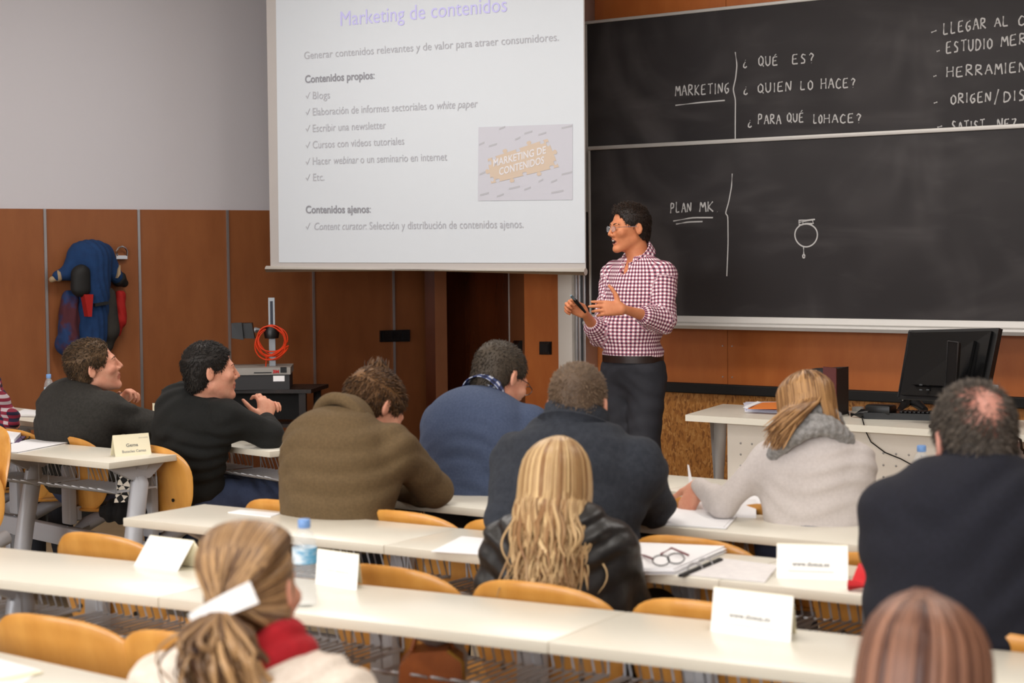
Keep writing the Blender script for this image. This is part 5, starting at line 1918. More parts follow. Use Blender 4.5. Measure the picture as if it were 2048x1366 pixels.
# ---- the speaker at the board -----------------------------------------------------------
def speaker():
    d = 9.24
    J = joints(head=at_d(1259, 456, d), hdir=cd(-0.93, -0.36, -0.03), neck=at_d(1277, 517, d + 0.02), pelvis=at_d(1266, 728, d), bdir=cd(-0.74, -0.67), sh=0.178, shz=-0.078,
               elL=at_d(1326, 642, d - 0.16), wrL=at_d(1246, 618, d - 0.36), elR=at_d(1200, 672, d + 0.02), wrR=at_d(1169, 626, d - 0.2),
               hipL=at_d(1294, 752, d - 0.06), knL=at_d(1288, 895, d - 0.12), anL=at_d(1314, 1068, d - 0.02),
               hipR=at_d(1240, 750, d + 0.06), knR=at_d(1246, 895, d + 0.0), anR=at_d(1268, 1068, d + 0.12))
    for s in 'LR':
        J['an' + s][2] = 0.09
        J['foot' + s] = cd(-0.75, -0.65 - (0.2 if s == 'L' else 0))
    check_arms('speaker', J)
    hands = {'L': dict(f=cd(-1, -0.15, 0.06), n=cd(0.1, 0.9, -0.25), s=cd(0.25, 0.1, 1), curls=[(4, 6, 4), (12, 10, 8), (20, 14, 10), (30, 18, 12)], thumb=(0.25, 0.95, 0.0), spread=0.05, sc=1.0),
             'R': dict(f=cd(-0.8, -0.05, 0.45), n=cd(-0.35, -0.85, -0.2), s=cd(0.45, -0.2, 0.9), curl=(62, 68, 45), thumb=(0.6, 0.3, 0.65), spread=0.02, sc=0.98)}
    P, Q, mi = body_mesh(J, 0.0046, hands, None, mouth=True)
    m_sk = mat('skin_speaker', (216, 142, 100), 0.5, col2=(208, 130, 90), nscale=30, spec=0.35)
    o = new_person('person in checked shirt and dark trousers talking before the blackboard with a clicker', P, Q, mi, [m_sk, M_lip, M_brow, M_mouth], J)
    eyes(J, o); brows(J, o, mat('dark_brow', (74, 50, 36), 0.8))
    # upper teeth
    L = lambda x, y, z: J['head'] + J['hR'] @ np.array([x, y, z])
    part('teeth', MB().tube([L(-0.014, 0.086, -0.062), L(-0.007, 0.092, -0.0615), L(0, 0.0935, -0.0612), L(0.007, 0.092, -0.0615), L(0.014, 0.086, -0.062)], 0.0042, 8), M_teeth, o, True, smooth=60)
    # hair
    hP, hQ, _ = cap_hair(J, 1.0, 0.004, 0.005, front=0.07, nape=-0.075, bulge=[((0, 0.022, 0.08), (0.058, 0.06, 0.036))])
    R = J['hR']
    hm = hairmat('dark_brown_hair', (26, 18, 13), (58, 40, 28), 0.5)
    ev = [tufts(hP, hQ, 5200, 0.013, lambda p: R[:, 1] * (0.9 if (p - J['head']) @ R[:, 2] > 0.07 else -0.2) + R[:, 2] * (0.35 if (p - J['head']) @ R[:, 2] > 0.07 else -0.9), 0.2, 0.0015, 0.22, 1),
          tufts(hP, hQ, 400, 0.02, R[:, 1] * 0.5 + R[:, 2] * 0.9, 0.25, 0.0014, 0.8, 2, keep=lambda c: ((c - J['head']) @ R[:, 2] > 0.085) * 1.0)]
    hair_obj('hair', (hP, hQ), ev, hm, o)
    # glasses
    gl = mat('lens_glass', (235, 240, 245), 0.05, alpha=0.12, spec=0.3)
    fr = mat('silver_frame', (190, 194, 200), 0.25, metal=0.8)
    g = MB()
    for sx in (-1, 1):
        q = [L(sx * (0.031 + 0.022 * math.cos(a)), 0.108 - 0.006 * abs(math.cos(a)), -0.002 + 0.0145 * math.sin(a)) for a in np.linspace(0, 2 * PI, 17)]
        g.tube(q, 0.0011, 5)
        g.tube([L(sx * 0.053, 0.103, 0.004), L(sx * 0.072, 0.09, 0.006), L(sx * 0.079, 0.0, 0.008), L(sx * 0.08, -0.02, -0.004)], 0.0015, 5)
    g.tube([L(-0.009, 0.108, 0.003), L(0, 0.112, 0.006), L(0.009, 0.108, 0.003)], 0.0011, 5)
    go = part('eyeglasses', g, fr, o, True, smooth=60)
    lens = MB()
    for sx in (-1, 1):
        lens.prism([L(sx * (0.031 + 0.021 * math.cos(a)), 0.1075 - 0.005 * abs(math.cos(a)), -0.002 + 0.0138 * math.sin(a)) for a in np.linspace(0, 2 * PI, 16, endpoint=False)], R[:, 1] * 0.0012)
    lo_ = mesh_obj('lens', lens.v, lens.f, gl, None, lens.mi, 60)
    lo_.parent = go
    lo_.matrix_parent_inverse = root_matrix(go).inverted()
    # shirt
    m_ch = checker_cloth('gingham_shirt', ((248, 242, 244), (184, 122, 138), (74, 38, 62)), 0.0185, 0.0185)
    inf = 0.012
    r, f, u = J['R'].T

    def belly(v):
        v.ell(J['pelvis'] + UP * 0.17 + f * 0.045, (0.15, 0.1, 0.12), J['R'], 0.06)
        v.ell(J['pelvis'] + UP * 0.06, (0.165, 0.125, 0.045), J['R'], 0.03)
        v.cap(J['elL'], lerp(J['elL'], J['wrL'], 0.42), 0.053, 0.05, 0.02)
        v.cap(J['elR'], lerp(J['elR'], J['wrR'], 0.42), 0.05, 0.047, 0.02)
        v.cap(lerp(J['shL'], J['elL'], 0.4), J['elL'], 0.055, 0.056, 0.03)
        v.ell(J['neck'] + f * 0.085 - UP * 0.035, (0.03, 0.05, 0.06), J['R'], 0.008, 'sub')
    v = top_vol(J, 0.0062, inf, wd=0.95, dp=0.98, upto=(0.4, 0.4), hem=at_d(1266, 708, d)[2] - 0.012, extra=[belly], ripple=0.0045, lam=0.075, seed=3, neckcut=0.058, rdirs=[UP + r * 0.7, UP - r * 0.6])
    P, Q = v.mesh(); P = smooth_verts(P, Q, 1, 0.4)
    # cloth coordinates: round the trunk, along the sleeves
    away = cd(0.1, 1)
    ax = J['neck'] - J['pelvis']
    rel = P - J['pelvis'] - np.outer((P - J['pelvis'])[:, 2] / ax[2], ax)
    UV = np.stack([np.arctan2(rel @ r / 0.175, rel @ f / 0.125) * 0.155, P[:, 2]], 1)
    for s in 'LR':
        a, b, c = J['sh' + s], J['el' + s], J['wr' + s]
        sg = 1 if s == 'R' else -1
        for p0, p1, lim0 in ((a, b, 0.1), (b, c, -0.25)):
            ax = unit(p1 - p0); Ls = np.linalg.norm(p1 - p0)
            t = (P - p0) @ ax
            perp = P - p0 - np.outer(t, ax)
            dist = np.linalg.norm(perp, axis=1)
            inside = (t > lim0 * Ls) & (t < Ls * (1.25 if p0 is b else 1.05)) & (dist < 0.07)
            if p0 is a: inside &= ((P - J['neck']) @ r) * sg > 0.135
            e1 = unit(away - ax * (away @ ax)); e2 = np.cross(ax, e1)
            ang = np.arctan2(perp @ e2, -(perp @ e1))
            UV[inside] = np.stack([ang * 0.055, t], 1)[inside]
    quad_obj('shirt', P, Q, m_ch, o, uv=UV)
    folded_collar(J['neck'] - UP * 0.004 + f * 0.012, UP + f * 0.22, J['hR'][:, 1] * 0.35 + f, 0.07, 0.042, m_ch, o, open_=0.3, fall=0.05, spread=0.03, uvp=True, dip=0.042)
    # belt and trousers
    zb = at_d(1266, 709, d)[2]
    m_tr = mat('charcoal_cotton', (34, 35, 42), 0.8, col2=(42, 43, 50), nscale=8, bump=0.15, bscale=14)
    pts = [J[k] for k in ('pelvis', 'hipL', 'hipR', 'knL', 'knR', 'anL', 'anR')]
    lo, hi = bounds(pts, 0.2)
    v = Vol(lo, hi, 0.0075)
    v.ell(J['pelvis'] - UP * 0.02, (0.168, 0.132, 0.15), J['R'], 0)
    for s in 'LR':
        v.cap(J['hip' + s], J['kn' + s], 0.1, 0.078, 0.04)
        v.cap(J['kn' + s], J['an' + s] - UP * 0.04, 0.078, 0.062, 0.03)
    v.ripple(0.0014, 0.08, [UP + r * 0.5, UP - r * 0.6], 9)
    v.plane((0, 0, zb + 0.012), (0, 0, 1)); v.plane((0, 0, 0.035), (0, 0, -1))
    garment(v, 'trousers', m_tr, o)
    mb = MB().sheet(40, 2, lambda a, b: J['pelvis'] * [1, 1, 0] + UP * (zb - 0.012 - 0.036 * (1 - b) + 0.012) + J['R'][:, 0] * 0.168 * math.cos(2 * PI * a) + J['R'][:, 1] * 0.135 * math.sin(2 * PI * a), 0.006)
    part('belt', mb, mat('dark_brown_leather', (40, 24, 18), 0.4), o, True, smooth=60)
    shoes(J, o, mat('black_leather', (18, 17, 17), 0.35))
    # clicker in the right fist
    c0, c1 = at_d(1142, 591, d - 0.34), at_d(1165, 618, d - 0.27)
    t = thing('presentation_clicker', 'black presentation clicker with silver tip in the speaker’s raised right hand', 'clicker', c1)
    part('body', MB().tube([lerp(c0, c1, k) for k in (0.25, 0.4, 0.8, 1.25)], [0.008, 0.010, 0.009, 0.006], 10), M_black, t, True, smooth=60)
    part('tip', MB().tube([lerp(c0, c1, k) for k in (0.0, 0.1, 0.25)], [0.006, 0.0075, 0.008], 10), mat('silver_tip', (120, 140, 150), 0.3, metal=0.6), t, True, smooth=60)
    part('button', MB().box(lerp(c0, c1, 0.38) + cd(-0.3, -1, 0.5) * 0.009, (0.008, 0.008, 0.004), 0.0015), M_alu, t, True)


speaker()
# ---- the audience ----------------------------------------------------------------------
M_denim = mat('blue_denim', (48, 58, 84), 0.8, col2=(62, 74, 104), nscale=14, bump=0.2, bscale=60)
M_darkcloth = mat('dark_trouser_cloth', (30, 30, 36), 0.85)


def seat_legs(o, J, m=None, **k):
    trousers(J, m or M_darkcloth, o, waist=J['pelvis'][2] + 0.1, **k)
    shoes(J, o, mat('black_leather', (18, 17, 17), 0.35))


def short_hair(J, o, name, cols, t=0.008, n=1600, ln=0.014, hs=1.0, comb=None, spread=0.25, rad=0.0022, N=0.5, extra=(), **k):
    hP, hQ, L = cap_hair(J, hs, t, 0.0055, **k)
    R = J['hR']
    cm = comb or (lambda p: R[:, 1] * (0.8 if (p - J['head']) @ R[:, 2] > 0.06 else -0.1) - R[:, 2] * (0.0 if (p - J['head']) @ R[:, 2] > 0.06 else 1.0))
    ev = [tufts(hP, hQ, n, ln, cm, spread, rad, N, 5)]
    for e in extra: ev.append(e(hP, hQ, L))
    return hair_obj('hair', (hP, hQ), ev, hairmat(name, *cols, 0.6), o)


def man_brown():
    d = 5.62
    C = at_d(748, 818, d + 0.12)
    J = joints(head=C, hdir=(cd(0.62, 0.55, -0.62), 0.1), neck=at_d(688, 853, d), pelvis=at_d(672, 1075, d - 0.02), bdir=cd(0.55, 0.83), sh=0.172, shz=-0.06, shf=0.03,
               elR=at_d(868, 985, d + 0.12), wrR=at_d(790, 985, d + 0.28), elL=at_d(612, 985, d + 0.22), wrL=at_d(700, 975, d + 0.38))
    J['elR'][2] = max(J['elR'][2], 0.79); J['wrR'][2] = 0.775; J['wrL'][2] = 0.785; J['elL'][2] = 0.80
    check_arms('brown', J)
    hands = {'R': dict(f=cd(-0.8, 0.5, 0.0), n=cd(0.0, 0.1, -1), s=cd(0.45, 0.8, 0.1), curl=(35, 45, 25), sc=0.98),
             'L': dict(f=cd(0.8, 0.5, 0.0), n=cd(0, 0, -1), s=cd(0.5, -0.8, 0), curl=(25, 35, 20), sc=0.98)}
    P, Q, mi = body_mesh(J, 0.0062, hands, None)
    o = new_person('person in olive brown jumper bent over a notebook at the second bench', P, Q, mi, [M_skin_pale, M_lip, M_brow, M_mouth], J)
    R = J['hR']
    short_hair(J, o, 'chestnut_hair', ((52, 34, 20), (112, 78, 44)), 0.007, 6500, 0.019, front=0.045, nape=-0.085, spread=0.22, rad=0.0018,
               comb=lambda p: R[:, 1] * (0.9 if (p - J['head']) @ R[:, 2] > 0.05 else 0.0) - R[:, 2] * (0.1 if (p - J['head']) @ R[:, 2] > 0.05 else 1.0),
               extra=[lambda P, Q, L: tufts(P, Q, 110, 0.035, R[:, 2] + R[:, 1] * -0.4, 0.35, 0.003, 0.7, 9, keep=lambda c: (np.linalg.norm(c - L(0.0, -0.05, 0.115), axis=1) < 0.04) * 1.0)])
    m = mat('olive_brown_knit', (104, 84, 56), 0.9, col2=(92, 74, 48), nscale=120, bump=0.25, bscale=260)
    bk = lambda v: (v.ell(lerp(J['pelvis'], J['neck'], 0.5) - J['R'][:, 1] * 0.03, (0.17, 0.12, 0.2), J['R'], 0.06), v.ell(J['pelvis'] + UP * 0.03, (0.185, 0.13, 0.1), J['R'], 0.05))
    v = top_vol(J, 0.0065, 0.014, wd=1.05, arm_inf=0.018, hunch=0.03, hem=J['pelvis'][2] - 0.03, extra=[bk], ripple=0.003, lam=0.08, seed=21)
    garment(v, 'jumper', m, o)
    ax = unit(lerp(J['neck'], J['head'], 0.9) - J['neck'])
    c = J['neck'] - ax * 0.01
    # thick shawl collar: two rolls round the neck
    mb = MB()
    f = unit(J['R'][:, 1] - ax * (J['R'][:, 1] @ ax)); r = np.cross(f, ax)
    lo, hi = bounds([c], 0.19)
    v = Vol(lo, hi, 0.006)
    N = 26
    ring = lambda a, rad, z: c + (r * math.sin(a) + f * math.cos(a)) * rad + ax * z
    for k in range(N):
        a0, a1 = 0.35 + (2 * PI - 0.7) * k / N, 0.35 + (2 * PI - 0.7) * (k + 1) / N
        v.cap(ring(a0, 0.072, 0.055), ring(a1, 0.072, 0.055), 0.014, None, 0.012)
        v.cap(ring(a0, 0.083, 0.03), ring(a1, 0.083, 0.03), 0.016, None, 0.012)
        v.cap(ring(a0, 0.096, 0.0), ring(a1, 0.096, 0.0), 0.016, None, 0.014)
    garment(v, 'collar', m, o)
    seat_legs(o, J)


def man_blue():
    d = 6.12
    J = joints(head=at_d(1001, 757, d + 0.08), hdir=(cd(0.62, 0.62, -0.42), 0.05), neck=at_d(962, 810, d), pelvis=at_d(948, 1010, d - 0.02), bdir=cd(0.5, 0.86), sh=0.178, shz=-0.065, shf=0.03,
               elR=at_d(1085, 935, d + 0.1), wrR=at_d(1040, 955, d + 0.36), elL=at_d(866, 940, d + 0.16), wrL=at_d(930, 950, d + 0.4))
    for k in ('wrR', 'wrL', 'elR', 'elL'): J[k][2] = max(J[k][2], 0.785)
    check_arms('blue', J)
    hands = {'R': dict(f=cd(-0.7, 0.7, 0), n=cd(0, 0, -1), s=cd(0.7, 0.7, 0), curl=(30, 40, 25)), 'L': dict(f=cd(0.7, 0.7, 0), n=cd(0, 0, -1), s=cd(0.7, -0.7, 0), curl=(30, 40, 25))}
    P, Q, mi = body_mesh(J, 0.0068, hands, None)
    o = new_person('person in slate blue jumper with checked shirt collar writing at the front bench', P, Q, mi, [M_skin_pale, M_lip, M_brow, M_mouth], J)
    short_hair(J, o, 'cropped_dark_hair', ((34, 28, 22), (84, 72, 58)), 0.005, 5200, 0.010, front=0.06, nape=-0.08, rad=0.0013)
    m = mat('slate_blue_knit', (72, 84, 110), 0.9, col2=(62, 74, 100), nscale=140, bump=0.2, bscale=240)
    bk = lambda v: (v.ell(lerp(J['pelvis'], J['neck'], 0.5) - J['R'][:, 1] * 0.025, (0.175, 0.12, 0.2), J['R'], 0.06), v.ell(J['pelvis'] + UP * 0.03, (0.18, 0.13, 0.1), J['R'], 0.05))
    v = top_vol(J, 0.0068, 0.013, wd=1.05, arm_inf=0.016, hunch=0.025, hem=J['pelvis'][2] - 0.03, extra=[bk], ripple=0.0035, lam=0.07, seed=31)
    garment(v, 'jumper', m, o)
    cm = checker_cloth('blue_tartan', ((200, 206, 222), (62, 76, 124), (22, 28, 60)), 0.03, 0.03)
    ax = unit(lerp(J['neck'], J['head'], 0.8) - J['neck'])
    folded_collar(J['neck'] + ax * 0.012, ax, J['R'][:, 1], 0.062, 0.04, cm, o, open_=0.3, fall=0.04, spread=0.028, uvp=True)
    # spectacles, just a temple arm and lens edge seen past the cheek
    L = lambda x, y, z: J['head'] + J['hR'] @ np.array([x, y, z])
    g = MB()
    for sx in (-1, 1):
        g.tube([L(sx * (0.031 + 0.022 * math.cos(a)), 0.108, -0.002 + 0.016 * math.sin(a)) for a in np.linspace(0, 2 * PI, 17)], 0.0013, 5)
        g.tube([L(sx * 0.053, 0.104, 0.004), L(sx * 0.076, 0.06, 0.006), L(sx * 0.08, -0.015, 0.004)], 0.0016, 5)
    g.tube([L(-0.009, 0.109, 0.003), L(0.009, 0.109, 0.003)], 0.0013, 5)
    part('eyeglasses', g, mat('dark_frame', (30, 30, 34), 0.3), o, True, smooth=60)
    seat_legs(o, J)


def man_fleece():
    d = 5.16
    J = joints(head=at_d(1157, 812, d + 0.03), hdir=(cd(0.22, 0.95, -0.22), 0.0), neck=at_d(1148, 872, d), pelvis=at_d(1140, 1120, d + 0.0), bdir=cd(0.42, 0.9), sh=0.19, shz=-0.075, shf=0.02,
               elR=at_d(1304, 1026, d + 0.12), wrR=at_d(1240, 1020, d + 0.36), elL=at_d(1016, 1040, d - 0.06), wrL=at_d(1060, 1020, d + 0.2))
    J['elR'][2] = 0.80; J['wrR'][2] = 0.79; J['wrL'][2] = 0.79
    check_arms('fleece', J)
    hands = {'R': dict(f=cd(-0.8, 0.6, 0), n=cd(0, 0, -1), s=cd(0.6, 0.8, 0), curl=(30, 40, 25)), 'L': dict(f=cd(0.7, 0.7, 0), n=cd(0, 0, -1), s=cd(0.7, -0.7, 0), curl=(30, 40, 25))}
    P, Q, mi = body_mesh(J, 0.0064, hands, None, neck_r=0.058)
    o = new_person('person in charcoal fleece with raised collar at the second bench, short brown hair', P, Q, mi, [M_skin_pale, M_lip, M_brow, M_mouth], J)
    short_hair(J, o, 'cropped_brown_hair', ((86, 68, 52), (142, 118, 94)), 0.004, 6000, 0.009, front=0.06, nape=-0.085, rad=0.0013, spread=0.35, N=0.8)
    m = mat('charcoal_fleece', (48, 52, 60), 0.95, col2=(38, 42, 50), nscale=60, bump=0.2, bscale=160)
    bk = lambda v: (v.ell(lerp(J['pelvis'], J['neck'], 0.5) - J['R'][:, 1] * 0.02, (0.19, 0.125, 0.22), J['R'], 0.06), v.ell(J['pelvis'] + UP * 0.03, (0.19, 0.135, 0.1), J['R'], 0.05))
    v = top_vol(J, 0.0066, 0.018, wd=1.06, arm_inf=0.024, hem=J['pelvis'][2] - 0.03, extra=[bk], ripple=0.0045, lam=0.075, seed=41, neckcut=0.066)
    garment(v, 'fleece_jacket', m, o)
    ax = unit(lerp(J['neck'], J['head'], 0.9) - J['neck'])
    ring_collar(J['neck'] - ax * 0.03, ax, J['R'][:, 1], 0.108, 0.084, 0.105, 0.013, m, o, open_=0.3, drop=0.015, flare=0.012)
    ring_collar(J['neck'] + ax * 0.005, ax, J['R'][:, 1], 0.104, 0.098, 0.03, 0.008, m, o, name='collar_fold', open_=0.4, drop=0.01, flare=0.02)
    seat_legs(o, J)


def man_black():
    d = 7.46
    J = joints(head=at_d(421, 743, d + 0.0), hdir=(cd(0.93, 0.32, 0.06), 0.0), neck=at_d(401, 790, d + 0.05), pelvis=at_d(372, 985, d + 0.14), bdir=cd(0.8, 0.6), sh=0.175, shz=-0.07, shf=0.03,
               elR=at_d(540, 880, d + 0.02), wrR=at_d(533, 862, d + 0.2), elL=at_d(470, 850, d + 0.4), wrL=at_d(530, 855, d + 0.34))
    J['elR'][2] = 0.79; J['wrR'][2] = 0.83; J['wrL'][2] = 0.83; J['elL'][2] = 0.8
    J['shR'] = J['shR'] - UP * 0.01
    check_arms('black', J)
    hands = {'R': dict(f=cd(-0.1, 0.35, 0.9), n=cd(-0.6, 0.7, 0.1), s=cd(-0.75, -0.6, 0.2), curl=(30, 45, 35), sc=1.0), 'L': dict(f=cd(0.3, -0.5, 0.75), n=cd(0.55, -0.75, -0.2), s=cd(-0.8, -0.5, 0.2), curl=(45, 55, 40), sc=1.0)}
    P, Q, mi = body_mesh(J, 0.0062, hands, None)
    o = new_person('person in black jumper and jeans, hands clasped, in profile by the projector trolley', P, Q, mi, [M_skin_pale, M_lip, M_brow, M_mouth], J)
    eyes(J, o); brows(J, o, M_brow)
    short_hair(J, o, 'black_hair', ((14, 11, 9), (34, 27, 22)), 0.006, 5200, 0.013, front=0.055, nape=-0.085, rad=0.0014, spread=0.2)
    m = mat('black_knit', (17, 18, 17), 0.92, col2=(22, 23, 21), nscale=120, bump=0.15, bscale=220)
    bk = lambda v: (v.ell(lerp(J['pelvis'], J['neck'], 0.55) - J['R'][:, 1] * 0.04, (0.175, 0.12, 0.2), J['R'], 0.06), v.ell(J['pelvis'] + UP * 0.04, (0.175, 0.13, 0.1), J['R'], 0.05))
    v = top_vol(J, 0.0068, 0.013, wd=1.0, arm_inf=0.016, hunch=0.03, hem=J['pelvis'][2] - 0.06, extra=[bk], ripple=0.0035, lam=0.07, seed=51)
    garment(v, 'jumper', m, o)
    ax = unit(lerp(J['neck'], J['head'], 0.8) - J['neck'])
    ring_collar(J['neck'] + ax * 0.0, ax, J['R'][:, 1], 0.066, 0.06, 0.035, 0.004, mat('white_cotton', (226, 224, 222), 0.8), o, name='shirt_collar', open_=0.4, drop=0.012)
    trousers(J, M_denim, o, h=0.009, name='jeans', waist=J['pelvis'][2] + 0.06, ripple=0.004, seed=7)
    shoes(J, o, mat('black_leather', (18, 17, 17), 0.35))


def man_grey():
    d = 7.9
    J = joints(head=at_d(188, 733, d), hdir=(cd(0.93, 0.25, 0.24), -0.12), neck=at_d(160, 782, d), pelvis=at_d(165, 960, d + 0.05), bdir=cd(0.7, 0.7), sh=0.18, shz=-0.07, shf=0.02,
               elR=at_d(292, 858, d + 0.0), wrR=at_d(352, 862, d + 0.22), elL=at_d(232, 838, d + 0.42), wrL=at_d(240, 806, d + 0.3))
    J['elR'][2] = max(J['elR'][2], 0.79); J['wrR'][2] = 0.79
    check_arms('grey', J)
    hands = {'L': dict(f=cd(0.55, -0.25, 0.5), n=cd(0.5, -0.5, -0.6), s=cd(-0.5, -0.3, 0.8), curl=(55, 60, 40), sc=0.95)}
    P, Q, mi = body_mesh(J, 0.0064, hands, None)
    o = new_person('person in dark grey jumper looking up at the screen, below the hanging coat', P, Q, mi, [M_skin_pale, M_lip, M_brow, M_mouth], J)
    eyes(J, o); brows(J, o, M_brow)
    R = J['hR']
    short_hair(J, o, 'wavy_brown_hair', ((34, 24, 16), (96, 72, 46)), 0.007, 5200, 0.017, front=0.055, nape=-0.08, rad=0.0014, spread=0.24, comb=lambda p: -R[:, 1] * 0.6 + R[:, 0] * 0.3 + R[:, 2] * (0.3 if (p - J['head']) @ R[:, 2] > 0.06 else -0.9))
    m = mat('dark_grey_knit', (38, 36, 33), 0.92, col2=(48, 46, 42), nscale=90, bump=0.25, bscale=220)
    bk = lambda v: (v.ell(lerp(J['pelvis'], J['neck'], 0.5) - J['R'][:, 1] * 0.04, (0.2, 0.14, 0.22), J['R'], 0.06), v.ell(J['pelvis'] + UP * 0.03, (0.2, 0.15, 0.1), J['R'], 0.05))
    v = top_vol(J, 0.007, 0.018, wd=1.06, arm_inf=0.024, hunch=0.035, hem=J['pelvis'][2] - 0.05, extra=[bk], ripple=0.005, lam=0.08, seed=61)
    garment(v, 'jumper', m, o)
    ax = unit(lerp(J['neck'], J['head'], 0.8) - J['neck'])
    ring_collar(J['neck'] + ax * 0.01, ax, J['R'][:, 1], 0.066, 0.06, 0.035, 0.004, mat('white_cotton', (226, 224, 222), 0.8), o, name='shirt_collar', open_=0.4, drop=0.012)
    seat_legs(o, J, M_denim)


def woman_scarf():
    d = 5.3
    J = joints(head=at_d(1614, 828, d + 0.06), hdir=(cd(-0.15, 0.9, -0.42), 0.0), neck=at_d(1622, 888, d), pelvis=at_d(1636, 1090, d + 0.02), bdir=cd(0.3, 0.95), sh=0.13, shz=-0.05, shf=0.02,
               elL=at_d(1446, 1008, d + 0.06), wrL=at_d(1398, 962, d + 0.26), elR=at_d(1722, 1010, d + 0.02), wrR=at_d(1690, 1010, d + 0.25))
    J['elL'][2] = 0.785; J['wrL'][2] = 0.82; J['wrR'][2] = 0.78
    check_arms('scarf', J)
    hands = {'L': dict(f=cd(-0.35, -0.1, -0.6), n=cd(0.5, 0.6, -0.4), s=cd(0.6, 0.5, 0.4), curl=(25, 35, 20), sc=0.88), 'R': dict(f=cd(-0.6, 0.8, 0), n=cd(0, 0, -1), s=cd(0.8, 0.6, 0), curl=(30, 40, 25), sc=0.88)}
    P, Q, mi = body_mesh(J, 0.0066, hands, None, hs=0.94, neck_r=0.045, tw=(0.78, 0.8))
    o = new_person('person with long hair, pale grey top and chunky grey knitted scarf at the front bench', P, Q, mi, [M_skin_pale, M_lip, M_brow, M_mouth], J)
    m = mat('pale_grey_jersey', (206, 198, 194), 0.9, col2=(198, 190, 186), nscale=120, bump=0.1, bscale=200)
    v = top_vol(J, 0.0062, 0.002, wd=0.8, dp=0.84, arm_inf=-0.001, hem=J['pelvis'][2] - 0.04, ripple=0.0032, lam=0.055, seed=71, neckcut=0.05)
    garment(v, 'top', m, o)
    # scarf: fat cable-knit loops
    ax = unit(J['head'] - J['neck'])
    c = J['neck'] + ax * 0.005
    f = unit(J['R'][:, 1] - ax * (J['R'][:, 1] @ ax)); r = np.cross(f, ax)
    lo, hi = bounds([c], 0.2)
    v = Vol(lo, hi, 0.0055)
    N = 40
    for z, rad, th, tilt in ((0.045, 0.078, 0.024, 0.15), (0.008, 0.094, 0.026, -0.12), (-0.028, 0.106, 0.022, 0.1)):
        for k in range(N):
            a0, a1 = 2 * PI * k / N, 2 * PI * (k + 1) / N
            q = lambda a: c + (r * math.sin(a) + f * math.cos(a)) * rad + ax * (z + tilt * 0.1 * math.sin(a) + 0.006 * math.sin(3 * a))
            v.cap(q(a0), q(a1), th * (1 + 0.08 * math.sin(k * 1.9)), None, 0.006)
    g = v.grid(v.lo, v.lo + v.n * v.h); sl, x, y, z = g
    v.v += (0.0035 * np.sin(x * 190 + z * 120) * np.sin(y * 190 - z * 150)).astype(np.float32)
    garment(v, 'scarf', mat('grey_cable_knit', (158, 156, 154), 0.95, col2=(126, 124, 122), nscale=70, bump=0.5, bscale=150), o)
    # hair: smooth crown, lengths drawn to the left shoulder
    R = J['hR']; s = 0.94
    L = lambda x, y, z: J['head'] + R @ (np.array([x, y, z]) * s)
    lo, hi = bounds([L(0, 0, 0), L(-0.1, 0, -0.25)], 0.2)
    v = Vol(lo, hi, 0.006)
    v.ell(L(0, -0.018, 0.04), np.array([0.078, 0.099, 0.082]) * s, R, 0)
    v.ell(L(0, -0.045, -0.04), np.array([0.072, 0.06, 0.09]) * s, R, 0.03)
    tip = at_d(1546, 886, d - 0.1)
    v.cap(L(-0.04, -0.055, -0.02), lerp(L(-0.07, -0.07, -0.05), tip, 0.5), 0.034, 0.024, 0.03)
    v.cap(lerp(L(-0.07, -0.07, -0.05), tip, 0.5), tip, 0.024, 0.008, 0.02)
    v.ell(L(0, 0.118, -0.04), np.array([0.075, 0.1, 0.11]) * s, R, 0.012, 'sub')
    hP, hQ = v.mesh(); hP = smooth_verts(hP, hQ, 2)
    rs = np.random.default_rng(3); locks = []
    for i in range(900):
        a = rs.uniform(-2.1, 2.1)
        p0 = L(0.0 + rs.normal(0, .006), -0.0 + rs.uniform(-0.05, 0.05), 0.13)
        p1 = L(math.sin(a) * 0.088, -math.cos(a) * 0.106 - 0.01, 0.07 + rs.uniform(-.015, .015))
        p2 = L(math.sin(a) * 0.09 - 0.004, -math.cos(a) * 0.112 - 0.016, 0.0)
        w = (a + 2.1) / 4.2
        if a > 0.1:
            e = L(0.02 + 0.03 * a, -0.1, -0.09) + rs.normal(0, 0.004, 3)
            pts = [p0, lerp(p0, p1, .55) + R[:, 2] * 0.012, p1, lerp(p1, p2, .5) - R[:, 1] * 0.003, p2, lerp(p2, e, .5) - R[:, 1] * 0.006, e]
            locks.append(ribbon(smooth_path(pts, 1), rs.uniform(0.002, 0.005), 0.0014, J['head']))
            continue
        e = tip + J['R'][:, 0] * (0.02 * w + rs.normal(0, 0.012)) + UP * rs.uniform(-0.02, 0.05) - J['R'][:, 1] * rs.uniform(0.0, 0.025)
        p3 = lerp(p2, e, 0.55) - R[:, 1] * 0.03
        pts = [p0, lerp(p0, p1, .55) + R[:, 2] * 0.012, p1, lerp(p1, p2, .5) - R[:, 1] * 0.003, p2, lerp(p2, p3, .5), p3, lerp(p3, e, .55), e]
        locks.append(ribbon(smooth_path(pts, 1), rs.uniform(0.002, 0.005), 0.0014, lambda p: np.array([J['head'][0], J['head'][1], min(p[2], J['head'][2])])))
    hair_obj('hair', (hP, hQ), locks, hairmat('light_brown_hair', (108, 72, 40), (186, 142, 92), 0.4), o)
    seat_legs(o, J, M_denim)


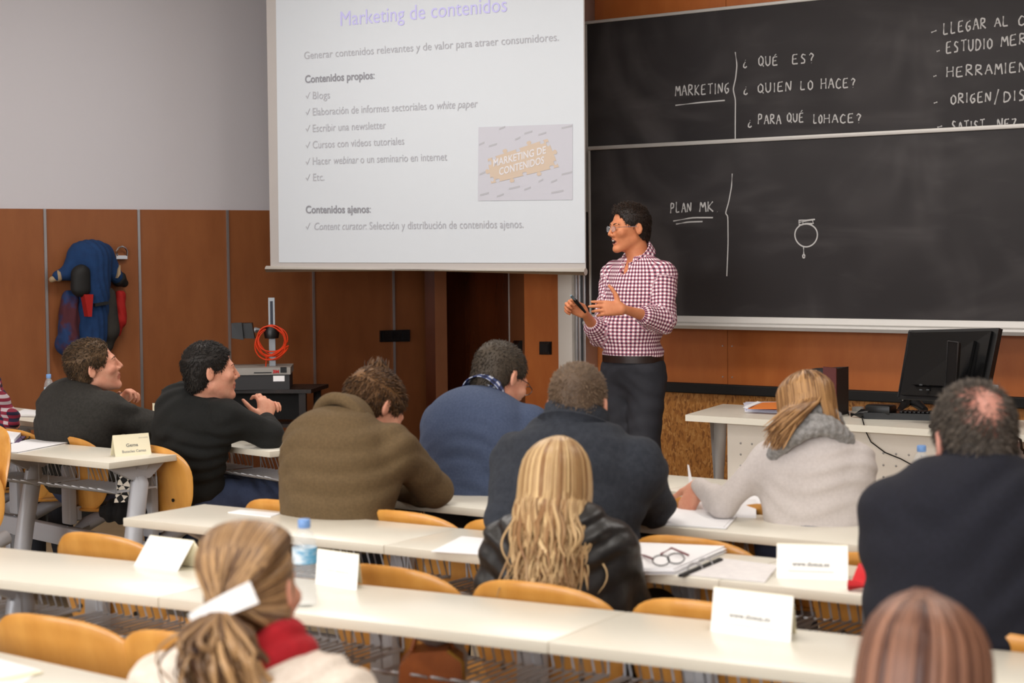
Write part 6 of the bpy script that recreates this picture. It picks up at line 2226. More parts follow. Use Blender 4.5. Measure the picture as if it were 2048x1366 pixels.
def man_navy():
    d = 3.8
    J = joints(head=at_d(1947, 884, d + 0.02), hdir=(cd(-0.08, 0.93, -0.3), 0.0), neck=at_d(1958, 966, d - 0.02), pelvis=at_d(1945, 1290, d - 0.02), bdir=cd(0.16, 0.98), sh=0.178, shz=-0.07, shf=0.0,
               elL=at_d(1800, 1170, d + 0.06), elR=at_d(2150, 1190, d + 0.06), wrL=at_d(1800, 1160, d + 0.3), wrR=at_d(2080, 1150, d + 0.3))
    J['wrL'][2] = 0.79; J['wrR'][2] = 0.79
    check_arms('navy', J)
    hands = {'L': dict(f=cd(0.5, 0.8, 0), n=cd(0, 0, -1), s=cd(0.8, -0.5, 0), curl=(30, 40, 25)), 'R': dict(f=cd(-0.6, 0.8, 0), n=cd(0, 0, -1), s=cd(0.8, 0.6, 0), curl=(30, 40, 25))}
    P, Q, mi = body_mesh(J, 0.0064, hands, None, hs=1.0, neck_r=0.06)
    m_sk = mat('skin_rosy', (206, 148, 130), 0.45, col2=(196, 128, 112), nscale=12, spec=0.4)
    o = new_person('person in navy jumper with a balding crown of grey hair at the right edge', P, Q, mi, [m_sk, M_lip, M_brow, M_mouth], J)
    R = J['hR']
    # hair ring round a bald crown
    hP, hQ, L = cap_hair(J, 1.0, 0.004, 0.0055, front=0.06, nape=-0.08)
    X = (hP[hQ].mean(1) - J['head']) @ R
    bald = ((X[:, 0] - 0.006) / 0.07) ** 2 + ((X[:, 2] - 0.072) / 0.088) ** 2 < 1
    bald &= X[:, 1] < 0.06
    keepq = hQ[~bald]
    bl = lambda c: 1.0 - 0.97 * np.exp(-((((c - J['head']) @ R[:, 0] - 0.006) / 0.05) ** 2 + (((c - J['head']) @ R[:, 2] - 0.07) / 0.062) ** 2) ** 1.5) * ((c - J['head']) @ R[:, 1] < 0.04)
    comb = lambda p: (R[:, 1] * 0.2 - R[:, 2] * 0.9 + R[:, 0] * 0.8 * np.sign((p - J['head']) @ R[:, 0] - 0.01)) if (p - J['head']) @ R[:, 2] < 0.1 else (R[:, 2] * 0.9 + R[:, 1] * 0.5)
    ev = [tufts(hP, hQ, 7500, 0.018, comb, 0.2, 0.0013, 0.3, 6, keep=bl),
          tufts(hP, hQ, 200, 0.03, lambda p: R[:, 1] * 0.9 + R[:, 2] * 0.4, 0.22, 0.0011, 0.3, 7, keep=lambda c: ((c - J['head']) @ R[:, 2] > 0.085) * 1.0),
          tufts(hP, hQ, 110, 0.045, lambda p: -R[:, 2] * 0.8 + R[:, 0] * 0.3, 0.12, 0.0007, 0.08, 8, keep=lambda c: np.exp(-((((c - J['head']) @ R[:, 0] - 0.012) / 0.06) ** 2 + (((c - J['head']) @ R[:, 2] - 0.08) / 0.06) ** 2)))]
    hair_obj('hair', (hP, keepq), ev, hairmat('greying_hair', (52, 46, 42), (116, 104, 92), 0.6), o)
    m = mat('navy_knit', (19, 20, 30), 0.92, col2=(24, 25, 36), nscale=100, bump=0.15, bscale=160)
    bk = lambda v: (v.ell(lerp(J['pelvis'], J['neck'], 0.5) - J['R'][:, 1] * 0.02, (0.205, 0.13, 0.22), J['R'], 0.07), v.ell(J['pelvis'] + UP * 0.05, (0.215, 0.15, 0.14), J['R'], 0.06))
    v = top_vol(J, 0.0062, 0.012, wd=1.06, arm_inf=0.02, hem=J['pelvis'][2] - 0.04, extra=[bk], ripple=0.0035, lam=0.085, seed=81, neckcut=0.066)
    garment(v, 'jumper', m, o)
    ax = unit(lerp(J['neck'], J['head'], 0.9) - J['neck'])
    ring_collar(J['neck'] - ax * 0.03, ax, J['R'][:, 1], 0.104, 0.08, 0.09, 0.01, m, o, open_=0.35, drop=0.012)
    seat_legs(o, J)


def smooth_path(pts, k=2):
    P = np.array(pts)
    for _ in range(k):
        Q = [P[0]]
        for i in range(len(P) - 1):
            Q += [P[i] * 0.75 + P[i + 1] * 0.25, P[i] * 0.25 + P[i + 1] * 0.75]
        P = np.array(Q + [P[-1]])
        if len(P) > 34: break
    return list(P)


def long_locks(J, s, n, seed, az, zend, wave, rad, spread_end, back=0.02, freq=2.2, parting=0.0, xsq=1.0, jit=0.012, rend=0.0012, xoff=0.0):
    """locks from the parting over the crown and down the back"""
    R = J['hR']
    L = lambda p: J['head'] + R @ (np.array(p) * s)
    rs = np.random.default_rng(seed); out = []
    r = J['R'][:, 0]; b = -J['R'][:, 1]
    for i in range(n):
        a = rs.uniform(-az, az)
        pts = [L((parting + rs.normal(0, .004), rs.uniform(-0.03, 0.05), 0.131))]
        g = rs.uniform(0.98, 1.06)
        for z, k in ((0.127, 0.28), (0.113, 0.56), (0.078, 0.86), (0.03, 0.97), (-0.03, 1.0)):
            pts.append(L((math.sin(a) * 0.091 * k * g * xsq + parting * (1 - k), -math.cos(a) * 0.112 * k * g - 0.014, z)))
        p = pts[-1]
        ze = zend + rs.uniform(-0.05, 0.09) + 0.05 * abs(math.sin(a))
        x0 = (p - J['head']) @ r; y0 = (p - J['head']) @ b
        xe = x0 * spread_end + xoff + rs.normal(0, jit); ye = max(y0, 0.03) + back + rs.normal(0, 0.008)
        ph, am = rs.uniform(0, 6.28), wave * rs.uniform(0.5, 1.4)
        z0 = p[2]
        m = 9
        for k in range(1, m + 1):
            t = k / m
            ts = t * t * (3 - 2 * t); ty = t ** 0.65
            q = J['head'] + r * (x0 + (xe - x0) * ts + am * t * math.sin(freq * 2 * PI * t + ph)) + b * (y0 + (ye - y0) * ty + am * 0.6 * t * math.cos(freq * 2 * PI * t + ph * 1.7))
            q = np.array([q[0], q[1], z0 + (ze - z0) * t])
            pts.append(q)
        ax0 = J['head'] - R[:, 1] * 0.02 * s
        out.append(ribbon(smooth_path(pts, 1), rad * rs.uniform(0.5, 1.5), 0.0014, lambda p: np.array([ax0[0], ax0[1], min(p[2], ax0[2] + 0.03)])))
    return out


def woman_blonde():
    d = 4.42
    J = joints(head=at_d(1112, 975, d + 0.05), hdir=(cd(0.2, 0.95, -0.2), 0.0), neck=at_d(1112, 1060, d), pelvis=at_d(1130, 1270, d + 0.0), bdir=cd(0.3, 0.95), sh=0.135, shz=-0.045, shf=0.03,
               elL=at_d(990, 1190, d + 0.05), wrL=at_d(1040, 1150, d + 0.26), elR=at_d(1262, 1215, d + 0.06), wrR=at_d(1210, 1160, d + 0.28))
    J['wrL'][2] = 0.79; J['wrR'][2] = 0.79
    check_arms('blonde', J)
    hands = {'L': dict(f=cd(0.6, 0.8, 0), n=cd(0, 0, -1), s=cd(0.8, -0.6, 0), curl=(30, 40, 25), sc=0.88), 'R': dict(f=cd(-0.6, 0.8, 0), n=cd(0, 0, -1), s=cd(0.8, 0.6, 0), curl=(30, 40, 25), sc=0.88)}
    P, Q, mi = body_mesh(J, 0.0066, hands, None, hs=0.95, neck_r=0.045, tw=(0.84, 0.85))
    o = new_person('person with long blonde hair and black leather jacket seen from behind', P, Q, mi, [M_skin_pale, M_lip, M_brow, M_mouth], J)
    m = mat('black_leather_jacket', (24, 23, 23), 0.38, col2=(34, 33, 32), nscale=10, bump=0.3, bscale=26, spec=0.6)
    bk = lambda v: (v.ell(J['pelvis'] + UP * 0.02, (0.155, 0.115, 0.1), J['R'], 0.05),)
    v = top_vol(J, 0.0058, 0.008, wd=0.86, dp=0.88, arm_inf=0.012, hem=J['pelvis'][2] - 0.03, extra=[bk], ripple=0.0042, lam=0.05, seed=91, neckcut=0.05)
    garment(v, 'leather_jacket', m, o)
    R = J['hR']; s = 0.95
    L = lambda x, y, z: J['head'] + R @ (np.array([x, y, z]) * s)
    b = -J['R'][:, 1]; r = J['R'][:, 0]
    lo, hi = bounds([L(0, 0, 0.1), J['head'] - UP * 0.32 + b * 0.15], 0.2)
    v = Vol(lo, hi, 0.006)
    v.ell(L(0, -0.018, 0.04), np.array([0.078, 0.1, 0.083]) * s, R, 0)
    v.ell(L(0, -0.035, -0.05), np.array([0.056, 0.05, 0.1]) * s, R, 0.03)
    for x in (-0.04, 0.0, 0.04):
        v.cap(L(x, -0.07, -0.05), J['head'] + r * (x * 0.85 + 0.03) + b * 0.16 - UP * 0.19, 0.03, 0.022, 0.04)
    v.ell(L(0, 0.118, -0.04), np.array([0.07, 0.1, 0.11]) * s, R, 0.012, 'sub')
    hP, hQ = v.mesh(); hP = smooth_verts(hP, hQ, 2)
    locks = long_locks(J, s, 1100, 5, 1.85, J['head'][2] - 0.235, 0.011, 0.0052, 0.72, 0.1, 1.2, 0.012, xoff=0.03, jit=0.014)
    locks += long_locks(J, s, 220, 6, 1.6, J['head'][2] - 0.3, 0.02, 0.004, 0.6, 0.115, 1.1, 0.012, xoff=0.025, jit=0.028)
    hair_obj('hair', (hP, hQ), locks, hairmat('blonde_hair', (138, 98, 58), (216, 184, 134), 0.4), o)
    seat_legs(o, J)


def woman_ponytail():
    d = 2.95
    J = joints(head=at_d(510, 1180, d + 0.03), hdir=(cd(0.3, 0.9, -0.05), 0.06), neck=at_d(505, 1335, d + 0.0), pelvis=at_d(500, 1760, d + 0.02), bdir=cd(0.35, 0.93), sh=0.155, shz=-0.055)
    for k in 'LR':
        J['el' + k] = J['sh' + k] - UP * 0.22 + J['R'][:, 1] * 0.08
        J['wr' + k] = J['el' + k] + J['R'][:, 1] * 0.2 - UP * 0.06
    P, Q, mi = body_mesh(J, 0.0066, {s: dict(f=cd(0.1, 1, 0), n=cd(0, 0, -1), s=cd(1 if s == 'L' else -1, 0, 0), curl=(30, 40, 25), sc=0.88) for s in 'LR'}, None, hs=0.86, neck_r=0.045, tw=(0.9, 0.9))
    o = new_person('person with streaked brown ponytail held by a white hair clip, in the foreground', P, Q, mi, [M_skin_pale, M_lip, M_brow, M_mouth], J)
    m = mat('cream_knit', (238, 226, 212), 0.95, col2=(226, 212, 196), nscale=120, bump=0.3, bscale=200)
    v = top_vol(J, 0.0066, 0.018, wd=0.95, dp=0.95, arm_inf=0.02, hem=J['pelvis'][2] - 0.03, ripple=0.004, lam=0.06, seed=101, neckcut=0.052)
    garment(v, 'jumper', m, o)
    ax = UP
    red = mat('red_scarf', (184, 24, 36), 0.85, col2=(160, 16, 30), nscale=30, bump=0.3, bscale=40)
    c = J['neck'] + UP * 0.0
    f = J['R'][:, 1]; r = J['R'][:, 0]
    lo, hi = bounds([c], 0.18)
    v = Vol(lo, hi, 0.006)
    for z, rad, th in ((0.035, 0.07, 0.016), (0.005, 0.086, 0.02)):
        for k in range(36):
            a0, a1 = 2 * PI * k / 36, 2 * PI * (k + 1) / 36
            q = lambda a: c + (r * math.sin(a) + f * math.cos(a)) * rad + UP * (z + 0.03 * math.sin(a) + 0.006 * math.sin(4 * a))
            v.cap(q(a0), q(a1), th, None, 0.006)
    garment(v, 'scarf', red, o)
    R = J['hR']; s = 0.86
    L = lambda x, y, z: J['head'] + R @ (np.array([x, y, z]) * s)
    v0 = cap_hair(J, s, 0.003, 0.0055, front=0.045, nape=-0.08)
    tie = L(0.0, -0.128, -0.012)
    rs = np.random.default_rng(12); locks = []
    for i in range(1200):
        a = rs.uniform(-2.5, 2.5)
        # root on the hairline all round, drawn back to the tie
        if rs.random() < 0.75:
            p0 = L(math.sin(a) * 0.07, 0.06 * -math.cos(a * 0.6) + 0.05, 0.075 + 0.045 * math.cos(a * 0.62))
            p1 = L(math.sin(a) * 0.088, -0.035, 0.04 + 0.095 * math.cos(a * 0.63))
            p2 = L(math.sin(a) * 0.07, -0.1, 0.015 + 0.07 * math.cos(a * 0.63))
        else:
            p0 = L(math.sin(a) * 0.06, -0.06, -0.07); p1 = L(math.sin(a) * 0.062, -0.09, -0.05); p2 = L(math.sin(a) * 0.04, -0.115, -0.025)
        e = tie + rs.normal(0, 0.007, 3)
        pts = [p0, lerp(p0, p1, .5) + (lerp(p0, p1, .5) - J['head']) * 0.06, p1, lerp(p1, p2, .5) + (lerp(p1, p2, .5) - J['head']) * 0.05, p2, lerp(p2, e, .5) - R[:, 1] * 0.006, e]
        locks.append(ribbon(smooth_path(pts, 1), rs.uniform(0.002, 0.0055), 0.0014, J['head']))
    # tail: curling locks
    b = -J['R'][:, 1]
    for i in range(330):
        ph = rs.uniform(0, 6.28); am = rs.uniform(0.008, 0.026); ln = rs.uniform(0.1, 0.26)
        ox, oy = rs.normal(0, 0.028), rs.normal(0, 0.016)
        pts = []
        for k in range(12):
            t = k / 11
            q = tie + r * (ox * min(1, t * 3) + am * t * math.sin(9 * t + ph) + 0.004) + b * (0.012 + 0.03 * math.sin(PI * min(t * 1.5, 1)) + oy * min(1, t * 2.5) + am * t * math.cos(9 * t + ph)) - UP * (ln * t + 0.0)
            pts.append(q)
        locks.append(ribbon(smooth_path(pts, 1), rs.uniform(0.0025, 0.006), 0.0016, lambda p: tie + UP * (p[2] - tie[2]) - b * 0.03))
    for i in range(260):                                   # sides drawn back over the ear
        sx = rs.choice([-1, 1]); zz = rs.uniform(-0.07, 0.06)
        pts = [L(sx * 0.076, 0.01 - 0.4 * max(0, -zz), zz), L(sx * 0.081, -0.045, zz * 0.8 - 0.004), L(sx * 0.06, -0.095, zz * 0.5 - 0.008), L(sx * 0.02, -0.122, -0.012)]
        locks.append(ribbon(smooth_path(pts, 2), rs.uniform(0.002, 0.005), 0.0014, J['head']))
    hair_obj('hair', (v0[0], v0[1]), locks, hairmat('streaked_brown_hair', (70, 42, 26), (190, 150, 104), 0.4), o)
    # clip: a broad curved white barrette across the tail
    p0, p1 = L(-0.062, -0.135, -0.04), L(0.064, -0.13, 0.012)
    mid = lerp(p0, p1, 0.5) - R[:, 1] * 0.034
    upc = unit(np.cross(p1 - p0, R[:, 1])); upc = upc if upc[2] > 0 else -upc

    def fn(u, v):
        q = p0 * (1 - u) ** 2 + mid * 2 * u * (1 - u) + p1 * u ** 2
        return q + upc * 0.034 * (v - 0.5) * (0.75 + 0.35 * u)
    part('hair_clip', MB().sheet(20, 4, fn, 0.006), mat('white_barrette', (250, 248, 246), 0.4), o, True, smooth=60, label='curved white hair clip')
    seat_legs(o, J)


def woman_brunette():
    d = 2.42
    J = joints(head=at_d(1848, 1362, d), hdir=(cd(0.25, 0.96, -0.12), -0.08), neck=at_d(1852, 1500, d - 0.02), pelvis=at_d(1850, 2050, d), bdir=cd(0.05, 1), sh=0.155, shz=-0.055)
    for k in 'LR':
        J['el' + k] = J['sh' + k] - UP * 0.22 + J['R'][:, 1] * 0.08
        J['wr' + k] = J['el' + k] + J['R'][:, 1] * 0.2 - UP * 0.06
    P, Q, mi = body_mesh(J, 0.0068, {s: dict(f=cd(0.1, 1, 0), n=cd(0, 0, -1), s=cd(1 if s == 'L' else -1, 0, 0), curl=(30, 40, 25), sc=0.88) for s in 'LR'}, None, hs=0.9, neck_r=0.046, tw=(0.9, 0.9))
    o = new_person('person with straight reddish brown hair, only the crown seen at the bottom right', P, Q, mi, [M_skin_pale, M_lip, M_brow, M_mouth], J)
    v = top_vol(J, 0.0075, 0.014, wd=0.95, dp=0.95, arm_inf=0.018, hem=J['pelvis'][2] - 0.03, seed=111, neckcut=0.052)
    garment(v, 'jumper', mat('grey_jumper', (120, 112, 110), 0.9), o)
    R = J['hR']; s = 0.9
    L = lambda x, y, z: J['head'] + R @ (np.array([x, y, z]) * s)
    b = -J['R'][:, 1]; r = J['R'][:, 0]
    lo, hi = bounds([L(0, 0, 0.1), J['head'] - UP * 0.3 + b * 0.08], 0.2)
    v = Vol(lo, hi, 0.006)
    v.ell(L(0, -0.018, 0.036), np.array([0.078, 0.099, 0.08]) * s, R, 0)
    v.ell(L(0, -0.025, -0.06), np.array([0.084, 0.072, 0.11]) * s, R, 0.03)
    v.cap(L(-0.04, -0.05, -0.1), J['head'] - r * 0.06 + b * 0.07 - UP * 0.25, 0.055, 0.035, 0.04)
    v.cap(L(0.04, -0.05, -0.1), J['head'] + r * 0.06 + b * 0.07 - UP * 0.25, 0.055, 0.035, 0.04)
    v.ell(L(0, 0.13, -0.04), np.array([0.07, 0.1, 0.11]) * s, R, 0.012, 'sub')
    hP, hQ = v.mesh(); hP = smooth_verts(hP, hQ, 2)
    locks = long_locks(J, s, 1000, 15, 2.4, J['head'][2] - 0.27, 0.006, 0.0052, 1.15, 0.0, 0.8, -0.015, xsq=1.05)
    hair_obj('hair', (hP, hQ), locks, hairmat('auburn_hair', (70, 40, 30), (158, 112, 88), 0.4), o)
    seat_legs(o, J)


def man_plaid():
    d = 8.3
    J = joints(head=at_d(-75, 690, d), hdir=(cd(0.8, 0.5, 0), 0), neck=at_d(-72, 738, d), pelvis=at_d(-84, 930, d), bdir=cd(0.7, 0.7), sh=0.18, shz=-0.065,
               elR=at_d(10, 806, d - 0.05), wrR=at_d(-2, 822, d + 0.12), elL=at_d(-40, 800, d + 0.4), wrL=at_d(-10, 815, d + 0.35))
    J['elR'][2] = 0.8; J['wrR'][2] = 0.78; J['wrL'][2] = 0.78
    check_arms('plaid', J)
    hands = {'R': dict(f=cd(0.25, 0.6, 0), n=cd(0, 0, -1), s=cd(-0.5, 0.4, 0.4), curl=(35, 45, 30))}
    P, Q, mi = body_mesh(J, 0.008, hands, None)
    o = new_person('person in red and navy plaid shirt, only an arm and hand at the left edge', P, Q, mi, [M_skin_pale, M_lip, M_brow, M_mouth], J)
    short_hair(J, o, 'black_hair', ((14, 11, 9), (34, 27, 22)), 0.009, 500, 0.016, rad=0.003)
    v = top_vol(J, 0.0075, 0.015, arm_inf=0.02, hem=J['pelvis'][2] - 0.05, ripple=0.004, seed=121)
    P, Q = v.mesh(); P = smooth_verts(P, Q, 1)
    r = cd(0.9, -0.4); UV = np.stack([P @ r, P[:, 2] + 0.3 * (P @ r)], 1)
    quad_obj('shirt', P, Q, checker_cloth('plaid_flannel', ((190, 176, 180), (134, 30, 54), (28, 24, 52)), 0.032, 0.03), o, uv=UV)
    seat_legs(o, J)


for fn in (man_brown, man_blue, man_fleece, man_black, man_grey, woman_scarf, man_navy, woman_blonde, woman_ponytail, woman_brunette, man_plaid):
    fn()
# ------------------------------------------------------------------ things on the tables
def tent_card(label, base, ridge, lines=(), m=None, k=0.42, shadow_side=True, w_text=None):
    """folded name card: base and ridge edges of its near face (pixels); the far face mirrors it"""
    A, B = at_z(*base[0], TZ), at_z(*base[1], TZ)

    def ridge_pts(h): return at_z(*ridge[0], TZ + h), at_z(*ridge[1], TZ + h)
    ab = unit(B - A); n = np.array([-ab[1], ab[0], 0])
    lo, hi = 0.02, 0.2
    for _ in range(40):
        h = (lo + hi) / 2
        C, D = ridge_pts(h)
        off = ((C - A) @ n + (D - B) @ n) / 2
        if off > k * h: lo = h
        else: hi = h
    h = (lo + hi) / 2
    C, D = ridge_pts(h)
    e = (C - A + D - B) / 2; C, D = A + e, B + e      # a flat rectangle
    E, F = 2 * C - A, 2 * D - B
    E[2] = F[2] = TZ + 0.001
    t = thing('tent_card', label, 'name card', (A + B + E + F) / 4 * [1, 1, 0] + [0, 0, TZ], 0, 'folded name cards')
    nf = unit(np.cross(B - A, C - A)); nb = unit(np.cross(E - F, D - F))
    if nf @ (EYE - A) < 0: nf = -nf
    part('front_panel', MB().slab(A, B, D, C, -nf * 0.0012), m or M_cardw, t, True, smooth=None)
    part('rear_panel', MB().slab(F, E, C, D, nf * 0.0012 * np.array([1, 1, 0]) + [0, 0, -0.0005]), M_card, t, True, smooth=None)
    for txt, u0, u1, v0, hh, mm in lines:
        p0 = A + (B - A) * u0 + (C - A) * v0
        p1 = A + (B - A) * u1 + (D - B) * v0
        text_on([(txt, 0.01, 0)], p0, p1, C - A, nf, mm, t, height=hh * h, off=0.0012)
    if lines and lines[0][3] == 0.36:                    # fine printed rule under the address
        q = lambda u, v: A + (B - A) * u + (C - A) * v + nf * 0.0008
        part('rule_print', MB().slab(q(0.16, 0.2), q(0.8, 0.2), q(0.8, 0.225), q(0.16, 0.225), -nf * 0.0004), M_ink_soft, t, True, smooth=None)
    return h


M_inkd = mat('dark_ink', (112, 112, 112), 0.8)
WWW = lambda a, b: [('www.doeua.es', a, b, 0.36, 0.14, M_inkd)]
tent_card('white tent card lying open beside the ponytail, left of her head', [(268, 1130), (355, 1142)], [(302, 1070), (386, 1081)], [('www.doeua.es', 0.3, 0.8, 0.42, 0.08, M_ink_soft)])
tent_card('white tent card just behind the water bottle', [(630, 1167), (713, 1180)], [(632, 1099), (721, 1106)], [('www.doeua.es', 0.25, 0.8, 0.4, 0.09, M_ink_soft)])
tent_card('largest white tent card, in front of the auburn-haired person', [(1421, 1262), (1581, 1284)], [(1426, 1173), (1589, 1192)], WWW(0.22, 0.74))
tent_card('white tent card printed www.doeua.es beside the red case', [(1553, 1156), (1696, 1161)], [(1548, 1085), (1702, 1091)], WWW(0.22, 0.74))
tent_card('cream tent card half hidden by the fleece man’s arm', [(1262, 949), (1304, 963)], [(1266, 905), (1321, 915)], [], M_cardw)
tent_card('cream tent card printed Gema on the left bench', [(231, 914), (303, 908)], [(224.5, 873), (297, 863.5)], [('Gema', 0.33, 0.66, 0.42, 0.16, M_inkd), ('Busacles Camas', 0.2, 0.86, 0.15, 0.13, M_ink), ('Jornada', 0.7, 0.96, 0.78, 0.06, M_ink_soft)], M_card, k=0.35)
tent_card('small cream tent card beside the lying bottle, behind the black jumper', [(306, 836), (332, 838)], [(309, 806), (327, 808)], [], M_card)

M_pet = mat('clear_plastic', (236, 242, 246), 0.06, alpha=0.2, spec=0.8)
M_cap = mat('light_blue_cap', (122, 164, 222), 0.4)
M_blabel = mat('blue_label', (96, 172, 214), 0.5, col2=(226, 240, 246), nscale=18, stretch=(1, 1, 2.5), lo=0.45, hi=0.6)


def bottle(label, p, H, r, axis=None, cap_m=None):
    """small ribbed water bottle: body, label sleeve and cap"""
    t = thing('water_bottle', label, 'bottle', p, 0, 'small water bottles')
    R = None
    if axis is not None:
        u, w = basis(axis); R = np.stack([u, w, unit(axis)], 1)
    prof = [(r * 0.6, 0.0), (r * 0.95, 0.004), (r, 0.012)]
    for k in range(5):
        z = 0.02 + k * 0.016
        prof += [(r, z), (r * 0.95, z + 0.008)]
    prof += [(r, H * 0.52), (r, H * 0.68), (r * 0.93, H * 0.76), (r * 0.7, H * 0.84), (r * 0.45, H * 0.885), (r * 0.42, H * 0.93)]
    part('body', MB().lathe([(a, z) for a, z in prof], p, 24, R=R), M_pet, t, True, smooth=60)
    part('label_sleeve', MB().lathe([(r * 1.012, H * 0.5), (r * 1.012, H * 0.68)], p, 24, R=R, cap=False), M_blabel, t, True, smooth=60)
    part('cap', MB().lathe([(r * 0.5, H * 0.9), (r * 0.52, H * 0.905), (r * 0.52, H * 0.99), (r * 0.46, H)], p, 18, R=R), cap_m or M_cap, t, True, smooth=40)


p = at_z(611, 1212, TZ)
bottle('water bottle with light blue cap standing right of the ponytail', p, 0.198, 0.0275)
p = at_d(1843, 683, 5.2); p = R1.p(R1.t_of(p), 0.2, TZ)
p = at_z(1843, (CM @ (p - EYE))[1] / (CM @ (p - EYE))[2] * CAM_F + 683, TZ)
hb = at_d(1841, 890, (CM @ (p - EYE))[2])[2] - TZ
bottle('water bottle left of the navy jumper man’s head', p, hb, 0.027)
p = at_z(99, 828, TZ)
bottle('water bottle standing behind the dark grey jumper man', p, at_d(99, 748, (CM @ (p - EYE))[2])[2] - TZ, 0.024)
p0, p1 = at_z(310, 836, TZ + 0.03), at_z(266, 832, TZ + 0.03)
bottle('water bottle lying on its side between the two men in dark jumpers', p1, 0.17, 0.03, p0 - p1, mat('navy_cap', (40, 40, 110), 0.4))


def sheet_q(px, up=0.0): return [at_z(x, y, TZ + up) for x, y in px]


stack('paper_sheet', 'white sheet in the lower left corner of the picture', 'paper', sheet_q([(-60, 1362), (40, 1372), (84, 1340), (-40, 1308)]), 0.002, M_paper, 1)
stack('folded_card', 'cream folded card under the white sheet in the lower left corner', 'card', sheet_q([(-40, 1366), (20, 1362), (86, 1346), (70, 1342)], 0.0022), 0.002, M_card, 1)
stack('paper_sheet', 'white sheet near the free left end of the third bench', 'paper', sheet_q([(455, 1025), (540, 1034), (560, 1027), (478, 1020)]), 0.002, M_paper, 1)
stack('paper_stack', 'white papers left of the leather jacket', 'paper', sheet_q([(862, 1104), (1000, 1113), (1030, 1084), (925, 1074)]), 0.004, M_paper, 2)
stack('paper_stack', 'untidy stack of white papers under the red-armed glasses', 'paper', sheet_q([(1240, 1150), (1350, 1150), (1450, 1104), (1255, 1096)]), 0.016, M_paper, 7, 0.005)
stack('printed_handout', 'pale printed handout between the glasses papers and the www card', 'handout', sheet_q([(1362, 1150), (1528, 1166), (1556, 1132), (1440, 1118)]), 0.003, mat('pale_print', (226, 222, 222), 0.7, col2=(236, 232, 230), nscale=40), 2)
rb = thing('ring_binder', 'black spine of an open ring binder between papers and handout', 'binder', at_z(1395, 1135, TZ + 0.004))
part('spine', MB().slab(*sheet_q([(1356, 1149), (1366, 1150), (1446, 1117), (1438, 1115)], 0.008), -z1 * 0.006), M_black_matt, rb, True)
for k in (0.35, 0.6):
    c = lerp(at_z(1361, 1150, TZ + 0.004), at_z(1442, 1116, TZ + 0.004), k)
    part('ring', MB().tube([c + CR * 0.018 * math.cos(a) + UP * 0.016 * math.sin(a) for a in np.linspace(-0.3, PI + 0.3, 12)], 0.002, 6), M_alu, rb, True, smooth=60)
g = thing('eyeglasses', 'folded glasses with dark red arms on the stack of papers', 'glasses', at_z(1345, 1115, TZ + 0.02))
zz = 0.022
q = lambda x, y, u=zz: at_z(x, y, TZ + u)
part('arm', MB().tube([q(1270, 1104), q(1290, 1112), q(1306, 1118, 0.03)], 0.003, 6), mat('dark_red_acetate', (110, 30, 40), 0.35), g, True, smooth=60)
part('arm', MB().tube([q(1322, 1108), q(1343, 1096, 0.03), q(1362, 1104, 0.03), q(1378, 1111)], 0.003, 6), mat('dark_red_acetate', (110, 30, 40), 0.35), g, True, smooth=60)
fr = MB()
for cx, cy in ((1322, 1121), (1352, 1117)):
    c = q(cx, cy, 0.032)
    fr.tube([c + CR * 0.021 * math.cos(a) + UP * 0.013 * math.sin(a) for a in np.linspace(0, 2 * PI, 15)], 0.0018, 6)
part('frame', fr, mat('black_acetate', (26, 22, 24), 0.3), g, True, smooth=60)
a, b = at_z(1697, 1181, TZ), at_z(1775, 1186, TZ)
ab = unit(b - a); nn = np.array([-ab[1], ab[0], 0])
mb = MB().tube([a + UP * 0.013, b + UP * 0.013], 0.013, 14)
mb.slab(a + ab * 0.004 + UP * 0.014, b + UP * 0.014, b - ab * 0.004 + nn * 0.05 + UP * 0.055, a + ab * 0.012 + nn * 0.05 + UP * 0.055, nn * 0.012)
solo('spectacle_case', mb, mat('red_leatherette', (206, 24, 34), 0.4), 'bright red soft case beside the navy jumper', 'case', smooth=50)
# second bench: notebook, rose sunglasses, papers
nb = thing('notebook', 'white notebook with a red cover under the brown jumper’s forearm', 'notebook', at_z(850, 985, TZ))
part('cover', MB().slab(*sheet_q([(793, 994), (872, 1003), (916, 981), (838, 970)], 0.005), -z1 * 0.005), mat('red_cover', (196, 34, 40), 0.5), nb, True)
part('pages', MB().slab(*sheet_q([(793, 991), (872, 999), (914, 977), (838, 967)], 0.014), -z1 * 0.009), M_paper, nb, True)
sg = thing('sunglasses', 'rose tinted sunglasses lying below the brown jumper’s arm', 'glasses', at_z(775, 990, TZ))
c0 = at_z(772, 988, TZ + 0.02)
part('lens', MB().prism([c0 + CR * 0.028 * math.cos(a) + CF * 0.012 * math.sin(a) + UP * 0.016 * math.sin(a) for a in np.linspace(0, 2 * PI, 18, endpoint=False)], UP * 0.002), mat('rose_lens', (190, 140, 130), 0.15), sg, True)
part('frame', MB().tube([c0 + CR * 0.029 * math.cos(a) + CF * 0.0125 * math.sin(a) + UP * 0.0165 * math.sin(a) for a in np.linspace(0, 2 * PI, 20)], 0.0025, 6).tube([c0 + CR * 0.03, c0 + CR * 0.012 + CF * 0.05 + UP * 0.012, c0 + CF * 0.1 - UP * 0.01], 0.0025, 6), mat('rose_frame', (120, 62, 60), 0.3), sg, True, smooth=60)
stack('paper_sheet', 'white sheet right of the red-edged notebook', 'paper', sheet_q([(922, 987), (1006, 995), (1015, 984), (945, 978)]), 0.002, M_paper, 1)
stack('paper_stack', 'white papers under the fleece man’s elbow', 'paper', sheet_q([(1318, 1051), (1450, 1059), (1478, 1027), (1335, 1019)]), 0.006, M_paper, 3)
# front bench papers under the scarf woman's arm
cs = at_z(1375, 990, TZ + 0.012)


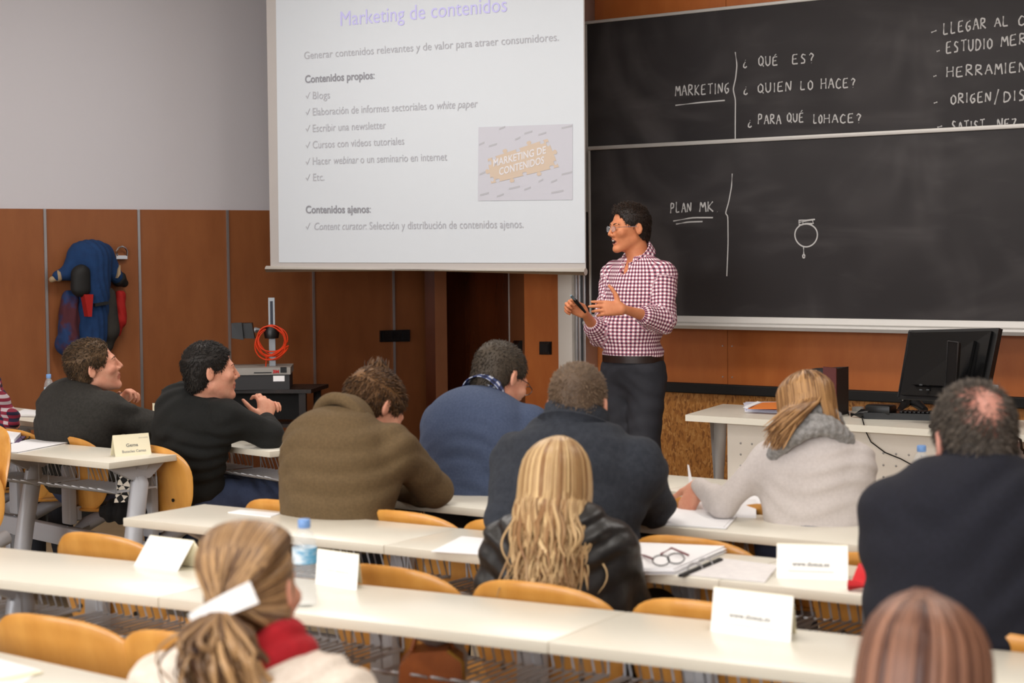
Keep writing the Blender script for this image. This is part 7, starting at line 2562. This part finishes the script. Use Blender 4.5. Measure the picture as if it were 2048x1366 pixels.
def curl(u, v):
    x = 1372 + 140 * u; y = 984 + 16 * u + 34 * v
    p = at_z(x, min(y, 1004 + 30 * u), TZ + 0.012 + 0.02 * math.sin(PI * u) * (1 - v))
    return p - UP * max(0.0, (v - 0.55)) * 0.05 - CF * max(0.0, v - 0.55) * 0.03


solo('paper_sheet', MB().sheet(14, 8, curl, 0.0015), M_paper, 'curling white sheet under the scarfed woman’s left arm', 'paper', smooth=60)
stack('paper_stack', 'white papers in front of the scarfed woman', 'paper', sheet_q([(1490, 1008), (1546, 1012), (1534, 984), (1498, 978)]), 0.004, M_paper, 2)
s0 = at_z(1382, 985, TZ + 0.02)
sl = MB().slab(s0 - CR * 0.004, s0 + CR * 0.012, s0 - CR * 0.004 + UP * 0.085 + CF * 0.02, s0 - CR * 0.009 + UP * 0.088 + CF * 0.02, CF * 0.001)
solo('paper_slip', sl, M_paper, 'narrow white paper slip held upright in the scarfed woman’s left hand', 'paper', smooth=None)
pn0 = at_z(1302, 960, TZ)
solo('pen', MB().tube([pn0 + UP * 0.004, pn0 + CR * 0.006 + UP * 0.07, pn0 + CR * 0.007 + UP * 0.085], [0.004, 0.0045, 0.001], 8), mat('dark_pen', (40, 40, 44), 0.4), 'dark pen held at the fleece man’s arm by the cream card', 'pen')
# left block
stack('paper_stack', 'loose white papers at the left edge in front of the notebook', 'paper', sheet_q([(-40, 906), (34, 907), (134, 887), (58, 881)]), 0.006, M_paper, 4, 0.006)
nb = thing('notebook', 'white notebook with a violet edge and black cord loop at the left edge', 'notebook', at_z(20, 876, TZ))
part('cover', MB().slab(*sheet_q([(-40, 888), (38, 885), (58, 866), (-20, 862)], 0.006), -z1 * 0.006), mat('violet_cover', (92, 70, 110), 0.6), nb, True)
part('pages', MB().slab(*sheet_q([(-40, 882), (28, 879), (46, 861), (-20, 858)], 0.02), -z1 * 0.014), M_paper, nb, True)
part('cord_loop', MB().tube([at_z(50 + 9 * math.cos(a), 874 + 6 * math.sin(a), TZ + 0.004) for a in np.linspace(0, 2 * PI, 16)], 0.003, 6), M_black_matt, nb, True, smooth=60)
part('red_mark', MB().slab(*sheet_q([(-4, 869), (10, 869), (12, 865), (-2, 864)], 0.0212), -z1 * 0.001), mat('red_print', (190, 20, 24), 0.5), nb, True)
nb = thing('notebook', 'white notebook with a red lower edge on the bench by the left wall', 'notebook', at_z(57, 830, TZ))
part('pages', MB().slab(*sheet_q([(24, 829), (88, 830), (92, 823), (48, 818)], 0.012), -z1 * 0.009), M_paper, nb, True)
part('cover', MB().slab(*sheet_q([(24, 832), (88, 833), (92, 826), (48, 821)], 0.003), -z1 * 0.003), mat('dull_red_cover', (170, 70, 66), 0.6), nb, True)
stack('paper_sheet', 'white sheet under the clasped hands of the black jumper man', 'paper', sheet_q([(545, 886), (588, 879), (590, 868), (552, 872)]), 0.002, M_paper, 1)
# checked bag and black coat on a seat of the left block
cb0 = at_d(253, 980, 7.2)
ckb = mat('checked_cloth', (18, 18, 18), 0.8)
m = bpy.data.materials.new('checked_cloth_pattern'); m.use_nodes = True
bs = m.node_tree.nodes['Principled BSDF']; bs.inputs['Roughness'].default_value = 0.85
tcn = m.node_tree.nodes.new('ShaderNodeTexCoord'); mpn = m.node_tree.nodes.new('ShaderNodeMapping'); ckn = m.node_tree.nodes.new('ShaderNodeTexChecker')
mpn.inputs['Rotation'].default_value = (0, math.radians(45), 0.6); ckn.inputs['Scale'].default_value = 46
ckn.inputs[1].default_value = (*lin((224, 214, 198)), 1); ckn.inputs[2].default_value = (*lin((16, 15, 15)), 1)
m.node_tree.links.new(tcn.outputs['Object'], mpn.inputs[0]); m.node_tree.links.new(mpn.outputs[0], ckn.inputs[0]); m.node_tree.links.new(ckn.outputs[0], bs.inputs['Base Color'])
bg = thing('shoulder_bag', 'black and white checked bag on the seat under the Gema card bench', 'bag', cb0 - UP * 0.06)
part('body', MB().prism([cb0 + CR * a + UP * b for a, b in ((-0.05, -0.05), (0.045, -0.045), (0.04, 0.05), (0.012, 0.075), (-0.03, 0.05))], CF * 0.09), m, bg, True, smooth=None)
part('strap', MB().tube([cb0 + CR * 0.03 + UP * 0.05, cb0 + CR * 0.01 + UP * 0.12 + CF * 0.04, cb0 - CR * 0.02 + UP * 0.06 + CF * 0.05], 0.006, 8), M_black_matt, bg, True, smooth=60)
lo, hi = bounds([at_d(215, 1010, 7.5), at_d(296, 1040, 7.5)], 0.14)
v = Vol(lo, hi, 0.01)
v.cap(at_d(220, 1024, 7.4), at_d(290, 1030, 7.4), 0.04, 0.045, 0.02).cap(at_d(240, 1014, 7.42), at_d(285, 1018, 7.42), 0.035, 0.035, 0.03)
v.ripple(0.008, 0.06, [CR, UP], 5)
P, Q = v.mesh(); P = smooth_verts(P, Q, 1)
setp(quad_obj('black_coat', P, Q, mat('black_nylon', (14, 13, 14), 0.85), None, P.mean(0)), 'black coat heaped on the seat below the checked bag', 'coat')
# tan leather bag under the nearest long bench
hb0 = at_d(868, 1352, 3.95)
hbg = thing('handbag', 'tan leather handbag with brass edge under the nearest long bench', 'bag', hb0 - UP * 0.16)
lm = mat('tan_leather', (150, 82, 36), 0.4, col2=(136, 72, 30), nscale=20)
part('body', MB().prism([hb0 + CR * a + UP * b for a, b in ((-0.085, -0.16), (0.075, -0.16), (0.062, 0.03), (0.03, 0.055), (-0.05, 0.05), (-0.075, 0.02))], CF * 0.09), lm, hbg, True, smooth=None)
part('brass_trim', MB().tube([hb0 + CR * 0.07 - UP * 0.1 - CF * 0.003, hb0 + CR * 0.063 + UP * 0.03 - CF * 0.003, hb0 + CR * 0.03 + UP * 0.056 - CF * 0.003], 0.004, 6), mat('brass', (200, 160, 80), 0.3, metal=0.9), hbg, True, smooth=60)
part('handle', MB().tube([hb0 + CR * 0.04 + UP * 0.05 + CF * 0.04, hb0 + CR * 0.02 + UP * 0.11 + CF * 0.04, hb0 - CR * 0.03 + UP * 0.11 + CF * 0.04, hb0 - CR * 0.05 + UP * 0.045 + CF * 0.04], 0.006, 8), lm, hbg, True, smooth=60)
